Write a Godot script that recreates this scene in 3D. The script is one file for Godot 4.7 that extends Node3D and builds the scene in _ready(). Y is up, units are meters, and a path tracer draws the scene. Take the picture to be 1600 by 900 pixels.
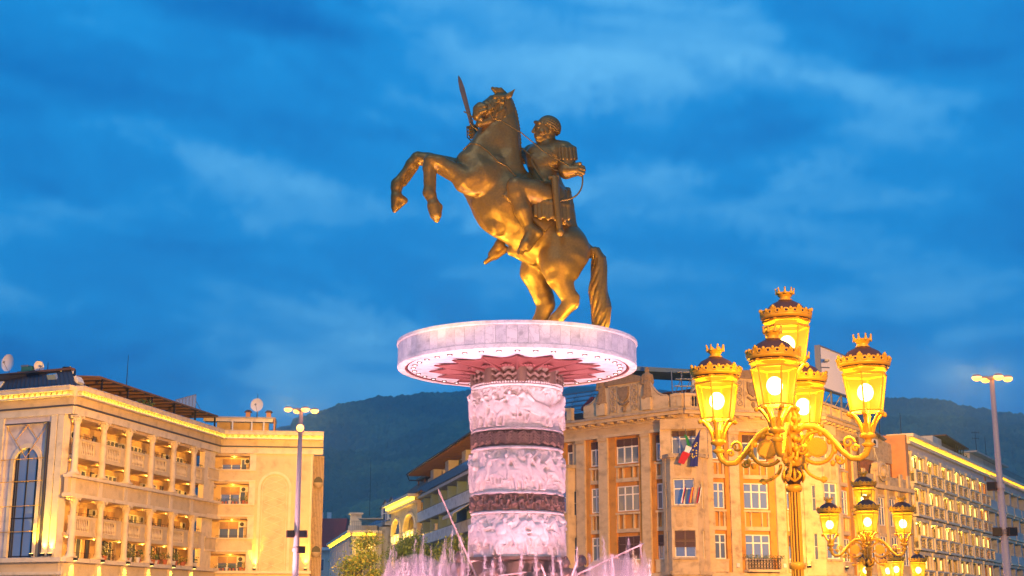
extends Node3D

var M := {}
var taken := {}
var rng := RandomNumberGenerator.new()
var UB: BoxMesh
var cam_fov := 23.64

# ---------------------------------------------------------------- mesh collector
class MB:
	var v := PackedVector3Array()
	var n := PackedVector3Array()
	var ix := PackedInt32Array()
	func tri(a: Vector3, b: Vector3, c: Vector3) -> void:
		var m := (b - a).cross(c - a).normalized()
		var k := v.size()
		v.append(a); v.append(b); v.append(c)
		n.append(m); n.append(m); n.append(m)
		ix.append(k); ix.append(k + 2); ix.append(k + 1)
	func quad(a: Vector3, b: Vector3, c: Vector3, d: Vector3) -> void:
		var m := (c - a).cross(d - b).normalized()
		var k := v.size()
		v.append(a); v.append(b); v.append(c); v.append(d)
		for i in 4: n.append(m)
		for i in [0, 2, 1, 0, 3, 2]: ix.append(k + i)
	func box(c: Vector3, s: Vector3, b := Basis()) -> void:
		var x := b.x * s.x * 0.5
		var y := b.y * s.y * 0.5
		var z := b.z * s.z * 0.5
		quad(c - x - y + z, c + x - y + z, c + x + y + z, c - x + y + z)
		quad(c + x - y - z, c - x - y - z, c - x + y - z, c + x + y - z)
		quad(c + x - y + z, c + x - y - z, c + x + y - z, c + x + y + z)
		quad(c - x - y - z, c - x - y + z, c - x + y + z, c - x + y - z)
		quad(c - x + y + z, c + x + y + z, c + x + y - z, c - x + y - z)
		quad(c - x - y - z, c + x - y - z, c + x - y + z, c - x - y + z)
	# box by ranges
	func rb(x0: float, x1: float, y0: float, y1: float, z0: float, z1: float) -> void:
		box(Vector3((x0 + x1) / 2, (y0 + y1) / 2, (z0 + z1) / 2), Vector3(absf(x1 - x0), absf(y1 - y0), absf(z1 - z0)))
	# smooth sheet from rows of points
	func grid(rows: Array, closed := false) -> void:
		var R: int = rows.size()
		var C: int = rows[0].size()
		var k := v.size()
		var nn := PackedVector3Array()
		nn.resize(R * C)
		for r in rows:
			v.append_array(r)
		var last := C if closed else C - 1
		for i in R - 1:
			for j in last:
				var j2 := (j + 1) % C
				var a := i * C + j
				var b := i * C + j2
				var c := (i + 1) * C + j2
				var d := (i + 1) * C + j
				var m := (v[k + c] - v[k + a]).cross(v[k + d] - v[k + b])
				nn[a] += m; nn[b] += m; nn[c] += m; nn[d] += m
				ix.append(k + a); ix.append(k + c); ix.append(k + b)
				ix.append(k + a); ix.append(k + d); ix.append(k + c)
		for i in nn.size():
			n.append(nn[i].normalized() if nn[i].length() > 1e-12 else Vector3.UP)
	# profile of (radius, height) turned round the y axis; sharp: each ring is its own band
	func lathe(prof: Array, o := Vector3.ZERO, seg := 16, b := Basis(), sharp := false) -> void:
		var rows := []
		for p in prof:
			var row := PackedVector3Array()
			for j in seg:
				var t := -TAU * j / seg
				row.append(o + b * Vector3(cos(t) * p.x, p.y, sin(t) * p.x))
			rows.append(row)
		if sharp:
			for i in rows.size() - 1:
				grid([rows[i], rows[i + 1]], true)
		else:
			grid(rows, true)
	func cyl(a: Vector3, b: Vector3, r0: float, r1: float, seg := 10, caps := true) -> void:
		var d := (b - a).normalized()
		var s := d.cross(Vector3.UP if absf(d.y) < 0.95 else Vector3.RIGHT).normalized()
		var t := s.cross(d)
		var ra := PackedVector3Array()
		var rb_ := PackedVector3Array()
		for j in seg:
			var w := TAU * j / seg
			var q := s * cos(w) + t * sin(w)
			ra.append(a + q * r0)
			rb_.append(b + q * r1)
		grid([ra, rb_], true)
		if caps:
			for j in seg:
				var j2 := (j + 1) % seg
				tri(a, ra[j2], ra[j])
				tri(b, rb_[j], rb_[j2])
	func tube(pts: Array, r, seg := 8) -> void:
		var rows := []
		var s := Vector3.ZERO
		for i in pts.size():
			var d: Vector3 = (pts[mini(i + 1, pts.size() - 1)] - pts[maxi(i - 1, 0)]).normalized()
			if s == Vector3.ZERO:
				s = d.cross(Vector3.UP if absf(d.y) < 0.9 else Vector3.RIGHT).normalized()
			s = (s - d * s.dot(d)).normalized()
			var t := s.cross(d)
			var rr: float = r if r is float else r[i]
			var row := PackedVector3Array()
			for j in seg:
				var w := TAU * j / seg
				row.append(pts[i] + (s * cos(w) + t * sin(w)) * rr)
			rows.append(row)
		grid(rows, true)
		var e: int = pts.size() - 1
		for j in seg:
			tri(pts[0], rows[0][(j + 1) % seg], rows[0][j])
			tri(pts[e], rows[e][j], rows[e][(j + 1) % seg])
	# flat outline pushed along z of xf
	func prism(poly: PackedVector2Array, z0: float, z1: float, xf := Transform3D()) -> void:
		var p := poly
		if Geometry2D.is_polygon_clockwise(p):
			p = p.duplicate()
			p.reverse()
		var t := Geometry2D.triangulate_polygon(p)
		for i in range(0, t.size(), 3):
			var a := p[t[i]]
			var b := p[t[i + 1]]
			var c := p[t[i + 2]]
			if (b - a).cross(c - a) < 0:
				var h := b
				b = c
				c = h
			tri(xf * Vector3(a.x, a.y, z1), xf * Vector3(b.x, b.y, z1), xf * Vector3(c.x, c.y, z1))
			tri(xf * Vector3(a.x, a.y, z0), xf * Vector3(c.x, c.y, z0), xf * Vector3(b.x, b.y, z0))
		for i in p.size():
			var a := p[i]
			var b := p[(i + 1) % p.size()]
			quad(xf * Vector3(a.x, a.y, z0), xf * Vector3(b.x, b.y, z0), xf * Vector3(b.x, b.y, z1), xf * Vector3(a.x, a.y, z1))
	func ball(c: Vector3, r: Vector3, seg := 10, rings := 6) -> void:
		var rows := []
		for i in rings + 1:
			var p := PI * i / rings - PI / 2
			var row := PackedVector3Array()
			for j in seg:
				var t := -TAU * j / seg
				row.append(c + Vector3(cos(p) * cos(t) * r.x, sin(p) * r.y, cos(p) * sin(t) * r.z))
			rows.append(row)
		grid(rows, true)
	func mesh() -> ArrayMesh:
		var a := []
		a.resize(Mesh.ARRAY_MAX)
		a[Mesh.ARRAY_VERTEX] = v
		a[Mesh.ARRAY_NORMAL] = n
		a[Mesh.ARRAY_INDEX] = ix
		var m := ArrayMesh.new()
		m.add_surface_from_arrays(Mesh.PRIMITIVE_TRIANGLES, a)
		return m

# ---------------------------------------------------------------- nodes
func numbered(called: String) -> String:
	var k: int = taken.get(called, -1) + 1
	taken[called] = k
	return called if k == 0 else "%s_%03d" % [called, k]

func tag(o: Node, label: String, category: String, group := "") -> Node:
	o.set_meta("label", label)
	o.set_meta("category", category)
	if group != "":
		o.set_meta("group", group)
	return o

func thing(called: String, label: String, category: String, at := Vector3.ZERO, turn := 0.0, group := "") -> Node3D:
	var o := Node3D.new()
	o.name = numbered(called)
	add_child(o)
	o.position = at
	o.rotation.y = turn
	tag(o, label, category, group)
	return o

func part(parent: Node, called: String, mesh: Mesh, mat: Material, xf := Transform3D()) -> MeshInstance3D:
	var o := MeshInstance3D.new()
	o.name = numbered(called) if parent == self else called
	o.mesh = mesh
	o.material_override = mat
	o.transform = xf
	parent.add_child(o, true)
	return o

func put(parent: Node, called: String, mb: MB, mat: Material, xf := Transform3D()) -> MeshInstance3D:
	return part(parent, called, mb.mesh(), mat, xf)

# a box piece in the axes of a facade frame F (x along, y up, z out)
func fbox(parent: Node, called: String, mat: Material, F: Transform3D, s0: float, s1: float, y0: float, y1: float, n0: float, n1: float) -> MeshInstance3D:
	var t := Transform3D(Basis.from_scale(Vector3(s1 - s0, y1 - y0, n1 - n0)), Vector3((s0 + s1) / 2, (y0 + y1) / 2, (n0 + n1) / 2))
	return part(parent, called, UB, mat, F * t)

# facade frame from two plan points (left to right as seen from outside), relative to origin o
func frame(a: Vector2, b: Vector2, o := Vector2.ZERO) -> Transform3D:
	var d := (b - a).normalized()
	return Transform3D(Basis(Vector3(d.x, 0, d.y), Vector3.UP, Vector3(-d.y, 0, d.x)), Vector3(a.x - o.x, 0, a.y - o.y))

# ---------------------------------------------------------------- materials
func lin(r: float, g: float, b: float) -> Color:
	return Color(r, g, b).linear_to_srgb()

func noise_tex(freq: float, lo: float, hi: float, seed_: int, size := 512, oct := 4, kind := FastNoiseLite.TYPE_SIMPLEX_SMOOTH, stops := []) -> NoiseTexture2D:
	var f := FastNoiseLite.new()
	f.noise_type = kind
	f.seed = seed_
	f.frequency = freq
	f.fractal_octaves = oct
	var g := Gradient.new()
	g.set_color(0, Color(lo, lo, lo))
	g.set_color(1, Color(hi, hi, hi))
	for s in stops:
		g.add_point(s[0], Color(s[1], s[1], s[1]))
	var t := NoiseTexture2D.new()
	t.width = size
	t.height = size
	t.seamless = true
	t.noise = f
	t.color_ramp = g
	return t

func normal_tex(freq: float, seed_: int, strength: float, oct := 4) -> NoiseTexture2D:
	var f := FastNoiseLite.new()
	f.seed = seed_
	f.frequency = freq
	f.fractal_octaves = oct
	var t := NoiseTexture2D.new()
	t.width = 512
	t.height = 512
	t.seamless = true
	t.noise = f
	t.as_normal_map = true
	t.bump_strength = strength
	return t

func mat(key: String, c: Color, rough := 0.8, metal := 0.0, tex: Texture2D = null, scale := 0.2, nrm: Texture2D = null, nscale := 1.0) -> StandardMaterial3D:
	var m := StandardMaterial3D.new()
	m.resource_name = key
	m.albedo_color = c
	m.roughness = rough
	m.metallic = metal
	if tex or nrm:
		m.uv1_triplanar = true
		m.uv1_world_triplanar = true
		m.uv1_scale = Vector3.ONE * scale
	if tex:
		m.albedo_texture = tex
	if nrm:
		m.normal_enabled = true
		m.normal_texture = nrm
		m.normal_scale = nscale
	M[key] = m
	return m

func glow(key: String, c: Color, e: float, base := Color(0.9, 0.9, 0.9)) -> StandardMaterial3D:
	var m := mat(key, base, 0.5)
	m.emission_enabled = true
	m.emission = c
	m.emission_energy_multiplier = e
	return m

func make_materials() -> void:
	var blotch := noise_tex(0.012, 0.80, 1.0, 3, 512, 6, FastNoiseLite.TYPE_SIMPLEX_SMOOTH, [[0.42, 0.95]])
	var fine := noise_tex(0.05, 0.80, 1.0, 5, 512, 5)
	var stain := noise_tex(0.016, 0.62, 1.0, 9, 512, 7, FastNoiseLite.TYPE_SIMPLEX_SMOOTH, [[0.33, 0.90], [0.5, 0.97]])
	var veins := noise_tex(0.014, 0.72, 1.0, 21, 512, 6, FastNoiseLite.TYPE_PERLIN, [[0.44, 0.97], [0.5, 0.84], [0.56, 0.97]])
	var nfine := normal_tex(0.06, 7, 4.0)
	var nrough := normal_tex(0.03, 11, 8.0)
	# statue and column
	var br := mat("bronze", lin(0.235, 0.13, 0.028), 0.38, 0.6, noise_tex(0.03, 0.80, 1.0, 31, 512, 6), 0.35, nfine, 0.2)
	br.clearcoat_enabled = false
	mat("bronze_dark", lin(0.21, 0.14, 0.10), 0.5, 0.35, fine, 0.6)
	mat("bronze_red", lin(0.24, 0.075, 0.065), 0.5, 0.3, fine, 0.5)
	mat("marble_0", lin(0.70, 0.655, 0.635), 0.5, 0.0, veins, 0.22)
	mat("marble_1", lin(0.62, 0.585, 0.58), 0.5, 0.0, veins, 0.31)
	mat("marble_2", lin(0.74, 0.695, 0.66), 0.55, 0.0, veins, 0.17)
	mat("relief", lin(0.72, 0.665, 0.62), 0.6, 0.0, blotch, 0.5)
	mat("soffit", lin(0.66, 0.63, 0.66), 0.6, 0.0, blotch, 0.15)
	mat("joint", lin(0.10, 0.08, 0.08), 0.9)
	# buildings
	mat("cream", lin(0.68, 0.52, 0.29), 0.85, 0.0, blotch, 0.11, nfine, 0.25)
	mat("cream_light", lin(0.76, 0.62, 0.41), 0.8, 0.0, blotch, 0.15)
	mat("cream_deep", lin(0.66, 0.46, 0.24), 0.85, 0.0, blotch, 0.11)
	mat("lilac", lin(0.66, 0.57, 0.52), 0.8, 0.0, blotch, 0.15)
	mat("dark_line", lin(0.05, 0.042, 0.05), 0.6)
	mat("slate", lin(0.050, 0.052, 0.075), 0.55, 0.1, fine, 0.4)
	mat("tan", lin(0.55, 0.375, 0.185), 0.88, 0.0, stain, 0.09, nrough, 0.3)
	mat("tan_light", lin(0.60, 0.43, 0.235), 0.88, 0.0, stain, 0.12, nrough, 0.3)
	mat("tan_dirty", lin(0.44, 0.33, 0.21), 0.9, 0.0, stain, 0.25, nrough, 0.6)
	mat("ochre", lin(0.56, 0.245, 0.03), 0.85, 0.0, stain, 0.10)
	mat("stone_dark", lin(0.26, 0.17, 0.09), 0.9, 0.0, stain, 0.4, nrough, 0.7)
	mat("roof_brown", lin(0.13, 0.06, 0.04), 0.85, 0.0, stain, 0.5)
	mat("timber", lin(0.19, 0.095, 0.045), 0.8, 0.0, fine, 0.5)
	mat("roof_red", lin(0.34, 0.035, 0.03), 0.7, 0.0, stain, 0.4)
	mat("roof_blue", lin(0.10, 0.17, 0.25), 0.5, 0.2, fine, 0.4)
	mat("brick", lin(0.30, 0.105, 0.05), 0.9, 0.0, stain, 0.35)
	mat("mortar", lin(0.28, 0.19, 0.13), 0.95, 0.0, fine, 0.8)
	mat("orange_wall", lin(0.58, 0.26, 0.10), 0.85, 0.0, blotch, 0.1)
	mat("grey_render", lin(0.48, 0.49, 0.50), 0.85, 0.0, stain, 0.12)
	mat("grey_soffit", lin(0.40, 0.36, 0.32), 0.85, 0.0, stain, 0.2)
	mat("teal_panel", lin(0.16, 0.26, 0.28), 0.7, 0.0, fine, 0.3)
	mat("pale_wall", lin(0.55, 0.50, 0.43), 0.85, 0.0, blotch, 0.1)
	mat("white_paint", lin(0.75, 0.72, 0.68), 0.55, 0.0, fine, 0.6)
	mat("window_white", lin(0.74, 0.66, 0.56), 0.5)
	mat("shutter", lin(0.105, 0.042, 0.022), 0.7, 0.0, fine, 1.0)
	mat("blind", lin(0.42, 0.25, 0.14), 0.8, 0.0, fine, 0.6)
	mat("wood_door", lin(0.13, 0.06, 0.03), 0.6, 0.0, fine, 0.8)
	mat("curtain", lin(0.55, 0.50, 0.44), 0.95, 0.0, fine, 0.7)
	mat("interior", lin(0.035, 0.026, 0.022), 0.9)
	mat("iron", lin(0.018, 0.014, 0.012), 0.5, 0.4)
	mat("metal_grey", lin(0.28, 0.28, 0.30), 0.45, 0.6, fine, 0.5)
	mat("pole_paint", lin(0.62, 0.47, 0.43), 0.5, 0.0, fine, 0.6)
	mat("ac_white", lin(0.60, 0.56, 0.50), 0.6)
	mat("terracotta", lin(0.42, 0.13, 0.05), 0.85)
	mat("dish", lin(0.66, 0.62, 0.62), 0.5)
	mat("green_box", lin(0.03, 0.14, 0.10), 0.6)
	mat("awning", lin(0.45, 0.42, 0.40), 0.9, 0.0, fine, 0.5)
	var g := mat("glass", lin(0.10, 0.12, 0.15), 0.05, 0.0)
	g.metallic_specular = 0.85
	var g2 := mat("glass_sky", lin(0.30, 0.36, 0.42), 0.06, 0.55)
	g2.metallic_specular = 0.8
	# lamps
	mat("gilt", lin(0.78, 0.40, 0.02), 0.45, 0.15, fine, 1.5)
	mat("lamp_black", lin(0.085, 0.036, 0.016), 0.45, 0.1, fine, 1.5)
	# plants, ground
	mat("bark", lin(0.09, 0.06, 0.04), 0.95)
	mat("paving", lin(0.30, 0.27, 0.25), 0.8, 0.0, stain, 0.2)
	mat("flag_blue", lin(0.018, 0.022, 0.16), 0.85)
	mat("flag_yellow", lin(0.75, 0.55, 0.03), 0.85)
	mat("flag_green", lin(0.01, 0.22, 0.06), 0.85)
	mat("flag_red", lin(0.45, 0.015, 0.02), 0.85)
	mat("flag_white", lin(0.70, 0.68, 0.68), 0.85)
	for k in 4:
		var lf := mat("leaf_%d" % k, [lin(0.07, 0.12, 0.02), lin(0.13, 0.16, 0.018), lin(0.035, 0.075, 0.022), lin(0.22, 0.19, 0.018)][k], 0.6)
		lf.backlight_enabled = true
		lf.backlight = lin(0.05, 0.07, 0.01)

# ---------------------------------------------------------------- bodies: tapered bones joined smoothly, meshed as surface nets
# bone: [a, ra, b, rb, flatness in z, blend];  clips: planes that cut the solid (keep the under side)
var F_f: PackedFloat32Array
var F_o: Vector3
var F_c: float
var F_n: Vector3i
func field(bones: Array, cell: float, clips := []) -> void:
	var lo := Vector3.INF
	var hi := -Vector3.INF
	for b in bones:
		for q in [[b[0], b[1]], [b[2], b[3]]]:
			var e := Vector3(q[1], q[1], q[1] * b[4])
			lo = lo.min(q[0] - e)
			hi = hi.max(q[0] + e)
	F_o = lo - Vector3.ONE * cell * 3
	F_c = cell
	var ext := (hi - lo) / cell + Vector3.ONE * 7
	F_n = Vector3i(int(ext.x), int(ext.y), int(ext.z))
	var nx := F_n.x
	var nxy := F_n.x * F_n.y
	F_f = PackedFloat32Array()
	F_f.resize(nxy * F_n.z)
	F_f.fill(1.0)
	for b in bones:
		var a: Vector3 = b[0]
		var c: Vector3 = b[2]
		var r0: float = b[1]
		var r1: float = b[3]
		var zs: float = b[4]
		var k: float = b[5]
		var cut: bool = b.size() > 6
		var pad := maxf(r0, r1) + k + cell * 2
		var l := (a.min(c) - Vector3(pad, pad, maxf(r0, r1) * zs + k + cell * 2) - F_o) / cell
		var h := (a.max(c) + Vector3(pad, pad, maxf(r0, r1) * zs + k + cell * 2) - F_o) / cell
		var i0 := clampi(int(l.x), 0, nx - 1)
		var i1 := clampi(int(h.x) + 1, 0, nx - 1)
		var j0 := clampi(int(l.y), 0, F_n.y - 1)
		var j1 := clampi(int(h.y) + 1, 0, F_n.y - 1)
		var m0 := clampi(int(l.z), 0, F_n.z - 1)
		var m1 := clampi(int(h.z) + 1, 0, F_n.z - 1)
		var bax := c.x - a.x
		var bay := c.y - a.y
		var baz := (c.z - a.z) / zs
		var inv := 1.0 / maxf(bax * bax + bay * bay + baz * baz, 1e-9)
		for m in range(m0, m1 + 1):
			var pz := (F_o.z + m * cell - a.z) / zs
			for j in range(j0, j1 + 1):
				var py := F_o.y + j * cell - a.y
				var yz := py * bay + pz * baz
				var at := m * nxy + j * nx
				for i in range(i0, i1 + 1):
					var px := F_o.x + i * cell - a.x
					var t := clampf((px * bax + yz) * inv, 0.0, 1.0)
					var qx := px - bax * t
					var qy := py - bay * t
					var qz := pz - baz * t
					var d := sqrt(qx * qx + qy * qy + qz * qz) - r0 - (r1 - r0) * t
					var f := F_f[at + i]
					if cut:
						if -d > f - k:
							var g := maxf(k - absf(f + d), 0.0) / k
							F_f[at + i] = maxf(f, -d) + g * g * k * 0.25
					elif d < f + k:
						var g := maxf(k - absf(f - d), 0.0) / k
						F_f[at + i] = minf(f, d) - g * g * k * 0.25
	for p in clips:
		for m in F_n.z:
			for j in F_n.y:
				for i in nx:
					var d: float = p.distance_to(F_o + Vector3(i, j, m) * cell)
					var at := m * nxy + j * nx + i
					if d > F_f[at]:
						F_f[at] = d

func sdf_at(p: Vector3) -> float:
	var q := (p - F_o) / F_c
	var i := clampi(int(q.x), 0, F_n.x - 2)
	var j := clampi(int(q.y), 0, F_n.y - 2)
	var m := clampi(int(q.z), 0, F_n.z - 2)
	var t := q - Vector3(i, j, m)
	var nx := F_n.x
	var nxy := nx * F_n.y
	var at := m * nxy + j * nx + i
	return lerpf(lerpf(lerpf(F_f[at], F_f[at + 1], t.x), lerpf(F_f[at + nx], F_f[at + nx + 1], t.x), t.y),
		lerpf(lerpf(F_f[at + nxy], F_f[at + nxy + 1], t.x), lerpf(F_f[at + nxy + nx], F_f[at + nxy + nx + 1], t.x), t.y), t.z)

# the surface nearest the viewer's side (largest z) at x, y
func skin(x: float, y: float, out := 0.03) -> Vector3:
	var z := F_o.z + (F_n.z - 2) * F_c
	while z > F_o.z and sdf_at(Vector3(x, y, z)) > 0.0:
		z -= F_c * 0.4
	return Vector3(x, y, z + out)

func nets(bumpy := 0.0, bump_freq := 1.0) -> ArrayMesh:
	var nx := F_n.x
	var nxy := nx * F_n.y
	var idx := PackedInt32Array()
	idx.resize(F_f.size())
	idx.fill(-1)
	var off := PackedInt32Array([0, 1, nx, nx + 1, nxy, nxy + 1, nxy + nx, nxy + nx + 1])
	var ea := [0, 2, 4, 6, 0, 1, 4, 5, 0, 1, 2, 3]
	var eb := [1, 3, 5, 7, 2, 3, 6, 7, 4, 5, 6, 7]
	var v := PackedVector3Array()
	var nn := PackedVector3Array()
	var ix := PackedInt32Array()
	var nz := FastNoiseLite.new()
	nz.frequency = bump_freq
	nz.seed = 4
	var c := PackedFloat32Array()
	c.resize(8)
	for m in F_n.z - 1:
		for j in F_n.y - 1:
			var row := m * nxy + j * nx
			for i in nx - 1:
				var at := row + i
				var neg := 0
				for e in 8:
					var q := F_f[at + off[e]]
					c[e] = q
					if q < 0.0:
						neg += 1
				if neg == 0 or neg == 8:
					continue
				var s := Vector3.ZERO
				var k := 0
				for e in 12:
					var a := c[ea[e]]
					var b := c[eb[e]]
					if (a < 0.0) != (b < 0.0):
						var t := a / (a - b)
						var u: int = ea[e]
						var w: int = eb[e]
						var pu := Vector3(u & 1, (u >> 1) & 1, u >> 2)
						var pw := Vector3(w & 1, (w >> 1) & 1, w >> 2)
						s += pu.lerp(pw, t)
						k += 1
				s /= k
				var g := Vector3(c[1] + c[3] + c[5] + c[7] - c[0] - c[2] - c[4] - c[6], c[2] + c[3] + c[6] + c[7] - c[0] - c[1] - c[4] - c[5], c[4] + c[5] + c[6] + c[7] - c[0] - c[1] - c[2] - c[3]).normalized()
				idx[at] = v.size()
				var p := F_o + (Vector3(i, j, m) + s) * F_c
				if bumpy > 0.0:
					p += g * nz.get_noise_3dv(p) * bumpy
				v.append(p)
				nn.append(g)
	for m in range(1, F_n.z - 1):
		for j in range(1, F_n.y - 1):
			for i in range(1, nx - 1):
				var at := m * nxy + j * nx + i
				if idx[at] < 0:
					continue
				var f0 := F_f[at] < 0.0
				for ax in 3:
					var st := 1 if ax == 0 else nx if ax == 1 else nxy
					if f0 == (F_f[at + st] < 0.0):
						continue
					var u := nx if ax == 0 else nxy if ax == 1 else 1
					var w := nxy if ax == 0 else 1 if ax == 1 else nx
					var q0 := idx[at]
					var q1 := idx[at - u]
					var q2 := idx[at - u - w]
					var q3 := idx[at - w]
					if q1 < 0 or q2 < 0 or q3 < 0:
						continue
					if f0:
						for q in [q0, q2, q1, q0, q3, q2]: ix.append(q)
					else:
						for q in [q0, q1, q2, q0, q2, q3]: ix.append(q)
	if bumpy > 0.0:
		var acc := PackedVector3Array()
		acc.resize(v.size())
		for t in range(0, ix.size(), 3):
			var fn := (v[ix[t + 2]] - v[ix[t]]).cross(v[ix[t + 1]] - v[ix[t]])
			for e in 3: acc[ix[t + e]] += fn
		for i in v.size(): nn[i] = acc[i].normalized()
	var a := []
	a.resize(Mesh.ARRAY_MAX)
	a[Mesh.ARRAY_VERTEX] = v
	a[Mesh.ARRAY_NORMAL] = nn
	a[Mesh.ARRAY_INDEX] = ix
	var out := ArrayMesh.new()
	out.add_surface_from_arrays(Mesh.PRIMITIVE_TRIANGLES, a)
	return out

# ---------------------------------------------------------------- scene
func _ready() -> void:
	rng.seed = 7
	UB = BoxMesh.new()
	UB.size = Vector3.ONE
	# camera
	var cam := Camera3D.new()
	cam.name = "camera"
	cam.fov = cam_fov
	cam.near = 0.1
	cam.far = 9000.0
	cam.position = Vector3(0, 1.7, 0)
	cam.rotation_degrees = Vector3(13.2, 0, 0)
	add_child(cam)
	cam.current = true
	# dusk sky
	var env := Environment.new()
	env.background_mode = Environment.BG_SKY
	env.sky = Sky.new()
	var pan := PanoramaSkyMaterial.new()
	pan.panorama = dusk_sky()
	env.sky.sky_material = pan
	env.tonemap_mode = Environment.TONE_MAPPER_LINEAR
	env.tonemap_exposure = 1.4
	env.sdfgi_enabled = true
	env.ssao_enabled = true
	env.ssil_enabled = true
	env.volumetric_fog_enabled = true
	env.volumetric_fog_density = 0.0
	env.fog_enabled = true
	env.fog_density = 0.00026
	env.fog_light_color = lin(0.42, 0.74, 0.95)
	var we := WorldEnvironment.new()
	we.name = "world_environment"
	we.environment = env
	add_child(we)
	# the last light of the evening, high and soft
	var sun := DirectionalLight3D.new()
	sun.name = "evening_light"
	sun.light_energy = 0.15
	sun.light_angular_distance = 30.0
	sun.light_color = Color(0.80, 0.88, 1.0)
	sun.rotation_degrees = Vector3(-55, -25, 0)
	sun.shadow_enabled = true
	add_child(sun)
	make_materials()
	lamp_materials()
	build_ground()
	build_hills()
	build_city()
	var axis := Vector3(0.3, 0, -81)
	build_column(axis)
	build_statue(axis + Vector3(0, 17.23, 0))
	build_things(axis)

func dusk_sky() -> ImageTexture:
	var W := 1536
	var H := 768
	var im := Image.create(W, H, false, Image.FORMAT_RGBF)
	var a := FastNoiseLite.new()
	a.seed = 12
	a.frequency = 1.0
	a.fractal_octaves = 5
	a.fractal_gain = 0.52
	a.domain_warp_enabled = true
	a.domain_warp_amplitude = 0.5
	a.domain_warp_frequency = 0.8
	var b := FastNoiseLite.new()
	b.seed = 40
	b.frequency = 1.0
	b.fractal_octaves = 3
	# cloud banks: azimuth, elevation, half sizes in degrees, strength
	var banks := [[-15.5, 18.8, 6.0, 1.7, 0.75], [-13.0, 16.6, 5.0, 1.9, 0.95], [-5.0, 20.5, 4.5, 1.6, 0.22], [5.0, 17.0, 6.0, 2.0, 0.22], [18.0, 13.5, 5.0, 1.0, 0.25], [-17.0, 9.8, 8.0, 1.4, 0.25],
		[-8.0, 24.0, 6.0, 1.6, -0.40], [16.0, 16.2, 7.0, 1.5, -0.34], [-18.0, 12.2, 6.0, 1.4, -0.2], [-17.0, 23.0, 6.0, 1.6, -0.3], [12.0, 21.2, 5.0, 0.9, -0.15], [13.0, 22.6, 8.0, 2.0, -0.55], [4.0, 23.6, 6.0, 1.6, -0.45]]
	var deep := Color(0.0015, 0.125, 0.41)
	var mid := Color(0.007, 0.235, 0.60)
	var pale := Color(0.14, 0.49, 0.82)
	for y in H:
		var el := (0.5 - (y + 0.5) / H) * PI
		if el < -0.02:
			for x in W:
				im.set_pixel(x, y, Color(0.012, 0.09, 0.24))
			continue
		var ed := rad_to_deg(el)
		for x in W:
			var az := ((x + 0.5) / W - 0.5) * TAU
			var d := Vector3(sin(az) * cos(el), sin(el), -cos(az) * cos(el))
			var q := Vector3(d.x * 4.0, d.y * 13.0 - d.x * 1.2, d.z * 4.0)
			var c := a.get_noise_3dv(q) * 0.75 + b.get_noise_3dv(q * 0.6) * 0.35
			var ad := rad_to_deg(az)
			if absf(ad) < 40.0 and ed < 40.0:
				for k in banks:
					var u: float = (ad - k[0]) / k[2]
					var w: float = (ed - k[1] - (ad - k[0]) * 0.10) / k[3]
					c += k[4] * exp(-u * u - w * w) * (0.75 + c * 0.5)
			c = clampf(0.42 + c * 0.74, 0.0, 1.0)
			var col := deep.lerp(mid, minf(c * 2.0, 1.0)) if c < 0.5 else mid.lerp(pale, (c - 0.5) * 2.0)
			im.set_pixel(x, y, col)
	return ImageTexture.create_from_image(im)

# ---------------------------------------------------------------- the rearing horse and its rider (drawn on a grid of about 26 squares to the metre, origin at the plinth's centre)
func sk(x: float, y: float, z := 0.0) -> Vector3:
	# the sheet shows the statue from below: what stands nearer than its middle plane is drawn a little too high
	var t := 538.0 - y - z * 8.2 * clampf((525.0 - y) / 40.0, 0.0, 1.0)
	return Vector3((x - 808.0) * (0.0383 + t * 4.37e-6), t * (0.038975 + t * 4.465e-6), z)

const SR := 0.0393
func bone(x1: float, y1: float, z1: float, r1: float, x2: float, y2: float, z2: float, r2: float, zs := 1.0, k := 8.0) -> Array:
	return [sk(x1, y1, z1), r1 * SR, sk(x2, y2, z2), r2 * SR, zs, k * SR]
func carve(x: float, y: float, z: float, r: float, x2: float, y2: float, z2: float, r2: float, k := 3.0) -> Array:
	return [sk(x, y, z), r * SR, sk(x2, y2, z2), r2 * SR, 1.0, k * SR, true]

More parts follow.
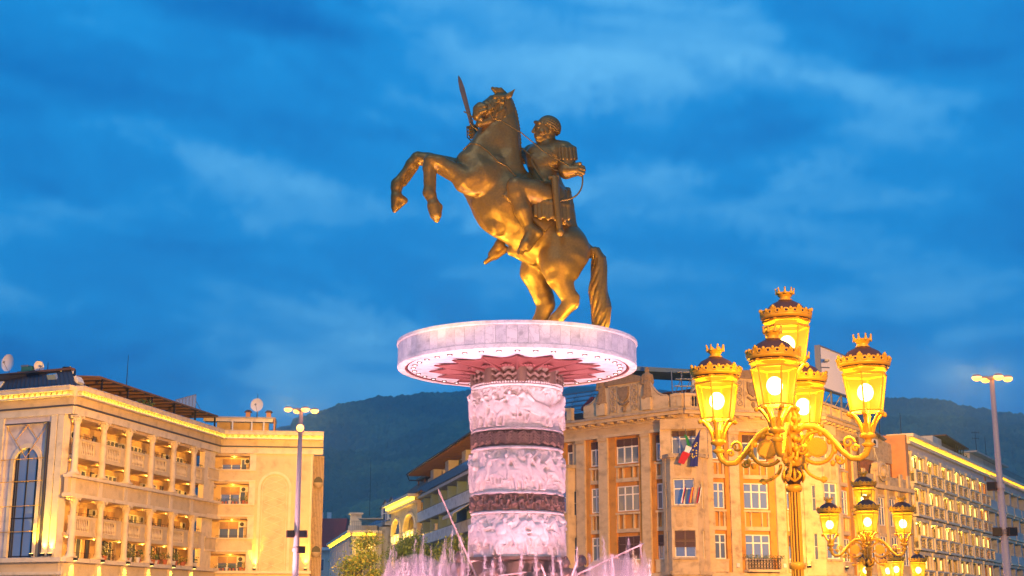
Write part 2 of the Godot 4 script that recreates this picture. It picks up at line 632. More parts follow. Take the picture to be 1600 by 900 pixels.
func build_statue(at: Vector3) -> void:
	var S := thing("equestrian_statue", "bronze statue of a rider raising a sword on a rearing horse, atop the marble disc", "statue", at)
	var horse := [
		bone(757, 270, 0, 46, 795, 318, 0, 54, 0.68, 14), bone(795, 318, 0, 54, 838, 355, 0, 47, 0.70, 14), bone(838, 355, 0, 47, 873, 386, 0, 44, 0.76, 14),
		bone(765, 257, 0, 40, 778, 215, 0, 31, 0.55, 14), bone(778, 215, 0, 31, 787, 172, 0.1, 19, 0.62, 12),
		# throat and neck muscle
		bone(752, 222, 0.3, 12, 740, 252, 0.4, 20, 0.9, 12), bone(798, 190, 0.25, 9, 800, 262, 0.5, 18, 0.8, 10),
		# chest and shoulder
		bone(728, 252, 0.55, 15, 742, 280, 0.75, 22, 0.8, 8), bone(726, 256, -0.5, 15, 735, 280, -0.6, 22, 0.8, 8), bone(774, 258, 0.92, 17, 756, 280, 1.02, 25, 0.5, 3), bone(758, 286, 1.05, 17, 742, 290, 1.1, 17, 0.6, 3), bone(742, 244, 0.62, 10, 762, 262, 0.85, 12, 0.5, 3), bone(722, 262, 0.3, 10, 724, 282, 0.45, 12, 0.8, 3), bone(793, 250, 0.75, 9, 780, 274, 1.0, 11, 0.5, 3), bone(748, 316, 0.62, 12, 778, 352, 0.72, 16, 0.6, 4),
		# near foreleg
		bone(752, 276, 0.85, 30, 730, 282, 1.0, 20, 0.7, 9), bone(730, 280, 1.0, 18.5, 690, 254, 1.1, 11, 0.85, 5), bone(728, 272, 1.25, 9, 698, 254, 1.25, 6, 0.7, 2.5), bone(722, 287, 1.18, 8, 700, 266, 1.2, 5, 0.7, 2.5), bone(738, 292, 0.95, 10, 722, 290, 1.0, 7, 0.8, 6),
		bone(690, 254, 1.1, 11, 676, 250, 1.1, 11, 0.9, 4), bone(674, 252, 1.1, 10.5, 672, 262, 1.1, 9.5, 0.9, 3), bone(672, 262, 1.1, 9, 672, 292, 1.1, 7.6, 0.9, 3),
		bone(680, 262, 1.1, 5, 679, 295, 1.1, 4.2, 0.8, 3), bone(672, 300, 1.1, 9.6, 675, 304, 1.1, 9.2, 0.9, 4), bone(675, 306, 1.1, 8.4, 681, 318, 1.1, 8.2, 0.9, 3),
		bone(679, 320, 1.1, 10, 683, 334, 1.1, 9, 0.95, 2), bone(688, 322, 1.1, 5.5, 685, 343, 1.1, 3.6, 0.95, 2), bone(676, 327, 1.1, 5, 683, 343, 1.1, 3.6, 0.95, 2),
		# far foreleg
		bone(735, 275, -0.85, 24, 668, 250, -0.95, 12, 0.85, 7), bone(668, 250, -0.95, 11.5, 652, 247, -0.95, 10.5, 0.9, 4), bone(650, 248, -0.95, 10, 642, 257, -0.95, 9.4, 0.9, 3),
		bone(642, 257, -0.95, 9, 622, 284, -0.95, 7.8, 0.9, 3), bone(649, 262, -0.95, 4.5, 631, 288, -0.95, 4, 0.8, 3), bone(619, 288, -0.95, 9.8, 619, 292, -0.95, 9.4, 0.9, 4),
		bone(618, 294, -0.95, 8.6, 618, 306, -0.95, 8.4, 0.9, 3), bone(618, 309, -0.95, 9.5, 616, 324, -0.95, 7, 0.95, 2), bone(622, 310, -0.95, 8.5, 632, 313, -0.95, 4.4, 0.95, 2), bone(632, 315, -0.95, 4, 615, 330, -0.95, 4, 0.95, 2),
		# near hind leg
		bone(884, 390, 0.6, 37, 876, 412, 0.85, 32, 0.72, 9), bone(866, 400, 1.0, 21, 871, 430, 1.04, 18, 0.7, 3), bone(892, 402, 0.85, 25, 887, 420, 0.9, 18, 0.8, 4), bone(880, 420, 1.05, 12, 880, 440, 1.05, 11, 0.7, 3), bone(872, 372, 0.95, 16, 858, 396, 1.05, 13, 0.5, 3), bone(900, 374, 0.75, 14, 906, 400, 0.7, 14, 0.6, 3),
		bone(874, 432, 1.0, 19, 888, 462, 1.0, 12.5, 0.8, 6), bone(892, 464, 1.0, 12.5, 893, 470, 1.0, 11.5, 0.8, 4), bone(899, 462, 1.0, 5, 895, 474, 1.0, 5, 0.8, 3),
		bone(890, 472, 1.0, 11, 868, 500, 1.0, 9.6, 0.85, 4), bone(868, 500, 1.0, 10.5, 861, 514, 1.0, 10.5, 0.9, 4), bone(858, 520, 1.0, 11, 852, 532, 1.0, 13, 1.0, 3), bone(852, 533, 1.0, 13, 843, 535, 1.0, 9, 1.0, 3),
		# far hind leg
		bone(848, 396, -0.7, 32, 838, 426, -0.95, 24, 0.75, 9), bone(837, 426, -0.95, 23, 849, 466, -1.0, 16, 0.8, 6), bone(852, 470, -1.0, 15.5, 855, 478, -1.0, 13.5, 0.8, 4),
		bone(853, 480, -1.0, 13, 844, 502, -1.0, 11, 0.85, 4), bone(843, 502, -1.0, 11, 837, 516, -1.0, 11, 0.9, 4), bone(834, 521, -1.0, 11, 829, 532, -1.0, 13, 1.0, 3), bone(829, 533, -1.0, 13, 820, 535, -1.0, 9, 1.0, 3),
		# belly folds, sheath
		bone(818, 398, 0.2, 9, 832, 408, 0.2, 7, 0.7, 5), bone(800, 392, 0.1, 8, 828, 404, 0.1, 8, 0.8, 6),
		# tail root
		bone(905, 386, 0, 14, 922, 394, 0, 10, 0.9, 6),
	]
	var head := [
		bone(786, 180, 0.12, 19, 783, 163, 0.2, 18.5, 0.66, 6),
		bone(783, 163, 0.2, 18, 766, 169, 0.42, 14.5, 0.72, 5), bone(766, 168, 0.42, 13, 751, 173, 0.66, 10, 0.78, 4), bone(781, 178, 0.3, 14, 768, 184, 0.45, 9.5, 0.8, 3),
		bone(751, 173, 0.66, 12, 748, 181, 0.68, 9.4, 0.88, 3), bone(766, 189, 0.5, 7, 750, 194, 0.66, 6, 1.0, 2.5), bone(745, 184, 0.7, 4.6, 752, 186, 0.85, 4.2, 0.8, 1.6),
		bone(751, 165, 0.80, 5.4, 758, 167, 0.95, 4.6, 0.7, 2), bone(760, 173, 0.98, 3.4, 752, 176, 1.0, 3.2, 0.8, 1.6),
		bone(774, 152, 0.70, 3.6, 787, 152, 0.66, 3.8, 0.6, 1.6), bone(780, 156, 0.80, 3.2, 781, 156, 0.82, 3.0, 0.8, 0.6), bone(775, 160, 0.74, 2.2, 787, 160, 0.70, 2.2, 0.6, 1.2),
		bone(771, 168, 0.80, 3, 761, 174, 0.86, 2.4, 0.6, 2), bone(786, 172, 0.62, 6, 781, 186, 0.58, 6, 0.6, 2), bone(790, 164, 0.55, 3, 790, 182, 0.55, 3.4, 0.6, 1.5),
		bone(757, 162, 0.4, 3, 768, 152, 0.3, 3, 1.2, 2),
		carve(754.5, 168, 1.20, 2.6, 757.5, 171.5, 1.24, 2.1, 1.2), carve(740, 188.4, 0.9, 1.5, 768, 188, 1.05, 1.3, 1.0), carve(744, 178, 1.15, 1.2, 750, 171, 1.2, 1.0, 1.0),
		bone(791, 153, 0.55, 5, 797, 149, 0.62, 4.4, 0.7, 2), bone(797, 149, 0.62, 4.4, 805, 140, 0.66, 0.7, 0.6, 1.5), bone(783, 150, -0.35, 5, 784, 140, -0.45, 1.0, 0.7, 2), carve(797, 149, 0.95, 1.8, 803, 143, 0.9, 0.7, 0.8),
	]
	field(head, 0.034)
	part(S, "horse_head", nets(), M.bronze)
	var bridle_lines := []
	for line in [[[747, 162], [754, 160], [762, 164], [768, 172], [771, 180]], [[790, 155], [791, 166], [786, 178], [776, 184]], [[771, 176], [768, 186], [772, 192], [776, 190]], [[772, 180], [776, 170], [781, 168], [779, 176], [774, 186], [774, 190]]]:
		var pts := []
		for q in line:
			var p := sk(q[0], q[1])
			pts.append(skin(p.x, p.y, 0.04))
		bridle_lines.append(pts)
	field(horse, 0.085)
	part(S, "horse", nets(0.035, 0.9), M.bronze)
	# straps that lie on the skin
	var strap := MB.new()
	for line in [[[806, 284], [792, 268], [778, 262], [765, 246], [750, 234], [736, 230], [722, 240]]]:
		var pts := []
		for i in line.size() - 1:
			for k in 6:
				var p := sk(lerpf(line[i][0], line[i + 1][0], k / 6.0), lerpf(line[i][1], line[i + 1][1], k / 6.0))
				pts.append(skin(p.x, p.y, 0.015))
		strap.tube(pts, 0.06, 6)
	put(S, "breast_strap", strap, M.bronze)
	var br := MB.new()
	for pts in bridle_lines:
		br.tube(pts, 0.045, 6)
	br.tube([sk(740, 184, 1.0), sk(733, 178, 0.9), sk(726, 175, 0.8)], 0.045, 6)
	br.tube([sk(740, 188, 0.9), sk(735, 190, 0.5), sk(738, 197, 0.3), sk(748, 204, 0.2)], 0.045, 6)
	put(S, "bridle", br, M.bronze)
	# mane: a clipped crest of locks down the neck
	var mane := []
	var mp := [[787, 146], [798, 158], [805, 178], [809, 200], [811, 222], [811, 245], [809, 266], [808, 284]]
	for i in 57:
		var t := i / 56.0 * 7.0
		var a := int(minf(t, 6.0))
		var x := lerpf(mp[a][0], mp[a + 1][0], t - a)
		var y := lerpf(mp[a][1], mp[a + 1][1], t - a)
		mane.append(bone(x - 5, y + 1, 0.06, 6.5, x + 1.0 + (i % 2) * 1.2, y - 1.5, 0.12, 2.6, 0.8, 1.2))
	for i in 5:
		mane.append(bone(788 - i * 2.4, 147 - i * 0.4, 0.2, 5.0, 783 - i * 3.2, 139.5 - i * 0.3 + (i % 2), 0.3, 3.0, 0.8, 1.2))
	field(mane, 0.06)
	part(S, "mane", nets(), M.bronze)
	# tail: twisted strands
	var tail := []
	var tp := [[916, 391, 8], [928, 389, 11], [936, 403, 13], [936, 430, 15], [935, 455, 17], [939, 480, 18], [939, 505, 16], [936, 533, 13]]
	for s in 12:
		var last := Vector3.ZERO
		var lr := 0.0
		for i in 29:
			var t := i / 4.0
			var a := int(minf(t, 6.0))
			var f := t - a
			var wid: float = lerpf(tp[a][2], tp[a + 1][2], f)
			var w := TAU * s / 12.0 + t * 0.62 + 0.25 * sin(t * 1.7 + s)
			var p := sk(lerpf(tp[a][0], tp[a + 1][0], f) + cos(w) * wid * 0.62, lerpf(tp[a][1], tp[a + 1][1], f), sin(w) * wid * 0.028)
			var r := wid * (0.27 + 0.05 * sin(s * 2.3)) * SR
			if i > 0:
				tail.append([last, lr, p, r, 1.0, 0.025])
			last = p
			lr = r
	field(tail, 0.06)
	part(S, "tail", nets(), M.bronze)
	# saddle cloth: a skin over the barrel, cut to a panel
	var ax := (sk(838, 355) - sk(795, 318)).normalized()
	var up := Vector3(-ax.y, ax.x, 0)
	field([bone(757, 270, 0, 47.5, 795, 318, 0, 56, 0.70, 14), bone(795, 318, 0, 56, 838, 355, 0, 49.5, 0.72, 14), bone(838, 355, 0, 49.5, 873, 386, 0, 46, 0.77, 14)], 0.09,
		[Plane(-ax, -ax.dot(sk(801, 300))), Plane(ax, ax.dot(sk(872, 350))), Plane(-up, -up.dot(sk(825, 352)))])
	part(S, "saddle_cloth", nets(0.05, 0.5), M.bronze)
	# rider
	var man := [
		bone(857, 214, 0.1, 11, 858, 234, 0.05, 12.5, 0.95, 5),
		# trunk
		bone(843, 247, -0.15, 23, 869, 246, 0.3, 23.5, 1.0, 8), bone(857, 228, 0.1, 11, 882, 234, 0.85, 12.5, 0.9, 6), bone(852, 229, 0.0, 10, 832, 238, -0.6, 13, 0.9, 6), bone(838, 252, 0.35, 13, 850, 254, 0.65, 13, 0.7, 6), bone(851, 264, 0.1, 25, 851, 286, 0.1, 23, 1.0, 9), bone(852, 286, 0.1, 24, 862, 312, 0.1, 29, 1.1, 9),
		bone(845, 234, -0.6, 10, 879, 234, 0.75, 12.5, 1.0, 7), bone(883, 237, 0.95, 13.5, 886, 252, 1.08, 12, 0.95, 5),
		bone(836, 247, 0.62, 8, 842, 251, 0.78, 8, 0.7, 2), bone(854, 248, 0.86, 9, 864, 252, 0.98, 8, 0.6, 2), bone(838, 266, 0.66, 4, 840, 268, 0.70, 4, 0.8, 1.2), bone(848, 267, 0.78, 4, 850, 268, 0.80, 4, 0.8, 1.2), bone(838, 275, 0.62, 4, 840, 277, 0.66, 4, 0.8, 1.2), bone(848, 276, 0.76, 4, 850, 277, 0.78, 4, 0.8, 1.2), bone(830, 290, 0.5, 3, 872, 294, 0.98, 3, 1.0, 1.2),
		# near arm with the reins
		bone(885, 242, 1.0, 13, 884, 266, 1.2, 11.5, 0.95, 5), bone(884, 268, 1.2, 11.5, 900, 266, 1.5, 8.5, 1.0, 4), bone(901, 262, 1.5, 6.5, 908, 264, 1.55, 5.6, 1.0, 2),
		bone(902, 258, 1.6, 3.0, 910, 261, 1.66, 2.8, 1.0, 1), bone(902, 262, 1.7, 3.0, 911, 265.5, 1.72, 2.8, 1.0, 1), bone(902, 267, 1.7, 3.0, 910, 270, 1.72, 2.8, 1.0, 1), bone(901, 271, 1.66, 2.8, 907, 273.5, 1.68, 2.6, 1.0, 1), bone(898, 257, 1.55, 3.2, 905, 255, 1.72, 2.6, 1.0, 1),
		# far arm with the sword
		bone(830, 242, -0.8, 14, 812, 246, -1.6, 12, 1.0, 5), bone(812, 246, -1.6, 11.5, 782, 232, -2.1, 10, 1.0, 4), bone(782, 232, -2.1, 10, 750, 211, -1.9, 7, 1.0, 4), bone(744, 209, -1.8, 7, 738, 205, -1.75, 6, 1.0, 3),
		bone(741, 199, -1.6, 3.0, 733, 200, -1.55, 2.7, 1.0, 1), bone(741, 204, -1.55, 3.0, 732.5, 205, -1.5, 2.7, 1.0, 1), bone(741, 209, -1.55, 3.0, 733, 210, -1.5, 2.7, 1.0, 1), bone(743, 213, -1.6, 2.8, 735, 214.5, -1.55, 2.5, 1.0, 1), bone(744, 200, -1.7, 3.0, 738, 195, -1.6, 2.5, 1.0, 1),
		# near leg
		bone(862, 312, 0.9, 25, 834, 300, 1.45, 20, 0.9, 6), bone(834, 300, 1.45, 20, 808, 291, 1.75, 15.5, 0.9, 5), bone(806, 289, 1.8, 13.5, 808, 300, 1.8, 14, 0.9, 4), bone(808, 302, 1.8, 13.5, 817, 328, 1.8, 13, 0.9, 4),
		bone(817, 328, 1.8, 13, 826, 354, 1.72, 8, 0.95, 4), bone(828, 356, 1.72, 9, 840, 362, 1.7, 8, 0.95, 3), bone(831, 360, 1.74, 9.5, 821, 378, 1.88, 8, 1.0, 4), bone(841, 364, 1.72, 5, 824, 386, 1.85, 4.5, 1.0, 3), bone(821, 378, 1.88, 7.6, 815, 386, 1.92, 5.6, 1.2, 3), bone(812, 385, 2.05, 2.6, 809, 392, 2.1, 2.2, 1.0, 0.8), bone(814.5, 387, 1.95, 2.4, 812, 394, 1.98, 2.0, 1.0, 0.8), bone(818, 389, 1.85, 2.2, 816, 394, 1.86, 1.9, 1.0, 0.8),
		# far leg
		bone(850, 314, -0.9, 25, 806, 294, -1.75, 16, 0.9, 6), bone(806, 296, -1.75, 14, 806, 340, -1.7, 12, 0.9, 4), bone(806, 340, -1.7, 12, 782, 382, -1.6, 7.5, 0.95, 4), bone(780, 386, -1.6, 8, 768, 400, -1.65, 6, 0.9, 4), bone(790, 392, -1.6, 5.4, 774, 404, -1.65, 5, 0.9, 3), bone(774, 401, -1.65, 5.6, 758, 413, -1.7, 3.4, 1.1, 3),
	]
	field(man, 0.048)
	part(S, "rider", nets(), M.bronze)
	field([
		bone(857, 196, 0.15, 16.5, 855, 203, 0.2, 15.5, 0.82, 5), bone(847, 198, 0.26, 11, 843, 213, 0.28, 7.6, 0.86, 4), bone(840.5, 219, 0.28, 3.8, 844, 220, 0.28, 4.4, 1.0, 2), bone(846, 219, 0.3, 4, 856, 213, 0.45, 4.5, 0.7, 3),
		bone(838, 197, 0.28, 2.6, 833, 205, 0.29, 2.2, 0.8, 1.4), bone(833, 206, 0.29, 2.3, 836, 207, 0.36, 1.8, 0.9, 1), bone(837, 191, 0.28, 3, 843, 192, 0.6, 3, 0.8, 1.5), bone(836, 211, 0.3, 1.9, 839, 211.5, 0.42, 1.8, 0.9, 0.8), bone(836.5, 214.4, 0.3, 1.8, 839, 214.6, 0.42, 1.7, 0.9, 0.8),
		bone(855, 203, 0.74, 2.8, 856, 208, 0.76, 2.2, 0.5, 1), bone(841, 199, 0.56, 1.7, 842, 199, 0.58, 1.5, 0.8, 0.5), bone(846, 205, 0.6, 3.4, 848, 206, 0.64, 3.2, 0.6, 2),
		carve(839, 196.8, 0.68, 1.2, 843, 196.8, 0.76, 1.2, 0.8), bone(857, 212, 0.1, 10.5, 858, 232, 0.05, 12, 0.95, 4),
	], 0.03)
	part(S, "rider_head", nets(), M.bronze)
	# hair: short locks
	var hair := []
	for i in 240:
		var t := i / 240.0
		var w := i * 2.399963
		var ph := lerpf(1.5, -0.55, t)
		var dir := Vector3(cos(w) * cos(ph), sin(ph), sin(w) * cos(ph))
		if dir.x < -0.45 and dir.y < 0.35 or dir.x < 0.0 and dir.y < 0.0:
			continue
		var c := sk(857, 198, 0.17)
		var p := c + Vector3(dir.x * 0.66, dir.y * 0.68, dir.z * 0.56)
		hair.append([p - dir * 0.08, 0.13, p + Vector3(0.07 + dir.z * 0.04, -0.09, -dir.x * 0.04) + dir * 0.02, 0.075, 1.0, 0.03])
	field(hair, 0.035)
	part(S, "hair", nets(), M.bronze)
	# shoulder guards and skirt strips
	var pa := []
	for i in 7:
		var t := i / 6.0
		var w := lerpf(-1.5, 1.4, t)
		pa.append(bone(882 + sin(w) * 5, 226.5, 0.95 + cos(w) * 0.16, 3.6, 884.5 + sin(w) * 12.5, 232, 0.98 + cos(w) * 0.46, 3.4, 1.0, 0.8))
		pa.append(bone(884.5 + sin(w) * 12.5, 232, 0.98 + cos(w) * 0.46, 3.4, 886 + sin(w) * 13.5, 248, 1.06 + cos(w) * 0.50, 2.8, 1.0, 0.8))
	field(pa, 0.04)
	part(S, "shoulder_straps", nets(), M.bronze)
	var pb := []
	for i in 5:
		var x := 812.0 + i * 3.2
		pb.append(bone(x + 6, 235, -1.0 - i * 0.02, 4.5, x, 251 - i, -1.25, 3.0, 1.0, 1.2))
	field(pb, 0.045)
	part(S, "shoulder_straps", nets(), M.bronze)
	var sk_ := []
	for i in 9:
		var x := 836.0 + i * 6.2
		var zo := 0.95 + sin(i / 8.0 * PI) * 0.25
		sk_.append(bone(x - 2 + i * 0.6, 292 + i * 1.0, zo, 4.2, x, 312 + i, zo + 0.62, 4.4, 0.8, 1.2))
		sk_.append(bone(x, 312 + i, zo + 0.62, 4.4, x + 1, 334 + (i % 2) * 3 + i * 0.6, zo + 0.75, 4.2, 0.6, 1.2))
	field(sk_, 0.06)
	part(S, "skirt", nets(), M.bronze)
	# cloak falling behind the saddle
	var cl := []
	for i in 6:
		var x := 873.0 + i * 3.4
		var zo := 0.9 - i * 0.16
		cl.append(bone(x - 2, 296, zo, 4.4, x + 3, 322, zo + 0.2, 4.6, 0.9, 1.6))
		cl.append(bone(x + 3, 322, zo + 0.2, 4.6, x + 8 + sin(i * 2.1) * 2, 346 + i * 2, zo + 0.35, 5.2, 0.9, 2))
		if i > 2:
			cl.append(bone(x + 8 + sin(i * 2.1) * 2, 346 + i * 2, zo + 0.35, 5.2, x + 7, 362 + (i % 3) * 5, zo + 0.55, 3.6, 0.9, 2))
	field(cl, 0.07)
	part(S, "cloak", nets(0.04, 1.2), M.bronze)
	var sc := MB.new()
	sc.tube([sk(863, 274, 1.75), sk(866, 278, 1.8), sk(869, 318, 2.05), sk(873, 356, 2.1)], [0.10, 0.24, 0.20, 0.17], 10)
	sc.ball(sk(874, 360, 2.1), Vector3(0.24, 0.26, 0.24))
	sc.box(sk(864, 277, 1.8), Vector3(0.62, 0.14, 0.3), Basis(Vector3.BACK, 0.1))
	put(S, "scabbard", sc, M.bronze)
	# sword: a leaf-shaped blade with a ridge, guard, grip
	var sw := MB.new()
	var a := sk(739, 203, -1.45)
	var b := sk(715.5, 116, -1.45)
	var d := (b - a).normalized()
	var side := d.cross(Vector3.BACK).normalized()
	var L := a.distance_to(b)
	var rows := []
	for q in [[0.06, 0.135], [0.25, 0.125], [0.5, 0.15], [0.75, 0.17], [0.9, 0.12], [0.97, 0.06], [1.0, 0.004]]:
		var c: Vector3 = a + d * L * q[0]
		rows.append(PackedVector3Array([c + side * q[1], c + Vector3.BACK * 0.045, c - side * q[1], c - Vector3.BACK * 0.045]))
	for i in rows.size() - 1:
		for j in 4:
			sw.quad(rows[i][j], rows[i][(j + 1) % 4], rows[i + 1][(j + 1) % 4], rows[i + 1][j])
	put(S, "sword_blade", sw, M.bronze_dark)
	var hl := MB.new()
	hl.tube([a - d * 0.75, a + d * 0.25], 0.09, 8)
	hl.box(a + d * 0.28, Vector3(0.75, 0.11, 0.16), Basis(side, d, side.cross(d)))
	hl.ball(a - d * 0.8, Vector3.ONE * 0.15, 8, 6)
	hl.tube([a + d * 0.28 + side * -0.34, a + side * -0.48 - d * 0.35, a - d * 0.85 - side * 0.2], 0.045, 6)
	put(S, "sword_hilt", hl, M.bronze)
	var rn := MB.new()
	rn.tube([sk(776, 184, 1.1), sk(815, 208, 1.35), sk(850, 237, 1.5), sk(884, 257, 1.62), sk(900, 265, 1.66)], 0.038, 6)
	rn.tube([sk(772, 198, -0.9), sk(795, 215, -0.6), sk(826, 240, 0.55), sk(868, 266, 1.1), sk(898, 268, 1.5)], 0.045, 6)
	var loop := []
	for i in 15:
		var t := i / 14.0
		var p := Vector2(908, 272).bezier_interpolate(Vector2(912, 300), Vector2(896, 313), Vector2(868, 312), t)
		loop.append(sk(p.x, p.y, lerpf(1.68, 1.9, t)))
	rn.tube(loop, 0.052, 6)
	var lp2 := []
	for i in 11:
		var t := i / 10.0
		var p := Vector2(830, 250).bezier_interpolate(Vector2(834, 262), Vector2(850, 285), Vector2(868, 306), t)
		lp2.append(sk(p.x, p.y, lerpf(0.9, 1.75, t)))
	rn.tube(lp2, 0.04, 6)
	put(S, "reins", rn, M.bronze)

# ---------------------------------------------------------------- relief carving for the column
var hm: PackedFloat32Array
var hw: int
var hh: int
var hcell := 0.035
func stamp(x0: float, y0: float, r0: float, x1: float, y1: float, r1: float, up: float) -> void:
	var rm := maxf(r0, r1)
	var j0 := maxi(0, int((minf(y0, y1) - rm) / hcell))
	var j1 := mini(hh - 1, int((maxf(y0, y1) + rm) / hcell) + 1)
	var i0 := int(floor((minf(x0, x1) - rm) / hcell))
	var i1 := int((maxf(x0, x1) + rm) / hcell) + 1
	var bx := x1 - x0
	var by := y1 - y0
	var inv := 1.0 / maxf(bx * bx + by * by, 1e-9)
	for j in range(j0, j1 + 1):
		var py := j * hcell - y0
		for i in range(i0, i1 + 1):
			var px := i * hcell - x0
			var t := clampf((px * bx + py * by) * inv, 0, 1)
			var qx := px - bx * t
			var qy := py - by * t
			var r := lerpf(r0, r1, t)
			var d := (qx * qx + qy * qy) / (r * r)
			if d < 1.0:
				var h := up * (0.45 + 0.55 * sqrt(1.0 - d))
				var at := j * hw + posmod(i, hw)
				if h > hm[at]:
					hm[at] = h

func carve_soldier(x: float, y: float, s: float, up: float) -> void:
	var f := 1.0 if rng.randf() < 0.5 else -1.0
	var lean := rng.randf_range(-0.25, 0.25)
	var hip := Vector2(x, y + 0.95 * s)
	var neck := Vector2(x + lean * s, y + 1.52 * s)
	stamp(hip.x, hip.y, 0.17 * s, neck.x, neck.y - 0.12 * s, 0.24 * s, up)
	stamp(neck.x + 0.05 * f * s, neck.y + 0.16 * s, 0.145 * s, neck.x + 0.04 * f * s, neck.y + 0.2 * s, 0.14 * s, up * 1.25)
	stamp(neck.x - 0.12 * f * s, neck.y + 0.28 * s, 0.05 * s, neck.x + 0.1 * f * s, neck.y + 0.36 * s, 0.05 * s, up)
	for q in [-1.0, 1.0]:
		var knee := hip + Vector2(q * rng.randf_range(0.06, 0.35), -0.42) * s
		var foot := Vector2(knee.x + rng.randf_range(-0.25, 0.15) * s * q, y)
		stamp(hip.x + q * 0.06 * s, hip.y, 0.15 * s, knee.x, knee.y, 0.11 * s, up * (0.9 + q * 0.1))
		stamp(knee.x, knee.y, 0.11 * s, foot.x, foot.y + 0.04, 0.07 * s, up * (0.9 + q * 0.1))
		stamp(foot.x, foot.y + 0.04, 0.06 * s, foot.x + f * 0.18 * s, foot.y + 0.03, 0.05 * s, up * 0.8)
		var el := neck + Vector2(q * rng.randf_range(0.25, 0.45), rng.randf_range(-0.35, 0.15)) * s
		var hd := el + Vector2(f * rng.randf_range(0.1, 0.35), rng.randf_range(-0.25, 0.4)) * s
		stamp(neck.x + q * 0.18 * s, neck.y - 0.06 * s, 0.10 * s, el.x, el.y, 0.085 * s, up * (1.0 + q * 0.15))
		stamp(el.x, el.y, 0.08 * s, hd.x, hd.y, 0.06 * s, up * (1.0 + q * 0.15))
		if q > 0 and rng.randf() < 0.5:
			stamp(hd.x - f * 0.3 * s, hd.y - 0.7 * s, 0.035, hd.x + f * 0.3 * s, hd.y + 0.75 * s, 0.03, up * 1.1)
	if rng.randf() < 0.45:
		var c := neck + Vector2(f * 0.3, -0.42) * s
		stamp(c.x, c.y, 0.40 * s, c.x + 0.02, c.y, 0.40 * s, up * 1.15)

func carve_horse(x: float, y: float, s: float, up: float) -> void:
	var f := 1.0 if rng.randf() < 0.5 else -1.0
	var tilt := rng.randf_range(0.0, 0.4)
	var rump := Vector2(x - f * 0.55 * s, y + (0.95 - tilt * 0.4) * s)
	var chest := Vector2(x + f * 0.5 * s, y + (1.05 + tilt * 0.8) * s)
	stamp(rump.x, rump.y, 0.36 * s, chest.x, chest.y, 0.34 * s, up)
	var poll := chest + Vector2(f * 0.34, 0.62) * s
	stamp(chest.x + f * 0.06 * s, chest.y + 0.1 * s, 0.28 * s, poll.x, poll.y, 0.14 * s, up * 1.05)
	stamp(poll.x, poll.y, 0.14 * s, poll.x + f * 0.30 * s, poll.y - 0.26 * s, 0.085 * s, up * 1.2)
	for q in 2:
		var k := chest + Vector2(f * (0.2 + q * 0.25), -0.42 + tilt * q) * s
		stamp(chest.x, chest.y - 0.2 * s, 0.15 * s, k.x, k.y, 0.09 * s, up * (0.9 + q * 0.2))
		var e := k + Vector2(-f * 0.1 * q, -0.4) * s
		stamp(k.x, k.y, 0.085 * s, e.x, e.y, 0.06 * s, up * (0.9 + q * 0.2))
		var k2 := rump + Vector2(f * (0.1 - q * 0.35), -0.45) * s
		stamp(rump.x, rump.y - 0.15 * s, 0.2 * s, k2.x, k2.y, 0.1 * s, up * (0.9 + q * 0.2))
		stamp(k2.x, k2.y, 0.09 * s, k2.x - f * 0.06 * s, y + 0.04, 0.065 * s, up * (0.9 + q * 0.2))
	stamp(rump.x - f * 0.3 * s, rump.y + 0.12 * s, 0.08 * s, rump.x - f * 0.5 * s, rump.y - 0.5 * s, 0.1 * s, up * 0.8)
	if rng.randf() < 0.75:
		carve_soldier(lerpf(rump.x, chest.x, 0.55), y + (0.45 + tilt * 0.2) * s, s * 0.85, up * 1.2)

func battle(h: float, seed_: int, up: float, circ: float) -> void:
	rng.seed = seed_
	hw = int(circ / hcell)
	hh = int(h / hcell) + 1
	hm = PackedFloat32Array()
	hm.resize(hw * hh)
	hm.fill(0.0)
	for i in 150:   # broken ground, drapery and weapons behind the figures
		var x := rng.randf() * circ
		var y := rng.randf() * h
		stamp(x, y, 0.05, x + rng.randf_range(-0.5, 0.5), y + rng.randf_range(-0.4, 0.5), rng.randf_range(0.03, 0.12), up * rng.randf_range(0.10, 0.22))
	var x := 0.0
	while x < circ:
		carve_soldier(x + rng.randf_range(-0.15, 0.15), h * 0.38, h * 0.32, up * 0.45)
		x += rng.randf_range(0.6, 1.0)
	x = 0.3
	while x < circ - 0.3:
		if rng.randf() < 0.42:
			carve_horse(x + 0.5, 0.06, h * 0.42, up)
			x += rng.randf_range(1.1, 1.5)
		else:
			carve_soldier(x, 0.05, h * rng.randf_range(0.34, 0.42), up * rng.randf_range(0.85, 1.1))
			x += rng.randf_range(0.5, 0.8)

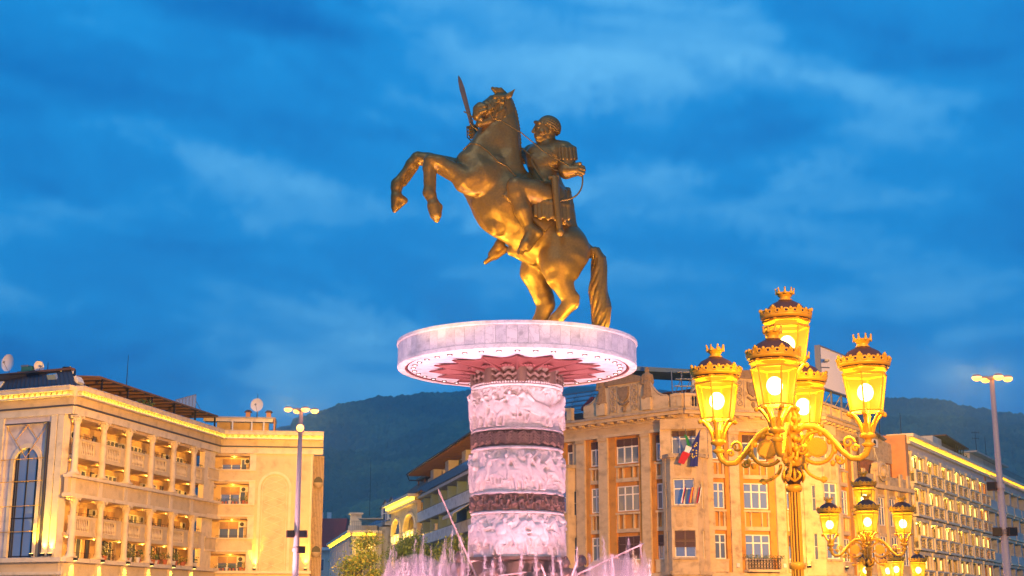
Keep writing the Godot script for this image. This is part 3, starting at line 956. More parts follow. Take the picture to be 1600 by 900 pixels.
func leaf_band(h: float, up: float, circ: float, kind: int) -> void:
	hw = int(circ / hcell)
	hh = int(h / hcell) + 1
	hm = PackedFloat32Array()
	hm.resize(hw * hh)
	hm.fill(0.0)
	rng.seed = 70 + kind
	var nrep := 26 if kind == 0 else 18 if kind == 1 else 32
	var wd := circ / nrep
	for i in nrep:
		var x := (i + 0.5) * wd
		if kind == 0:      # palmettes
			stamp(x, h * 0.12, 0.05, x, h * 0.85, 0.05, up)
			for q in [-1.0, 1.0]:
				for r in 4:
					var y := h * (0.12 + r * 0.17)
					stamp(x, y, 0.05, x + q * wd * 0.42, y + h * 0.24, 0.075, up * (0.75 + 0.1 * r))
		elif kind == 1:    # running leaf scroll
			var prev := Vector2(x - wd / 2, h * 0.5)
			for s in 9:
				var t := s / 8.0
				var p := Vector2(x - wd / 2 + wd * t, h * (0.5 + 0.22 * sin(TAU * t)))
				stamp(prev.x, prev.y, 0.045, p.x, p.y, 0.045, up * 0.8)
				prev = p
				if s % 2 == 1:
					for q in [-1.0, 1.0]:
						var e := p + Vector2(rng.randf_range(-0.08, 0.16), q * h * rng.randf_range(0.22, 0.32))
						stamp(p.x, p.y, 0.05, e.x, e.y, 0.11, up)
						stamp(e.x, e.y, 0.09, e.x + rng.randf_range(-0.12, 0.12), e.y, 0.06, up * 1.2)
		else:              # capital: clustered leaves between eight piers
			if i % 4 == 0:
				stamp(x, 0.0, 0.27, x, h, 0.30, up * 1.5)
			else:
				for r in 3:
					for q in [-1.0, 1.0]:
						var y := h * (0.1 + r * 0.3)
						stamp(x, y, 0.06, x + q * wd * 0.4, y + h * 0.16, 0.12, up * (0.8 + 0.15 * r))
				stamp(x, h * 0.86, 0.16, x + wd * 0.2, h * 0.88, 0.16, up * 1.5)

func wrapped(R: float, y0: float, h: float) -> MB:
	var mb := MB.new()
	var rows := []
	for j in hh:
		var row := PackedVector3Array()
		for i in hw:
			var t := -TAU * i / hw + PI
			var s := 0.0
			if j > 0 and j < hh - 1:
				for dj in [-1, 0, 1]:
					s += hm[(j + dj) * hw + i] * (4.0 if dj == 0 else 0.7) + hm[(j + dj) * hw + (i + 1) % hw] * 0.4 + hm[(j + dj) * hw + posmod(i - 1, hw)] * 0.4
				s /= 7.8
			var r := R + s
			row.append(Vector3(cos(t) * r, y0 + h * j / (hh - 1), sin(t) * r))
		rows.append(row)
	mb.grid(rows, true)
	return mb

func build_column(at: Vector3) -> void:
	var C := thing("monument_column", "marble relief column with bronze leaf bands carrying a broad round disc", "column", at)
	var R := 2.53
	var circ := TAU * R
	# levels, bottom up
	for k in 3:
		var y0: float = [4.67, 8.33, 11.97][k]
		var y1: float = [7.06, 10.70, 14.34][k]
		battle(y1 - y0, 100 + k, 0.30, circ)
		put(C, "relief_drum", wrapped(R, y0, y1 - y0), M.relief)
	for k in 2:
		var y0: float = [7.24, 10.88][k]
		var y1: float = [8.15, 11.79][k]
		leaf_band(y1 - y0, 0.22, circ, 1 - k)
		put(C, "leaf_band", wrapped(R + 0.03, y0, y1 - y0), M.bronze_dark)
	for y in [7.06, 8.15, 10.70, 11.79, 14.34]:
		var mo := MB.new()
		mo.lathe([Vector2(R - 0.05, y), Vector2(R + 0.10, y), Vector2(R + 0.19, y + 0.05), Vector2(R + 0.2, y + 0.1), Vector2(R + 0.12, y + 0.15), Vector2(R + 0.1, y + 0.18), Vector2(R - 0.05, y + 0.18)], Vector3.ZERO, 96)
		put(C, "moulding", mo, M.marble_2)
	var bead := MB.new()
	for i in 100:
		var t := TAU * i / 100
		bead.ball(Vector3(cos(t) * (R + 0.14), 14.57, sin(t) * (R + 0.14)), Vector3.ONE * 0.07, 6, 4)
	put(C, "bead_ring", bead, M.marble_2)
	# capital and its leafy canopy
	leaf_band(1.1, 0.16, circ, 2)
	put(C, "capital", wrapped(R + 0.02, 14.52, 1.1), M.bronze_dark)
	var NP := 16
	var rows := []
	for q in 13:
		var f := q / 12.0
		var row := PackedVector3Array()
		for i in NP * 12:
			var t := -TAU * i / (NP * 12.0)
			var ph := absf(fmod(i / 12.0 + 0.5, 1.0) - 0.5) * 2.0   # 0 on a rib, 1 between two
			var edge := 4.05 + 1.15 * pow(1.0 - ph, 1.9)
			var r := lerpf(2.6, edge, f)
			var y := 15.36 + 0.30 * pow(f, 0.8) + 0.08 * sin(ph * PI / 2) * sin(f * PI) - 0.10 * (1.0 - ph) * sin(f * PI * 0.9) - 0.06 * (1.0 - ph) * f
			row.append(Vector3(cos(t) * r, y, sin(t) * r))
		rows.append(row)
	var cap := MB.new()
	cap.grid(rows, true)
	var back := []
	for r in rows:
		var row := PackedVector3Array()
		for p in r:
			row.append(p + Vector3(0, 0.07, 0))
		back.append(row)
	back.reverse()
	cap.grid(back, true)
	cap.grid([rows[12], back[0]], true)
	put(C, "canopy", cap, M.bronze_red)
	for i in NP:
		var t := TAU * i / NP
		var d := Vector3(cos(t), 0, sin(t))
		var rb := MB.new()
		rb.tube([d * 2.6 + Vector3(0, 15.30, 0), d * 3.3 + Vector3(0, 15.38, 0), d * 4.2 + Vector3(0, 15.47, 0), d * 5.25 + Vector3(0, 15.58, 0)], [0.10, 0.09, 0.07, 0.03], 6)
		put(C, "canopy_rib", rb, M.bronze_red)
		# leaf lobes between ribs
		var t2 := t + PI / NP
		var d2 := Vector3(cos(t2), 0, sin(t2))
		var lf := MB.new()
		for w in 5:
			var s := (w - 2) * 0.17
			var side := Vector3(-d2.z, 0, d2.x) * s
			lf.ball(d2 * (3.3 - absf(s) * 0.4) + side + Vector3(0, 15.46, 0), Vector3(0.11, 0.07, 0.11), 6, 4)
		put(C, "canopy_leaf", lf, M.bronze_red)
	# disc
	var RD := 7.12
	var yb := 15.68
	var yt := 17.23
	var core := MB.new()
	core.lathe([Vector2(0.0, yt - 0.02), Vector2(RD - 0.12, yt - 0.02), Vector2(RD - 0.12, yb + 0.12), Vector2(RD - 0.42, yb + 0.12)], Vector3.ZERO, 120, Basis(), true)
	put(C, "disc_core", core, M.joint)
	var sf := MB.new()
	sf.lathe([Vector2(RD - 0.62, yb + 0.06), Vector2(2.0, yb + 0.06)], Vector3.ZERO, 120)
	put(C, "soffit", sf, M.soffit)
	var rg := MB.new()
	rg.lathe([Vector2(RD - 0.44, yb + 0.14), Vector2(RD - 0.44, yb + 0.0), Vector2(RD - 0.06, yb), Vector2(RD + 0.0, yb + 0.03), Vector2(RD + 0.0, yb + 0.26), Vector2(RD - 0.11, yb + 0.26)], Vector3.ZERO, 160, Basis(), true)
	put(C, "rim_moulding", rg, M.marble_2)
	var rt := MB.new()
	rt.lathe([Vector2(RD - 0.11, yt - 0.22), Vector2(RD + 0.02, yt - 0.22), Vector2(RD + 0.06, yt - 0.16), Vector2(RD + 0.06, yt + 0.0), Vector2(RD - 0.5, yt + 0.0)], Vector3.ZERO, 160, Basis(), true)
	put(C, "rim_cap", rt, M.marble_0)
	var NPAN := 74
	for i in NPAN:
		var pn := MB.new()
		var w := TAU / NPAN
		var g := 0.006 / RD
		for seg in 2:
			var a0 := -w / 2 + g + (w - 2 * g) * seg / 2.0
			var a1 := -w / 2 + g + (w - 2 * g) * (seg + 1) / 2.0
			var p0 := Vector3(cos(a0), 0, sin(a0)) * (RD - 0.015)
			var p1 := Vector3(cos(a1), 0, sin(a1)) * (RD - 0.015)
			var q0 := p0 * ((RD - 0.11) / (RD - 0.015))
			var q1 := p1 * ((RD - 0.11) / (RD - 0.015))
			var lo := Vector3(0, yb + 0.27, 0)
			var hi := Vector3(0, yt - 0.23, 0)
			pn.quad(p1 + lo, p0 + lo, p0 + hi, p1 + hi)
			pn.quad(p1 + hi, p0 + hi, q0 + hi, q1 + hi)
			pn.quad(q1 + lo, q0 + lo, p0 + lo, p1 + lo)
			if seg == 0:
				pn.quad(p0 + lo, q0 + lo, q0 + hi, p0 + hi)
			else:
				pn.quad(q1 + lo, p1 + lo, p1 + hi, q1 + hi)
		part(C, "rim_panel", pn.mesh(), M["marble_%d" % [0, 1, 0, 2, 1, 0, 0, 1, 2][(i * 7 + i / 5) % 9]], Transform3D(Basis(Vector3.UP, w * i), Vector3.ZERO))
	var ring := MB.new()
	ring.lathe([Vector2(RD - 0.56, yb + 0.055), Vector2(RD - 0.50, yb + 0.03), Vector2(RD - 0.44, yb + 0.055)], Vector3.ZERO, 160)
	put(C, "shadow_ring", ring, M.bronze_red)
	var lampm := MB.new()
	lampm.lathe([Vector2(0.0, -0.03), Vector2(0.10, -0.03), Vector2(0.12, 0.0)], Vector3.ZERO, 12, Basis(), true)
	var lamp_mesh := lampm.mesh()
	var hood := MB.new()
	hood.lathe([Vector2(0.12, -0.05), Vector2(0.15, -0.05), Vector2(0.16, 0.02)], Vector3.ZERO, 12, Basis(), true)
	var hood_mesh := hood.mesh()
	for i in 38:
		var t := TAU * (i + 0.5) / 38
		var q := Transform3D(Basis(), Vector3(cos(t) * (RD - 0.95), yb + 0.03, sin(t) * (RD - 0.95)))
		var h := part(C, "soffit_lamp", hood_mesh, M.bronze_dark, q)
		part(h, "lens", lamp_mesh, M.soffit_glow)
	# plinth
	var pl := MB.new()
	pl.lathe([Vector2(2.55, 4.67), Vector2(2.78, 4.67), Vector2(2.78, 4.5), Vector2(2.62, 4.4), Vector2(2.62, 1.6), Vector2(3.4, 1.5), Vector2(3.4, 0.6), Vector2(4.6, 0.6), Vector2(4.6, 0.0)], Vector3.ZERO, 64, Basis(), true)
	put(C, "plinth", pl, M.bronze_dark)

# ---------------------------------------------------------------- building pieces
# window with frame bars and one pane per light; transom: share of height, 0 for none
func window(parent: Node, F: Transform3D, s0: float, s1: float, y0: float, y1: float, n: float, cols := 2, transom := 0.0, fm: Material = null, gm: Material = null, blind := 0.0, bm: Material = null) -> Node3D:
	fm = fm if fm else M.window_white
	gm = gm if gm else M.glass
	var w := s1 - s0
	var h := y1 - y0
	var t := minf(0.075, w * 0.09)
	var mb := MB.new()
	mb.rb(s0, s0 + t, y0, y1, n, n + 0.07)
	mb.rb(s1 - t, s1, y0, y1, n, n + 0.07)
	mb.rb(s0 + t, s1 - t, y0, y0 + t, n, n + 0.068)
	mb.rb(s0 + t, s1 - t, y1 - t, y1, n, n + 0.068)
	for c in range(1, cols):
		var x := s0 + w * c / cols
		mb.rb(x - t * 0.7, x + t * 0.7, y0 + t, y1 - t, n, n + 0.066)
	if transom > 0.0:
		var y := y0 + h * transom
		mb.rb(s0 + t, s1 - t, y - t * 0.6, y + t * 0.6, n + 0.002, n + 0.062)
	var o := put(parent, "window", mb, fm, F)
	for c in cols:
		var a := s0 + w * c / cols
		var b := s0 + w * (c + 1) / cols
		if transom > 0.0:
			fbox(o, "pane", gm, Transform3D(), a + 0.01, b - 0.01, y0 + 0.01, y0 + h * transom, n + 0.005, n + 0.02)
			fbox(o, "pane", gm, Transform3D(), a + 0.01, b - 0.01, y0 + h * transom + 0.001, y1 - 0.01, n + 0.005, n + 0.02)
		else:
			fbox(o, "pane", gm, Transform3D(), a + 0.01, b - 0.01, y0 + 0.01, y1 - 0.01, n + 0.005, n + 0.02)
	if blind > 0.0:
		var sl := MB.new()
		var ns := int(h * blind / 0.09) + 1
		for i in ns:
			var yy := y1 - h * blind * (i + 1) / ns
			sl.rb(s0 + 0.02, s1 - 0.02, yy, yy + h * blind / ns * 0.86, n + 0.075, n + 0.10 + (i % 2) * 0.004)
		put(o, "blind", sl, bm if bm else M.shutter)
	return o

func ac_unit(parent: Node, F: Transform3D, s: float, y: float, n: float, w := 0.8) -> void:
	var mb := MB.new()
	mb.rb(s - w / 2, s + w / 2, y, y + w * 0.7, n, n + 0.3)
	var o := put(parent, "air_conditioner", mb, M.ac_white, F)
	var f := MB.new()
	f.cyl(Vector3(s - w * 0.12, y + w * 0.35, n + 0.3), Vector3(s - w * 0.12, y + w * 0.35, n + 0.315), w * 0.27, w * 0.27, 16)
	put(o, "fan", f, M.iron)
	var g := MB.new()
	g.tube([Vector3(s + w * 0.3, y, n + 0.05), Vector3(s + w * 0.3, y - 0.8, n + 0.05)], 0.03, 5)
	put(o, "hose", g, M.ac_white)

func railing(parent: Node, F: Transform3D, s0: float, s1: float, y0: float, y1: float, n: float, step := 0.12) -> void:
	var mb := MB.new()
	mb.rb(s0, s1, y1 - 0.03, y1, n, n + 0.03)
	mb.rb(s0, s1, y0, y0 + 0.02, n, n + 0.028)
	var k := int((s1 - s0) / step)
	for i in k + 1:
		var s := s0 + (s1 - s0) * i / maxi(k, 1)
		mb.rb(s - 0.008, s + 0.008, y0 + 0.02, y1 - 0.03, n + 0.005, n + 0.022)
	put(parent, "railing", mb, M.iron, F)

func balusters(parent: Node, F: Transform3D, s0: float, s1: float, y0: float, y1: float, n: float, m: Material, step := 0.2) -> void:
	var mb := MB.new()
	var k := maxi(2, int((s1 - s0) / step))
	var h := y1 - y0
	for i in k:
		var s := s0 + (s1 - s0) * (i + 0.5) / k
		mb.lathe([Vector2(0.06, 0), Vector2(0.06, 0.08 * h), Vector2(0.03, 0.14 * h), Vector2(0.065, 0.36 * h), Vector2(0.03, 0.75 * h), Vector2(0.028, 0.86 * h), Vector2(0.06, 0.92 * h), Vector2(0.06, h)], Vector3(s, y0, n), 8)
	put(parent, "balustrade", mb, m, F)

func plant_tuft(parent: Node, p: Vector3, r: float, k: int, leafs := 26) -> void:
	var mb := MB.new()
	for i in leafs:
		var d := Vector3(rng.randf_range(-1, 1), rng.randf_range(0.0, 1.4), rng.randf_range(-0.7, 0.7)) * r
		var u := Vector3(rng.randf_range(-1, 1), rng.randf_range(-0.3, 1), rng.randf_range(-1, 1)).normalized() * r * 0.42
		var w := u.cross(Vector3(rng.randf_range(-1, 1), 1, rng.randf_range(-1, 1))).normalized() * r * 0.2
		mb.tri(p + d - w, p + d + w, p + d + u)
	put(parent, "plant", mb, M["leaf_%d" % k])

func flower_pot(parent: Node, p: Vector3, s: float, k: int) -> void:
	var mb := MB.new()
	mb.lathe([Vector2(0, 0), Vector2(s * 0.34, 0), Vector2(s * 0.5, s * 0.8), Vector2(s * 0.54, s * 0.8), Vector2(s * 0.54, s * 0.95), Vector2(0, s * 0.9)], p, 10, Basis(), true)
	put(parent, "flower_pot", mb, M.terracotta if k != 2 else M.white_paint)
	plant_tuft(parent, p + Vector3(0, s, 0), s * 0.9, k, 30)

# a hooded wall lamp; dir is the way it shines, in frame axes
func wall_lamp(parent: Node, F: Transform3D, s: float, y: float, n: float, up: bool, e: float, ang := 28.0) -> void:
	var k := 1.0 if up else -1.0
	var mb := MB.new()
	mb.rb(s - 0.14, s + 0.14, y - 0.09, y + 0.09, n, n + 0.22)
	var o := put(parent, "wall_lamp", mb, M.iron, F)
	fbox(o, "lamp_glass", M.warm_glow, Transform3D(), s - 0.11, s + 0.11, y + k * 0.092 - 0.01, y + k * 0.092 + 0.012, n + 0.03, n + 0.19)
	var l := SpotLight3D.new()
	l.name = "wall_lamp_light"
	l.light_color = Color(1.0, 0.80, 0.22)
	l.light_energy = e
	l.spot_angle = ang
	l.spot_angle_attenuation = 0.8
	l.spot_range = 40
	l.spot_attenuation = 2
	l.light_size = 0.08
	l.shadow_enabled = true
	parent.add_child(l, true)
	var p := F * Vector3(s, y + k * 0.13, n + 0.12)
	l.transform = Transform3D(Basis.looking_at(F.basis * Vector3(0.0, k, -0.10), F.basis.z), p)

# a small round ceiling lamp on a balcony
func ceiling_lamp(parent: Node, F: Transform3D, s: float, y: float, n: float, e: float) -> void:
	var mb := MB.new()
	mb.lathe([Vector2(0.0, -0.07), Vector2(0.07, -0.06), Vector2(0.10, 0.0)], F * Vector3(s, y, n), 10)
	put(parent, "ceiling_lamp", mb, M.ceiling_glow)
	var l := OmniLight3D.new()
	l.name = "ceiling_lamp_light"
	l.light_color = Color(1.0, 0.72, 0.26)
	l.light_energy = e
	l.omni_range = 12
	l.omni_attenuation = 2
	l.light_size = 0.08
	l.shadow_enabled = true
	parent.add_child(l, true)
	l.position = F * Vector3(s, y - 0.12, n)

# glowing strip along a cornice with an area light just in front of it
func glow_strip(parent: Node, F: Transform3D, s0: float, s1: float, y: float, n: float, e: float, key := "strip_glow", tilt := Vector3(0, 1, -0.6)) -> void:
	fbox(parent, "strip_light", M[key], F, s0, s1, y - 0.015, y + 0.015, n, n + 0.04)
	var l := AreaLight3D.new()
	l.name = "strip_light_area"
	l.light_color = M[key].emission
	l.light_energy = e
	l.area_size = Vector2(s1 - s0, 0.06)
	l.area_normalize_energy = true
	l.area_range = 30
	l.shadow_enabled = true
	parent.add_child(l, true)
	l.transform = Transform3D(Basis.looking_at(F.basis * tilt.normalized(), F.basis.z), F * Vector3((s0 + s1) / 2, y + 0.03, n + 0.02))

# ---------------------------------------------------------------- the cream hotel on the left
func build_hotel() -> void:
	var P := Vector2(-32.01, -100.0)
	var A := Vector2(-38.69, -103.04)
	var Q := Vector2(-26.71, -125.85)
	var R := Vector2(-17.42, -127.10)
	var H := thing("cream_hotel", "cream stucco block with two-storey columned balconies and an arched window", "building", Vector3(P.x, 0, P.y))
	var FA := frame(A, P, P)
	var FB := frame(P, Q, P)
	var FC := frame(Q, R, P)
	# ---- the common entablature
	for q in [[FA, -12.0, 7.34 + 0.0], [FB, 0.0, 26.39], [FC, 0.0, 9.37]]:
		var F: Transform3D = q[0]
		var a: float = q[1]
		var b: float = q[2]
		var e0 := 0.0 if F == FA else 0.0
		fbox(H, "beam", M.cream_light, F, a, b, 15.72, 16.28, -0.5, 0.14)
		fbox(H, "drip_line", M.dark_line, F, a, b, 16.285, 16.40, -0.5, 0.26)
		fbox(H, "frieze", M.cream, F, a, b, 16.405, 17.0, -0.5, 0.12)
		fbox(H, "fillet", M.cream_light, F, a, b, 17.005, 17.09, -0.5, 0.56)
		fbox(H, "bed_moulding", M.cream_light, F, a, b, 17.095, 17.40, -0.5, 0.16)
		fbox(H, "cornice", M.cream_light, F, a, b, 17.405, 17.72, -0.8, 0.62)
		fbox(H, "cornice_cap", M.lilac, F, a, b, 17.725, 17.78, -0.8, 0.68)
		var k := int((minf(b, 60) - maxf(a, -3.0)) / 0.52)
		for i in k:
			var s := maxf(a, -3.0) + 0.2 + i * 0.52
			fbox(H, "dentil", M.cream_light, F, s, s + 0.28, 17.17, 17.40, 0.165, 0.42)
		glow_strip(H, F, maxf(a, -3.0) + 0.1, b - 0.1, 17.115, 0.46, 0.26 * (b - maxf(a, -3.0)))
	# ---- front with the tall arched window
	var wl := MB.new()
	# wall pieces round the recessed panel
	wl.rb(-12, 0.95, 0, 15.72, -0.6, 0.0)
	wl.rb(0.95, 5.05, 15.2, 15.72, -0.6, 0.0)
	wl.rb(0.95, 5.05, 0, 5.45, -0.6, 0.0)
	wl.rb(5.05, 6.6, 0, 15.72, -0.6, 0.0)
	put(H, "front_wall", wl, M.lilac, FA)
	var pan := MB.new()
	var ring := PackedVector2Array()
	ring.append(Vector2(0.95, 5.45))
	ring.append(Vector2(1.85, 5.45))
	for i in 25:
		var t := PI - PI * i / 24
		ring.append(Vector2(3.05 + cos(t) * 1.2, 12.25 + sin(t) * 1.2))
	ring.append(Vector2(4.25, 5.45))
	ring.append(Vector2(5.05, 5.45))
	ring.append(Vector2(5.05, 15.2))
	ring.append(Vector2(0.95, 15.2))
	pan.prism(ring, -0.35, -0.22, FA)
	put(H, "window_panel", pan, M.lilac)
	var sur := MB.new()
	var o_in := []
	for rr in [1.2, 1.52]:
		var row := PackedVector2Array()
		row.append(Vector2(3.05 - rr, 5.5))
		for i in 25:
			var t := PI - PI * i / 24
			row.append(Vector2(3.05 + cos(t) * rr, 12.25 + sin(t) * rr))
		row.append(Vector2(3.05 + rr, 5.5))
		o_in.append(row)
	var poly: PackedVector2Array = o_in[1].duplicate()
	var back: PackedVector2Array = o_in[0].duplicate()
	back.reverse()
	poly.append_array(back)
	sur.prism(poly, -0.23, -0.08, FA)
	put(H, "arch_surround", sur, M.cream_light)
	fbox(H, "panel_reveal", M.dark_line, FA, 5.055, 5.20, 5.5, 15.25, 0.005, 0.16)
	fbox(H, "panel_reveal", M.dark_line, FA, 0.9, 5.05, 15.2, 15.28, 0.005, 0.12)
	var glassp := MB.new()
	var gl := PackedVector2Array(o_in[0])
	glassp.prism(gl, -0.34, -0.30, FA)
	var win := put(H, "arched_window", glassp, M.glass_sky)
	var mul := MB.new()
	for x in [1.95, 2.15, 3.05, 3.95, 4.15]:
		var top := 12.25 + sqrt(maxf(0.0, 1.44 - (x - 3.05) * (x - 3.05)))
		mul.rb(x - 0.035, x + 0.035, 5.45, top, -0.30, -0.24)
	for y in [5.55, 8.3, 11.0]:
		mul.rb(1.87, 4.23, y - 0.035, y + 0.035, -0.30, -0.238)
	put(win, "mullions", mul, M.iron, FA)
	var wire := MB.new()
	for y in [7.3, 9.15, 10.95, 12.6]:
		wire.tube([Vector3(0.4, y, 0.05), Vector3(5.0, y + 0.03, 0.05)], 0.028, 5)
	for x in [[1.0, 15.1, 3.05, 12.7], [3.05, 12.7, 5.0, 15.1], [2.0, 14.0, 3.05, 15.15], [3.05, 15.15, 4.1, 14.0]]:
		wire.tube([Vector3(x[0], x[1], 0.0), Vector3(x[2], x[3], 0.0)], 0.028, 5)
	put(H, "gilt_wires", wire, M.gilt, FA)
	for q in [[5.35, 5.9], [6.0, 6.58], [-0.1, 0.75], [-3.0, -0.6]]:
		fbox(H, "pilaster", M.cream_light, FA, q[0], q[1], 5.46, 15.70, 0.003, 0.12)
	for s in [0.35, 4.6, 5.62, 6.3]:
		wall_lamp(H, FA, s, 5.62, 0.2, true, 55.0)
	fbox(H, "ledge", M.cream_light, FA, -12, 7.5, 5.1, 5.42, -0.3, 0.5)
	fbox(H, "plinth_band", M.cream, FA, -12, 7.42, 0.0, 5.095, -0.3, 0.22)
	fbox(H, "string_course", M.cream_light, FA, -12, 7.55, 4.2, 4.42, 0.222, 0.36)
	# ---- long side with columns
	var colm := column_mesh(4.30, 0.245)
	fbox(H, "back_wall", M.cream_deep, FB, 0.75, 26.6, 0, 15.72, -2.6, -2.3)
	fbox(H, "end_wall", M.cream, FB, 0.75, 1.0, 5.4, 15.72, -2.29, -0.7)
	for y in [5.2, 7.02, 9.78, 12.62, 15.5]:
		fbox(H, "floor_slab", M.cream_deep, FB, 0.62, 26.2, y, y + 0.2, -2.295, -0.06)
	var sc := []
	for k in 6:
		sc.append(0.38 + k * 4.06)
	sc.append(23.6)
	for order in 2:
		var yb: float = [5.42, 11.35][order]
		for k in 6:
			part(H, "column", colm, M.cream_light, FB * Transform3D(Basis(), Vector3(sc[k] + (0.3 if order == 0 else 0.0), yb, 0.12)))
		fbox(H, "pier", M.cream_light, FB, 23.25, 24.6, yb, yb + 4.28, -0.5, 0.0)
		var f0: float = [7.02, 12.62][order]
		for k in 6:
			var a: float = sc[k] + 0.1
			var b: float = sc[k + 1] - (0.1 if k < 5 else 0.35)
			var c := (a + b) / 2
			var hw_ := (b - a) * 0.27
			var mb := MB.new()
			mb.rb(a, b, f0, f0 + 0.3, -0.16, 0.04)
			mb.rb(a, b, f0 + 1.28, f0 + 1.42, -0.18, 0.05)
			mb.rb(a, c - hw_, f0 + 0.3, f0 + 1.28, -0.12, 0.0)
			mb.rb(c + hw_, b, f0 + 0.3, f0 + 1.28, -0.12, 0.0)
			put(H, "parapet", mb, M.cream, FB)
			balusters(H, FB, c - hw_, c + hw_, f0 + 0.3, f0 + 1.28, -0.06, M.cream_light, 0.26)
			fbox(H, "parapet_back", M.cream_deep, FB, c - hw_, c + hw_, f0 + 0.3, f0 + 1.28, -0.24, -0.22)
		# doors and windows on the wall behind, both storeys
		for st in 2:
			var fl: float = [[5.42, 7.25], [9.98 + 1.2, 12.85]][order][st]
			for k in 6:
				var a: float = sc[k]
				var top := fl + (2.15 if st == 1 or order == 0 else 1.25)
				if order == 1 and st == 0:
					fl = 10.0
					top = 12.2
				if k % 3 == 1:
					window(H, FB, a + 1.2, a + 2.0, fl, top, -2.29, 1, 0.0, M.window_white, M.glass, 0.55 if st == 1 else 0.0, M.blind)
					window(H, FB, a + 2.7, a + 3.3, fl, top, -2.29, 1, 0.0, M.wood_door, M.glass)
				else:
					window(H, FB, a + 0.9, a + 2.9, fl + 0.1, top, -2.29, 3, 0.0, M.window_white, M.glass, [0.0, 0.4, 0.0, 0.0, 0.35, 0.0][(k + st * 2 + order) % 6], M.blind)
				ceiling_lamp(H, FB, a + 2.0, [[7.02, 9.78], [12.62, 15.5]][order][st], -1.2, [[1.7, 1.5], [1.0, 0.9]][order][st])
				if (k + st + order) % 2 == 0:
					ac_unit(H, FB, a + 3.3, fl + 1.55, -2.29, 0.75)
				railing(H, FB, sc[k] + 0.25, sc[k + 1] - 0.3, fl - 0.02 + (1.2 if st == 1 else 0.0), fl + (1.45 if st == 1 else 0.42), -0.2, 0.4)
				if k >= 2:
					grille(H, FB, sc[k] + 0.5, fl + (0.0 if st == 0 else 0.0))
	# band between the two orders
	fbox(H, "frieze_band", M.cream, FB, -0.3, 26.39, 9.98, 11.1, -0.2, 0.10)
	fbox(H, "band_cap", M.cream_light, FB, -0.35, 26.39, 11.105, 11.33, -0.3, 0.42)
	fbox(H, "architrave", M.cream_light, FB, -0.35, 26.39, 9.72, 9.975, -0.3, 0.40)
	fbox(H, "ledge", M.cream_light, FB, -0.4, 26.39, 5.1, 5.40, -0.3, 0.45)
	fbox(H, "plinth_band", M.cream, FB, -0.2, 26.39, 0, 5.095, -0.3, 0.15)
	for k in 6:
		fbox(H, "band_pilaster", M.cream_light, FB, sc[k] - 0.3, sc[k] + 0.3, 10.0, 11.1, 0.103, 0.16)
		fbox(H, "base_pilaster", M.cream_light, FB, sc[k] + 0.0, sc[k] + 0.62, 3.6, 5.09, 0.153, 0.30)
		wall_lamp(H, FB, sc[k] + 0.31, 5.30, 0.46, false, 8.0, 45.0)
		if k > 0:
			flower_pot(H, FB * Vector3(sc[k] + 1.6, 5.42, 0.0), 0.35, k % 3)
	for i in 16:
		flower_pot(H, FB * Vector3(9.6 + i * 0.82, 5.42, 0.1 - (i % 2) * 0.25), 0.28 + (i % 3) * 0.07, [1, 3, 2, 0][i % 4])
	# ---- angle balconies and the blank wall with the arch
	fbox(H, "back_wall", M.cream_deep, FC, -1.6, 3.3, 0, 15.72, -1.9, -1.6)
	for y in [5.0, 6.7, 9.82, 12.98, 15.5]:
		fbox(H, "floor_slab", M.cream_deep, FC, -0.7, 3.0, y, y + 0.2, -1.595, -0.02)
	for q in [[13.15, 14.26], [9.99, 11.14], [6.87, 8.11], [4.0, 5.2]]:
		for w in [[FC, -0.02, 3.32], [FB, 24.0, 26.37]]:
			fbox(H, "parapet", M.cream, w[0], w[1], w[2], q[0] + 0.16, q[1] - 0.12, -0.2, 0.05)
			fbox(H, "parapet_cap", M.cream_light, w[0], w[1], w[2], q[1] - 0.115, q[1], -0.25, 0.14)
			fbox(H, "parapet_foot", M.cream_light, w[0], w[1], w[2], q[0], q[0] + 0.155, -0.25, 0.12)
	for q in [[14.26, 15.72], [11.14, 13.15], [8.11, 9.99], [5.2, 6.87]]:
		fbox(H, "pier", M.cream_light, FC, 2.75, 3.32, q[0], q[1], -0.6, 0.02)
		fbox(H, "pier", M.cream_light, FB, 24.61, 25.6, q[0], q[1], -0.7, -0.05)
		window(H, FC, 0.15, 1.9, q[0] - 0.7, q[1] - 0.35, -1.59, 2, 0.0, M.window_white, M.glass_sky if q[0] > 11 else M.glass, 0.3, M.blind)
		window(H, FC, 1.9, 2.4, q[0] - 0.8, q[1] - 0.35, -1.59, 1, 0.0, M.window_white, M.glass)
		ac_unit(H, FC, 2.55 if q[0] > 14 else 2.3, q[1] - 0.85, -1.4, 0.7)
		railing(H, FC, 0.0, 2.7, q[0], q[0] + 0.2, -0.1, 0.1)
		ceiling_lamp(H, FC, 1.3, q[1] - 0.2, -0.8, 1.0)
	for q in [11.15, 5.21]:
		for i in 9:
			flower_pot(H, FC * Vector3(0.15 + i * 0.31, q, -0.12), 0.22 + 0.1 * float(i % 4 == 3), [2, 0, 1][i % 3])
	fbox(H, "blank_wall", M.cream, FC, 3.32, 8.5, 0, 15.72, -1.9, 0.0)
	fbox(H, "ledge", M.cream_light, FC, 0, 8.6, 4.95, 5.19, 0.053, 0.4)
	var ar := MB.new()
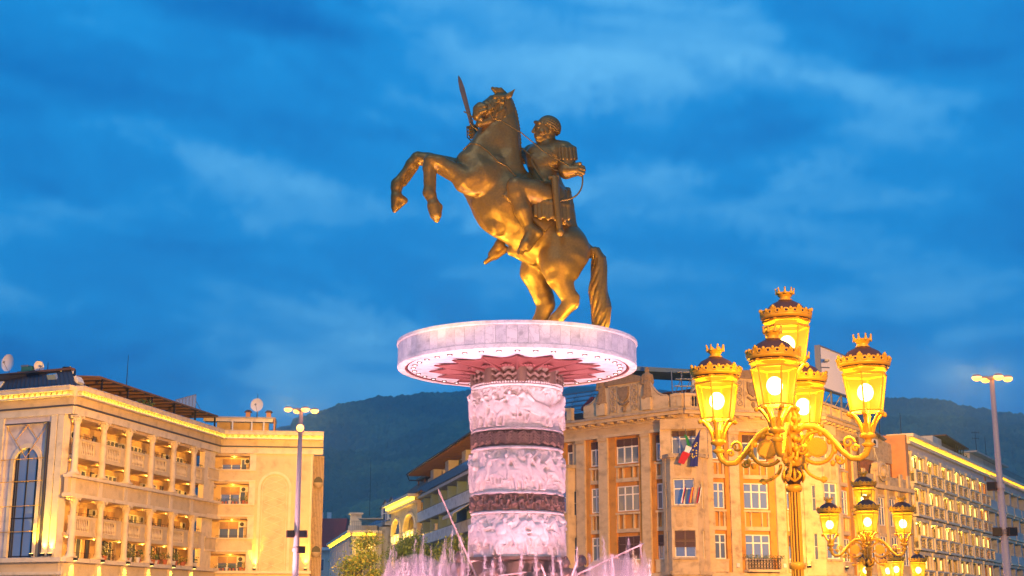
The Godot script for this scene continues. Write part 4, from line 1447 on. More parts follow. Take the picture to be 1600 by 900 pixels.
	for rr in [[1.5, 1.28, 0.09], [1.12, 1.08, 0.03]]:
		var outer := PackedVector2Array()
		var inner := PackedVector2Array()
		outer.append(Vector2(5.1 - rr[0], 5.2))
		inner.append(Vector2(5.1 - rr[1], 5.2))
		for i in 25:
			var t := PI - PI * i / 24
			outer.append(Vector2(5.1 + cos(t) * rr[0], 12.6 + sin(t) * rr[0]))
			inner.append(Vector2(5.1 + cos(t) * rr[1], 12.6 + sin(t) * rr[1]))
		outer.append(Vector2(5.1 + rr[0], 5.2))
		inner.append(Vector2(5.1 + rr[1], 5.2))
		inner.reverse()
		outer.append_array(inner)
		ar.prism(outer, 0.002, rr[2], FC)
	put(H, "arch_moulding", ar, M.cream_light)
	var lat := MB.new()
	for i in 11:
		var y := 5.3 + i * 0.75
		for s in [-1.0, 1.0]:
			lat.box(FC * Vector3(5.1 + s * 0.0, y + 0.37, 0.012), Vector3(2.0, 0.035, 0.02), FC.basis * Basis(Vector3.BACK, s * 0.36))
	put(H, "lattice_relief", lat, M.cream_light)
	for s in [6.95, 7.25, 8.3]:
		fbox(H, "wall_rib", M.cream_light, FC, s, s + 0.09, 5.2, 15.7, 0.003, 0.035)
	for s in [3.55, 8.1]:
		wall_lamp(H, FC, s, 5.35, 0.1, true, 45.0)
	# dark woven end wing
	var eo := MB.new()
	eo.rb(8.52, 9.5, 0, 15.7, -2.4, -0.9)
	put(H, "end_wing", eo, M.stone_dark, FC)
	var sl := MB.new()
	for i in 7:
		sl.rb(8.55 + i * 0.138, 8.62 + i * 0.138, 4.6, 15.7, -0.898, -0.86)
	put(H, "end_wing_slats", sl, M.tan_dirty, FC)
	for y in [13.2, 6.9]:
		var nb := MB.new()
		nb.lathe([Vector2(0.0, -0.5), Vector2(0.3, -0.4), Vector2(0.5, -0.1), Vector2(0.52, 0.0), Vector2(0.46, 0.0)], FC * Vector3(9.0, y, -0.85), 18)
		put(H, "end_wing_bowl", nb, M.tan_dirty)
		var nk := MB.new()
		nk.prism(PackedVector2Array([Vector2(8.6, y), Vector2(9.4, y), Vector2(9.4, y + 0.25), Vector2(9.22, y + 0.5), Vector2(9.0, y + 0.58), Vector2(8.78, y + 0.5), Vector2(8.6, y + 0.25)]), -0.88, -0.835, FC)
		put(H, "end_wing_niche", nk, M.iron)
	# ---- roof: slate mansard, timber canopy, penthouse
	var ms := MB.new()
	var e := [FA * Vector3(-12, 17.79, -0.2), FA * Vector3(7.2, 17.79, -0.2), FB * Vector3(3.9, 17.79, -0.4)]
	var u := [FA * Vector3(-12, 19.3, -1.3), FA * Vector3(5.6, 19.3, -1.3), FB * Vector3(2.4, 19.2, -1.9)]
	var bk := [FA * Vector3(-12, 19.3, -9), FB * Vector3(2.4, 19.2, -9)]
	ms.quad(e[0], e[1], u[1], u[0])
	ms.quad(e[1], e[2], u[2], u[1])
	ms.quad(u[0], u[1], bk[1], bk[0])
	ms.tri(u[1], u[2], bk[1])
	ms.quad(e[2], FB * Vector3(3.9, 17.79, -9), bk[1], u[2])
	put(H, "mansard_roof", ms, M.slate)
	var sm := MB.new()
	for i in 26:
		var f := i / 25.0
		var a: Vector3 = FA * Vector3(lerpf(-4.0, 7.1, f), 17.8, -0.18)
		var b: Vector3 = FA * Vector3(lerpf(-4.2, 5.55, f), 19.3, -1.27)
		sm.cyl(a, b, 0.025, 0.025, 5, false)
	put(H, "roof_seams", sm, M.slate)
	fbox(H, "roof_edge", M.roof_brown, FA, -12, 5.7, 19.28, 19.45, -1.6, -1.1)
	for q in [[FA, -1.3, -0.5], [FB, 1.2, 2.1]]:
		var d := MB.new()
		d.box(Vector3((q[1] + q[2]) / 2, 18.45, -0.75), Vector3(q[2] - q[1], 0.55, 0.3), Basis(Vector3.RIGHT, -0.55))
		var o := put(H, "skylight", d, M.white_paint, q[0])
		var d2 := MB.new()
		d2.box(Vector3((q[1] + q[2]) / 2, 18.47, -0.70), Vector3(q[2] - q[1] - 0.15, 0.4, 0.24), Basis(Vector3.RIGHT, -0.55))
		put(o, "pane", d2, M.glass_sky, q[0])
	fbox(H, "roof_slab", M.pale_wall, FB, 3.0, 27.0, 17.3, 17.7, -9.0, -0.82)
	fbox(H, "roof_slab", M.pale_wall, FC, -1.0, 9.3, 17.3, 17.7, -9.0, -0.82)
	var cano := MB.new()
	cano.box(Vector3(15.6, 19.28, -2.3), Vector3(22.5, 0.14, 3.6), Basis(Vector3.RIGHT, 0.06))
	put(H, "canopy_roof", cano, M.timber, FB)
	for i in 13:
		fbox(H, "canopy_rafter", M.timber, FB, 4.6 + i * 1.8, 4.72 + i * 1.8, 19.0, 19.2, -4.0, -0.55)
	for i in 6:
		fbox(H, "canopy_post", M.iron, FB, 5.2 + i * 4.3, 5.32 + i * 4.3, 17.7, 19.1, -0.85, -0.73)
	fbox(H, "canopy_back_wall", M.orange_wall, FB, 4.2, 26.6, 17.7, 19.1, -4.2, -4.0)
	fbox(H, "terrace_wall", M.orange_wall, FB, 8.0, 25.6, 17.7, 18.25, -1.6, -1.5)
	plant_tuft(H, FB * Vector3(12.4, 17.9, -0.7), 0.5, 0, 80)
	plant_tuft(H, FB * Vector3(13.2, 17.9, -0.7), 0.4, 1, 50)
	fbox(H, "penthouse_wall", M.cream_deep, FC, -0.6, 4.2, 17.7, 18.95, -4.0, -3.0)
	fbox(H, "penthouse_roof", M.grey_soffit, FC, -1.8, 4.9, 19.1, 19.22, -4.5, -0.9)
	fbox(H, "penthouse_fascia", M.cream_light, FC, -1.7, 4.65, 18.78, 19.095, -1.15, -1.0)
	var fa2 := MB.new()
	fa2.prism(PackedVector2Array([Vector2(-4.4, 19.09), Vector2(-0.95, 19.09), Vector2(-1.7, 17.75), Vector2(-4.4, 17.75)]), 0, 0.15, FC * Transform3D(Basis(Vector3(0, 0, 1), Vector3.UP, Vector3(-1, 0, 0)), Vector3(4.85, 0, 0)))
	put(H, "penthouse_end", fa2, M.orange_wall)
	for s in [0.9, 2.65, 3.75]:
		fbox(H, "penthouse_post", M.white_paint, FC, s, s + 0.14, 17.7, 18.78, -1.14, -1.0)
	for s in [2.1, 4.0]:
		fbox(H, "chimney", M.orange_wall, FC, s, s + 0.42, 19.22, 19.75, -2.0, -1.6)
		var cp := MB.new()
		cp.lathe([Vector2(0.36, 0), Vector2(0.36, 0.06), Vector2(0.2, 0.22), Vector2(0, 0.25)], FC * Vector3(s + 0.21, 19.75, -1.8), 8, Basis(), true)
		put(H, "chimney_cap", cp, M.roof_brown)
	fbox(H, "roof_hut", M.timber, FC, -1.9, -1.2, 19.2, 19.55, -1.8, -1.2)

	# small things on the roof
	satellite_dish(Vector3(P.x, 0, P.y) + FC * Vector3(3.15, 19.2, -1.5), 0.62, -0.2, "white satellite dish on a mast between two chimneys", 0.6)
	satellite_dish(Vector3(P.x, 0, P.y) + FA * Vector3(-0.9, 19.3, -1.6), 0.68, -0.5, "white satellite dish at the edge of the slate roof, cut by the frame", 0.35)
	satellite_dish(Vector3(P.x, 0, P.y) + FA * Vector3(1.75, 19.3, -1.9), 0.45, 0.9, "small pale dish beside the green tank on the slate roof", 0.15)
	var gb := thing("roof_tank", "dark green tank with a grey hood on the slate roof", "tank", Vector3(P.x, 0, P.y) + FA * Vector3(0.9, 19.3, -1.9), -0.4)
	var t1 := MB.new()
	t1.rb(-0.45, 0.55, 0, 0.62, -0.4, 0.4)
	put(gb, "tank_body", t1, M.green_box)
	var t2 := MB.new()
	t2.rb(-0.5, 0.1, 0.62, 0.75, -0.42, 0.42)
	t2.rb(-0.9, -0.46, 0.0, 0.32, -0.3, 0.3)
	put(gb, "tank_hood", t2, M.metal_grey)
	var vb := thing("roof_vent", "dark boxy roof vent with pipes above the slate corner", "vent", Vector3(P.x, 0, P.y) + FB * Vector3(3.1, 19.1, -2.4), 0.0)
	var v1 := MB.new()
	v1.rb(-0.3, 0.3, 0, 0.6, -0.7, 0.7)
	put(vb, "vent_box", v1, M.iron)
	var v2 := MB.new()
	v2.rb(-0.2, 0.6, 0.05, 0.4, 0.72, 1.3)
	v2.rb(-0.05, 0.05, 0.6, 0.8, -0.3, -0.2)
	put(vb, "vent_pipe", v2, M.ac_white)
	for q in [[FB, 11.6, 19.35, -2.0, 2.9, "thin whip antenna above the timber canopy"], [FA, 3.0, 19.4, -1.6, 0.7, "short spike antenna on the ridge of the slate roof"], [FC, 3.1, 19.2, -2.2, 2.4, "thin rod rising behind the satellite dish of the penthouse"]]:
		antenna(Vector3(P.x, 0, P.y) + q[0] * Vector3(q[1], q[2], q[3]), q[4], q[5], 0)
	var bo := thing("sign_frame", "see-through panel of upright bars standing on the timber canopy", "panel", Vector3(P.x, 0, P.y) + FB * Vector3(23.8, 19.3, -2.4), 0.0)
	var bf := MB.new()
	for i in 7:
		bf.rb(-0.9 + i * 0.3, -0.86 + i * 0.3, 0, 1.0 + i * 0.085, 0, 0.04)
	bf.box(Vector3(0, 1.27, 0.02), Vector3(1.9, 0.05, 0.03), Basis(Vector3.BACK, 0.27))
	bf.tube([Vector3(0.92, 0.9, 0), Vector3(1.4, 0.0, -0.5)], 0.03, 5)
	put(bo, "frame", bf, M.metal_grey)
	var bg := MB.new()
	bg.prism(PackedVector2Array([Vector2(-0.9, 0.1), Vector2(0.92, 0.1), Vector2(0.92, 1.5), Vector2(-0.9, 1.0)]), -0.02, -0.005)
	put(bo, "mesh_panel", bg, M.mesh_glass)

func column_mesh(h: float, r: float) -> ArrayMesh:
	var mb := MB.new()
	mb.rb(-r * 1.5, r * 1.5, 0, 0.12, -r * 1.5, r * 1.5)
	mb.lathe([Vector2(r * 1.4, 0.12), Vector2(r * 1.4, 0.2), Vector2(r * 1.1, 0.26), Vector2(r * 1.2, 0.32), Vector2(r, 0.38), Vector2(r * 0.98, h * 0.4), Vector2(r * 0.86, h - 0.62), Vector2(r * 1.0, h - 0.60), Vector2(r * 1.0, h - 0.56), Vector2(r * 0.88, h - 0.54), Vector2(r * 0.95, h - 0.36), Vector2(r * 1.25, h - 0.16), Vector2(r * 1.5, h - 0.1), Vector2(r * 0.9, h - 0.09)], Vector3.ZERO, 18)
	for i in 12:   # leaves of the capital, in two tiers
		var t := TAU * i / 12
		var q := Vector3(cos(t), 0, sin(t))
		var tier := i % 2
		mb.box(q * r * (1.0 + tier * 0.16) + Vector3(0, h - 0.44 + tier * 0.14, 0), Vector3(0.07, 0.22, 0.10), Basis(Vector3.UP, -t) * Basis(Vector3.BACK, -0.35))
	for i in 4:
		var t := PI / 4 + PI / 2 * i
		mb.ball(Vector3(cos(t) * r * 1.75, h - 0.15, sin(t) * r * 1.75), Vector3.ONE * 0.09, 8, 5)
	mb.rb(-r * 1.55, r * 1.55, h - 0.085, h, -r * 1.55, r * 1.55)
	return mb.mesh()

# fan-shaped iron screen across a balcony
func grille(parent: Node, F: Transform3D, s: float, y: float) -> void:
	var mb := MB.new()
	var c := Vector3(s, y + 0.35, -2.2)
	for r in [0.45, 0.75, 1.05, 1.35]:
		var pts := []
		for i in 9:
			var t := PI / 2 * i / 8
			pts.append(c + Vector3(0, sin(t) * r, cos(t) * r))
		mb.tube(pts, 0.026, 4)
	for i in 6:
		var z := i * 0.27
		mb.tube([c + Vector3(0, -0.35, z), c + Vector3(0, sqrt(maxf(0.02, 1.82 - z * z)), z)], 0.02, 4)
	for i in 5:
		var t := PI / 2 * i / 4
		mb.tube([c + Vector3(0, sin(t) * 0.9, cos(t) * 0.9), c + Vector3(0, sin(t) * 1.55, cos(t) * 1.55)], 0.02, 4)
	for k in 3:
		mb.tube([c + Vector3(0, -0.1 + k * 0.3, 0), c + Vector3(0, -0.1 + k * 0.3, 1.4)], 0.02, 4)
	put(parent, "balcony_grille", mb, M.iron, F)

func satellite_dish(p: Vector3, r: float, turn: float, label: String, stand: float) -> void:
	var o := thing("satellite_dish", label, "satellite dish", p, turn, "satellite dishes on the roofs")
	var d := MB.new()
	var rows := []
	for i in 7:
		var f := i / 6.0
		var row := PackedVector3Array()
		for j in 20:
			var t := TAU * j / 20
			row.append(Vector3(cos(t) * r * f, sin(t) * r * f + stand + r, f * f * r * 0.25))
		rows.append(row)
	d.grid(rows, true)
	put(o, "dish", d, M.dish)
	var m := MB.new()
	m.tube([Vector3(0, 0, -0.05), Vector3(0, stand + r, -0.05)], 0.035, 6)
	m.tube([Vector3(0, stand + 0.1, 0.1), Vector3(0, stand + r, r * 0.8)], 0.02, 5)
	m.ball(Vector3(0, stand + r, r * 0.8), Vector3.ONE * 0.09, 8, 5)
	put(o, "mast", m, M.metal_grey)

func antenna(p: Vector3, h: float, label: String, kind: int) -> void:
	var o := thing("antenna", label, "antenna", p, 0.3 * kind, "rooftop antennas")
	var m := MB.new()
	m.tube([Vector3.ZERO, Vector3(0, h * 0.5, 0), Vector3(0, h, 0)], [0.04, 0.03, 0.018], 5)
	put(o, "mast", m, M.iron)
	if kind > 0:
		var c := MB.new()
		for k in kind + 1:
			var y := h * (0.95 - k * 0.22)
			c.tube([Vector3(-0.55 + k * 0.1, y, 0), Vector3(0.55 - k * 0.1, y, 0.05)], 0.018, 4)
			for i in 4:
				c.tube([Vector3(-0.45 + i * 0.3, y - 0.15, 0.02), Vector3(-0.45 + i * 0.3, y + 0.15, 0.02)], 0.012, 4)
		put(o, "crossbars", c, M.iron)

# ---------------------------------------------------------------- the ochre palace on the right
func spandrel(B: Node, F: Transform3D, s0: float, s1: float, y0: float, y1: float, cols: int, n: float) -> void:
	var fr := MB.new()
	fr.rb(s0 - 0.12, s1 + 0.12, y1 - 0.16, y1, n, n + 0.30)
	fr.rb(s0 - 0.10, s1 + 0.10, y0, y0 + 0.30, n, n + 0.22)
	fr.rb(s0 - 0.06, s0 + 0.08, y0 + 0.30, y1 - 0.16, n, n + 0.2)
	fr.rb(s1 - 0.08, s1 + 0.06, y0 + 0.30, y1 - 0.16, n, n + 0.2)
	var edges := [0.5] if cols == 2 else [0.27, 0.73]
	for e in edges:
		var x := lerpf(s0, s1, e)
		fr.rb(x - 0.05, x + 0.05, y0 + 0.30, y1 - 0.16, n, n + 0.18)
	var o := put(B, "spandrel", fr, M.tan_light, F)
	var ed := [0.0] + edges + [1.0]
	for i in ed.size() - 1:
		var a := lerpf(s0, s1, ed[i]) + 0.10
		var b := lerpf(s0, s1, ed[i + 1]) - 0.10
		var pn := MB.new()
		var ch := 0.07
		pn.prism(PackedVector2Array([Vector2(a + ch, y0 + 0.36), Vector2(b - ch, y0 + 0.36), Vector2(b, y0 + 0.36 + ch), Vector2(b, y1 - 0.22 - ch), Vector2(b - ch, y1 - 0.22), Vector2(a + ch, y1 - 0.22), Vector2(a, y1 - 0.22 - ch), Vector2(a, y0 + 0.36 + ch)]), n, n + 0.12)
		put(o, "panel", pn, M.ochre, F)
		if cols == 3 and i != 1:
			var md := MB.new()
			var c := (a + b) / 2
			md.ball(Vector3(c, y1 - 0.46, n + 0.13), Vector3(0.15, 0.20, 0.09), 10, 6)
			for k in 4:
				md.ball(Vector3(c, y1 - 0.70 - k * 0.11, n + 0.13), Vector3(0.10 - k * 0.008, 0.06, 0.06), 8, 4)
			put(o, "medallion", md, M.tan_light, F)

func palace_bay(B: Node, F: Transform3D, c: float, w: float, cols: int, pick: int) -> void:
	# three storeys of windows over one another with panels between
	var tops := [15.02, 11.27, 7.37]
	var bots := [13.05, 9.32, 5.52]
	for f in 3:
		var bl := 0.0
		var gm: Material = M.glass_sky
		var sel := (pick + f * 2) % 5
		if f == 0:
			bl = 0.30
		elif sel == 1 or f == 2:
			bl = [0.0, 0.45, 0.9, 0.0, 0.45][(pick + f) % 5]
		if (pick + f) % 4 == 3:
			gm = M.glass
		var wd := window(B, F, c - w / 2, c + w / 2, bots[f], tops[f], -0.26, cols, 0.66, M.window_white, gm, bl, M.shutter)
		if f == 1 and pick % 3 != 1:     # casement standing open
			var sh := MB.new()
			sh.box(F * Vector3(c + w / 2 - 0.05, bots[f] + 0.65, 0.12), Vector3(0.05, 1.25, 0.62), F.basis * Basis(Vector3.UP, 0.35))
			put(wd, "open_sash", sh, M.window_white)
		if gm == M.glass and cols == 3:
			fbox(wd, "curtain", M.curtain, F, c - w / 2 + 0.1, c + w / 2 - 0.1, bots[f] + 0.1, tops[f] - 0.3, -0.285, -0.27)
	for f in 2:
		spandrel(B, F, c - w / 2 + 0.04, c + w / 2 - 0.04, [11.60, 7.66][f], [12.92, 9.22][f], cols, -0.28)
	fbox(B, "apron", M.tan_light, F, c - w / 2 - 0.1, c + w / 2 + 0.1, 4.55, 5.42, -0.28, 0.06)
	fbox(B, "sill", M.tan_light, F, c - w / 2 - 0.14, c + w / 2 + 0.14, 5.425, 5.515, -0.28, 0.10)

func build_palace() -> void:
	var P0 := Vector2(4.17, -113.76)
	var P1 := Vector2(13.1, -105.0)
	var P2 := Vector2(24.2, -108.4)
	var P3 := Vector2(28.9, -115.9)
	var B := thing("corner_palace", "tan and ochre corner palace with bay windows and a carved roof parapet", "building", Vector3(P1.x, 0, P1.y))
	var L := frame(P0, P1, P1)
	var R := frame(P1, P2, P1)
	var K := frame(P2, P3, P1)
	var XL := frame(P0 + (P0 - P1).normalized() * 6.0 , P0, P1)
	# backing walls and the ochre skin behind the bays
	for q in [[L, -5.0, 12.6], [R, -0.1, 11.7], [K, -0.1, 8.75]]:
		fbox(B, "wall", M.ochre, q[0], q[1], q[2], 0, 15.3, -0.9, -0.29)
	# piers and ochre strips on each face: [s0, s1, tone]
	var Ls := [[-5.0, 0.4, 1], [1.62, 2.55, 0], [2.55, 2.95, 1], [4.02, 4.96, 0], [4.96, 5.66, 1], [8.02, 8.42, 1], [8.42, 9.28, 0], [9.28, 9.68, 1], [10.72, 11.7, 0]]
	var Rs := [[1.5, 2.3, 0], [3.38, 3.70, 1], [3.70, 4.50, 0], [4.50, 4.92, 1], [7.05, 7.58, 1], [7.58, 8.36, 0], [8.36, 8.55, 1], [9.62, 10.3, 0]]
	var Ks := [[3.6, 4.3, 0], [4.3, 4.6, 1], [6.6, 7.6, 1], [7.6, 8.75, 0]]
	for q in [[L, Ls], [R, Rs], [K, Ks]]:
		for p in q[1]:
			if p[2] == 0:
				fbox(B, "pier", M.tan_light, q[0], p[0], p[1], 0, 15.2, -0.288, 0.16)
				fbox(B, "pier_capital", M.tan, q[0], p[0] - 0.04, p[1] + 0.04, 14.95, 15.2, 0.162, 0.24)
			else:
				fbox(B, "ochre_strip", M.ochre, q[0], p[0], p[1], 0, 15.2, -0.288, -0.02)
	palace_bay(B, L, 3.48, 1.0, 2, 3)
	palace_bay(B, L, 6.84, 2.3, 3, 0)
	palace_bay(B, L, 10.2, 1.0, 2, 2)
	palace_bay(B, R, 2.85, 0.95, 2, 1)
	palace_bay(B, R, 5.98, 2.1, 3, 3)
	palace_bay(B, R, 9.08, 1.0, 2, 4)
	palace_bay(B, K, 5.6, 1.9, 3, 1)
	window(B, L, 0.44, 1.58, 13.05, 15.0, -0.26, 2, 0.66, M.window_white, M.glass, 0.3)
	# oriels at the bends
	oriel(B, P1, P1, Vector2(-0.22, 0.975), 0)
	oriel(B, P2, P1, Vector2(0.60, 0.80), 1)
	oriel(B, P0 + (P1 - P0).normalized() * 0.1, P1, Vector2(-0.55, 0.83), 2)
	# entablature and cornice
	for q in [[L, -5.0, 12.75], [R, -0.15, 11.8], [K, -0.15, 8.85]]:
		var F: Transform3D = q[0]
		fbox(B, "architrave", M.tan_light, F, q[1], q[2], 15.205, 15.42, -0.6, 0.26)
		fbox(B, "frieze", M.tan, F, q[1], q[2], 15.425, 15.98, -0.6, 0.17)
		fbox(B, "fillet", M.tan_light, F, q[1], q[2], 15.985, 16.08, -0.6, 0.24)
		fbox(B, "bed_moulding", M.tan, F, q[1], q[2], 16.085, 16.36, -0.6, 0.20)
		fbox(B, "cornice", M.tan_light, F, q[1], q[2], 16.365, 16.62, -0.8, 0.72)
		fbox(B, "cornice_gutter", M.tan_dirty, F, q[1], q[2], 16.625, 16.80, -0.8, 0.86)
		var k := int((q[2] - maxf(q[1], 0.0)) / 1.02)
		for i in k:
			var s := maxf(q[1], 0.0) + 0.3 + i * 1.02
			fbox(B, "bracket", M.tan_light, F, s, s + 0.36, 16.20, 16.36, 0.203, 0.60)
		var dt := MB.new()
		var kd := int((q[2] - maxf(q[1], 0.0)) / 0.17)
		for i in kd:
			var s := maxf(q[1], 0.0) + 0.04 + i * 0.17
			dt.rb(s, s + 0.10, 16.09, 16.17, 0.201, 0.27)
		put(B, "dentils", dt, M.tan_light, F)
		# lower storeys
		fbox(B, "string_course", M.tan_light, F, q[1], q[2], 4.2, 4.5, -0.3, 0.45)
		fbox(B, "base_wall", M.tan, F, q[1], q[2], 0, 4.195, -0.3, 0.3)
	# attic: balustrades, blocks, curved pediments with a shield
	for q in [[L, [[-3.0, 1.0], [11.35, 12.4]], 6.74], [R, [[0.2, 2.7], [9.2, 11.5]], 5.98], [K, [[0.4, 8.6]], -1.0]]:
		var F: Transform3D = q[0]
		for s in q[1]:
			fbox(B, "attic_base", M.tan, F, s[0], s[1], 16.805, 17.05, -0.4, 0.0)
			fbox(B, "attic_rail", M.tan_light, F, s[0], s[1], 17.86, 18.05, -0.42, 0.04)
			var n := maxi(1, int((s[1] - s[0]) / 2.2))
			for i in n + 1:
				var x := lerpf(s[0], s[1] - 0.5, float(i) / n)
				fbox(B, "attic_block", M.tan_light, F, x, x + 0.5, 17.052, 17.858, -0.38, 0.0)
				if i < n:
					balusters(B, F, x + 0.52, lerpf(s[0], s[1] - 0.5, float(i + 1) / n) - 0.02, 17.055, 17.855, -0.2, M.tan_light, 0.24)
		if q[2] > 0:
			pediment(B, F, q[2])
	# roof
	var rf := MB.new()
	var o := Vector3(P1.x, 0, P1.y)
	var pts := []
	for p in [L * Vector3(-5, 16.9, -1.2), L * Vector3(12.2, 16.9, -1.2), R * Vector3(11.2, 16.9, -1.2), K * Vector3(8.6, 16.9, -1.2)]:
		pts.append(p)
	var ups := [L * Vector3(-3, 19.3, -5.5), L * Vector3(10.2, 19.3, -5.5), R * Vector3(9.2, 19.3, -5.5), K * Vector3(8.6, 19.3, -5.0)]
	for i in 3:
		rf.quad(pts[i], pts[i + 1], ups[i + 1], ups[i])
	rf.quad(ups[0], ups[1], ups[2], ups[3])
	put(B, "roof", rf, M.roof_brown)
	var rt := MB.new()
	for i in 3:
		for k in 14:
			var f := (k + 0.5) / 14.0
			var a: Vector3 = pts[i].lerp(pts[i], 0) .lerp(ups[i], f)
			var b: Vector3 = pts[i + 1].lerp(ups[i + 1], f)
			rt.cyl(a + Vector3(0, 0.03, 0), b + Vector3(0, 0.03, 0), 0.06, 0.06, 5, false)
	put(B, "tile_courses", rt, M.roof_red if false else M.roof_brown)
	for q in [[L, 2.2]]:
		var dm := MB.new()
		dm.prism(PackedVector2Array([Vector2(-1.15, 17.4), Vector2(1.15, 17.4), Vector2(1.15, 17.7), Vector2(0, 18.5), Vector2(-1.15, 17.7)]), -3.2, -1.2, q[0] * Transform3D(Basis(), Vector3(q[1], 0.5, 0)))
		put(B, "dormer", dm, M.roof_red)
	# steel and glass roof lights behind the parapet
	var st := MB.new()
	for i in 5:
		st.tube([L * Vector3(-4, 18.4 + i * 0.42, -3.0 - i * 0.3), L * Vector3(3.6, 18.4 + i * 0.42, -3.0 - i * 0.3)], 0.045, 5)
	for i in 5:
		st.tube([L * Vector3(-4 + i * 1.8, 17.2, -2.6), L * Vector3(-4 + i * 1.8, 20.1, -4.3)], 0.04, 5)
	put(B, "roof_light_frame", st, M.metal_grey)
	var gl := MB.new()
	gl.quad(L * Vector3(-4, 17.4, -2.9), L * Vector3(3.2, 17.4, -2.9), L * Vector3(3.2, 20.0, -4.45), L * Vector3(-4, 20.0, -4.45))
	put(B, "roof_light_glass", gl, M.glass_sky)
	var s2 := MB.new()
	for i in 4:
		s2.tube([L * Vector3(9.6, 18.6 + i * 0.6, -2.6 - i * 0.2), R * Vector3(4.6, 18.6 + i * 0.6, -2.6 - i * 0.2)], 0.06, 5)
	for i in 6:
		var a: Vector3 = (L * Vector3(9.6, 17, -2.6)).lerp(R * Vector3(4.6, 17, -2.6), i / 5.0)
		s2.tube([a, a + Vector3(0, 3.5, -0.6)], 0.05, 5)
		s2.tube([a + Vector3(0, 1.2, 0), a + Vector3(0.9, 3.2, -0.6)], 0.035, 5)
	put(B, "roof_scaffold", s2, M.metal_grey)
	var hut := MB.new()
	hut.quad(L * Vector3(9.8, 18.6, -4.6), R * Vector3(4.4, 18.6, -4.6), R * Vector3(4.4, 20.5, -5.0), L * Vector3(9.8, 20.5, -5.0))
	put(B, "roof_cladding", hut, M.grey_render)
	fbox(B, "roof_cap", M.roof_blue, R, -3.0, 4.6, 20.4, 20.75, -8.0, -4.4)
	# downpipe and the tall window curtains at the end
	var dp := MB.new()
	dp.tube([K * Vector3(8.45, 0.5, 0.35), K * Vector3(8.45, 15.9, 0.35)], 0.11, 8)
	put(B, "downpipe", dp, M.shutter)
	# balcony with iron grille and planters under the right bay
	for q in [[R, 5.98, 2.7], [L, 6.84, 2.6]]:
		var F: Transform3D = q[0]
		fbox(B, "balcony_slab", M.tan_light, F, q[1] - q[2] / 2, q[1] + q[2] / 2, 4.55, 4.72, 0.0, 0.95)
		var g := MB.new()
		g.rb(q[1] - q[2] / 2, q[1] + q[2] / 2, 5.52, 5.57, 0.88, 0.93)
		g.rb(q[1] - q[2] / 2, q[1] + q[2] / 2, 4.76, 4.81, 0.88, 0.93)
		var nb := 11
		for i in nb + 1:
			var s: float = q[1] - q[2] / 2 + q[2] * i / nb
			g.rb(s - 0.02, s + 0.02, 4.81, 5.52, 0.89, 0.92)
			if i < nb:
				var c := Vector3(s + q[2] / nb / 2, 5.16, 0.905)
				for k in 3:
					var ring := []
					for j in 9:
						var t := TAU * j / 8
						ring.append(c + Vector3(cos(t) * 0.09, sin(t) * 0.09 + (k - 1) * 0.21, 0))
					g.tube(ring, 0.016, 4)
		put(B, "balcony_grille", g, M.iron, F)
		if F == R:
			for i in 14:
				plant_tuft(B, F * Vector3(q[1] - q[2] / 2 - 0.3 + i * 0.24, 5.5, 1.0), 0.22, [2, 0, 3][i % 3], 24)
	# wall uplights on the far bay
	for q in [[K, 3.95, 0.28], [R, 10.0, 0.3]]:
		wall_lamp(B, q[0], q[1], 5.0, q[2], true, 10.0)
	for q in [[L, 9.0], [R, 4.1], [R, 8.0], [L, 4.5]]:
		fbox(B, "lamp_box", M.white_paint, q[0], q[1] - 0.12, q[1] + 0.12, 4.9, 5.2, 0.163, 0.3)

	# things fixed to or standing on it
	for q in [[4.33, "weathered robed stone figure on the parapet, beside the marble disc"], [9.02, "weathered robed stone figure on the parapet, right of the shield"]]:
		roof_figure(o + L * Vector3(q[0], 18.0, -0.1), q[1])
	flags(o)
	var bb := thing("billboard", "blank pale billboard panel on steel legs above the palace roof", "billboard", Vector3(28.0, 0, -117.0), 0.0)
	var fb := frame(Vector2(25.9, -114.0), Vector2(30.4, -120.6), Vector2(28.0, -117.0))
	fbox(bb, "panel", M.dish, fb, 0, 8.0, 19.95, 23.4, -0.35, 0.0)
	var bf := MB.new()
	bf.rb(0, 8.0, 19.85, 19.949, -0.4, 0.06)
	bf.rb(0, 8.0, 23.401, 23.5, -0.4, 0.06)
	bf.rb(-0.14, -0.001, 19.85, 23.5, -0.4, 0.08)
	put(bb, "frame", bf, M.metal_grey, fb)
	var lg := MB.new()
	for i in 4:
		lg.rb(0.3 + i * 2.3, 0.45 + i * 2.3, 16.8, 19.85, -0.3, -0.15)
		lg.tube([Vector3(0.4 + i * 2.3, 17.2, -2.0), Vector3(0.4 + i * 2.3, 19.8, -0.3)], 0.06, 5)
	put(bb, "legs", lg, M.metal_grey, fb)
	var ar := MB.new()
	ar.tube([Vector3(0, 21.6, 0), Vector3(-1.6, 21.2, 1.4)], 0.05, 5)
	ar.box(Vector3(-1.0, 21.9, 0.9), Vector3(0.9, 0.14, 0.4), Basis(Vector3.UP, 0.6))
	put(bb, "lamp_arm", ar, M.metal_grey, fb)

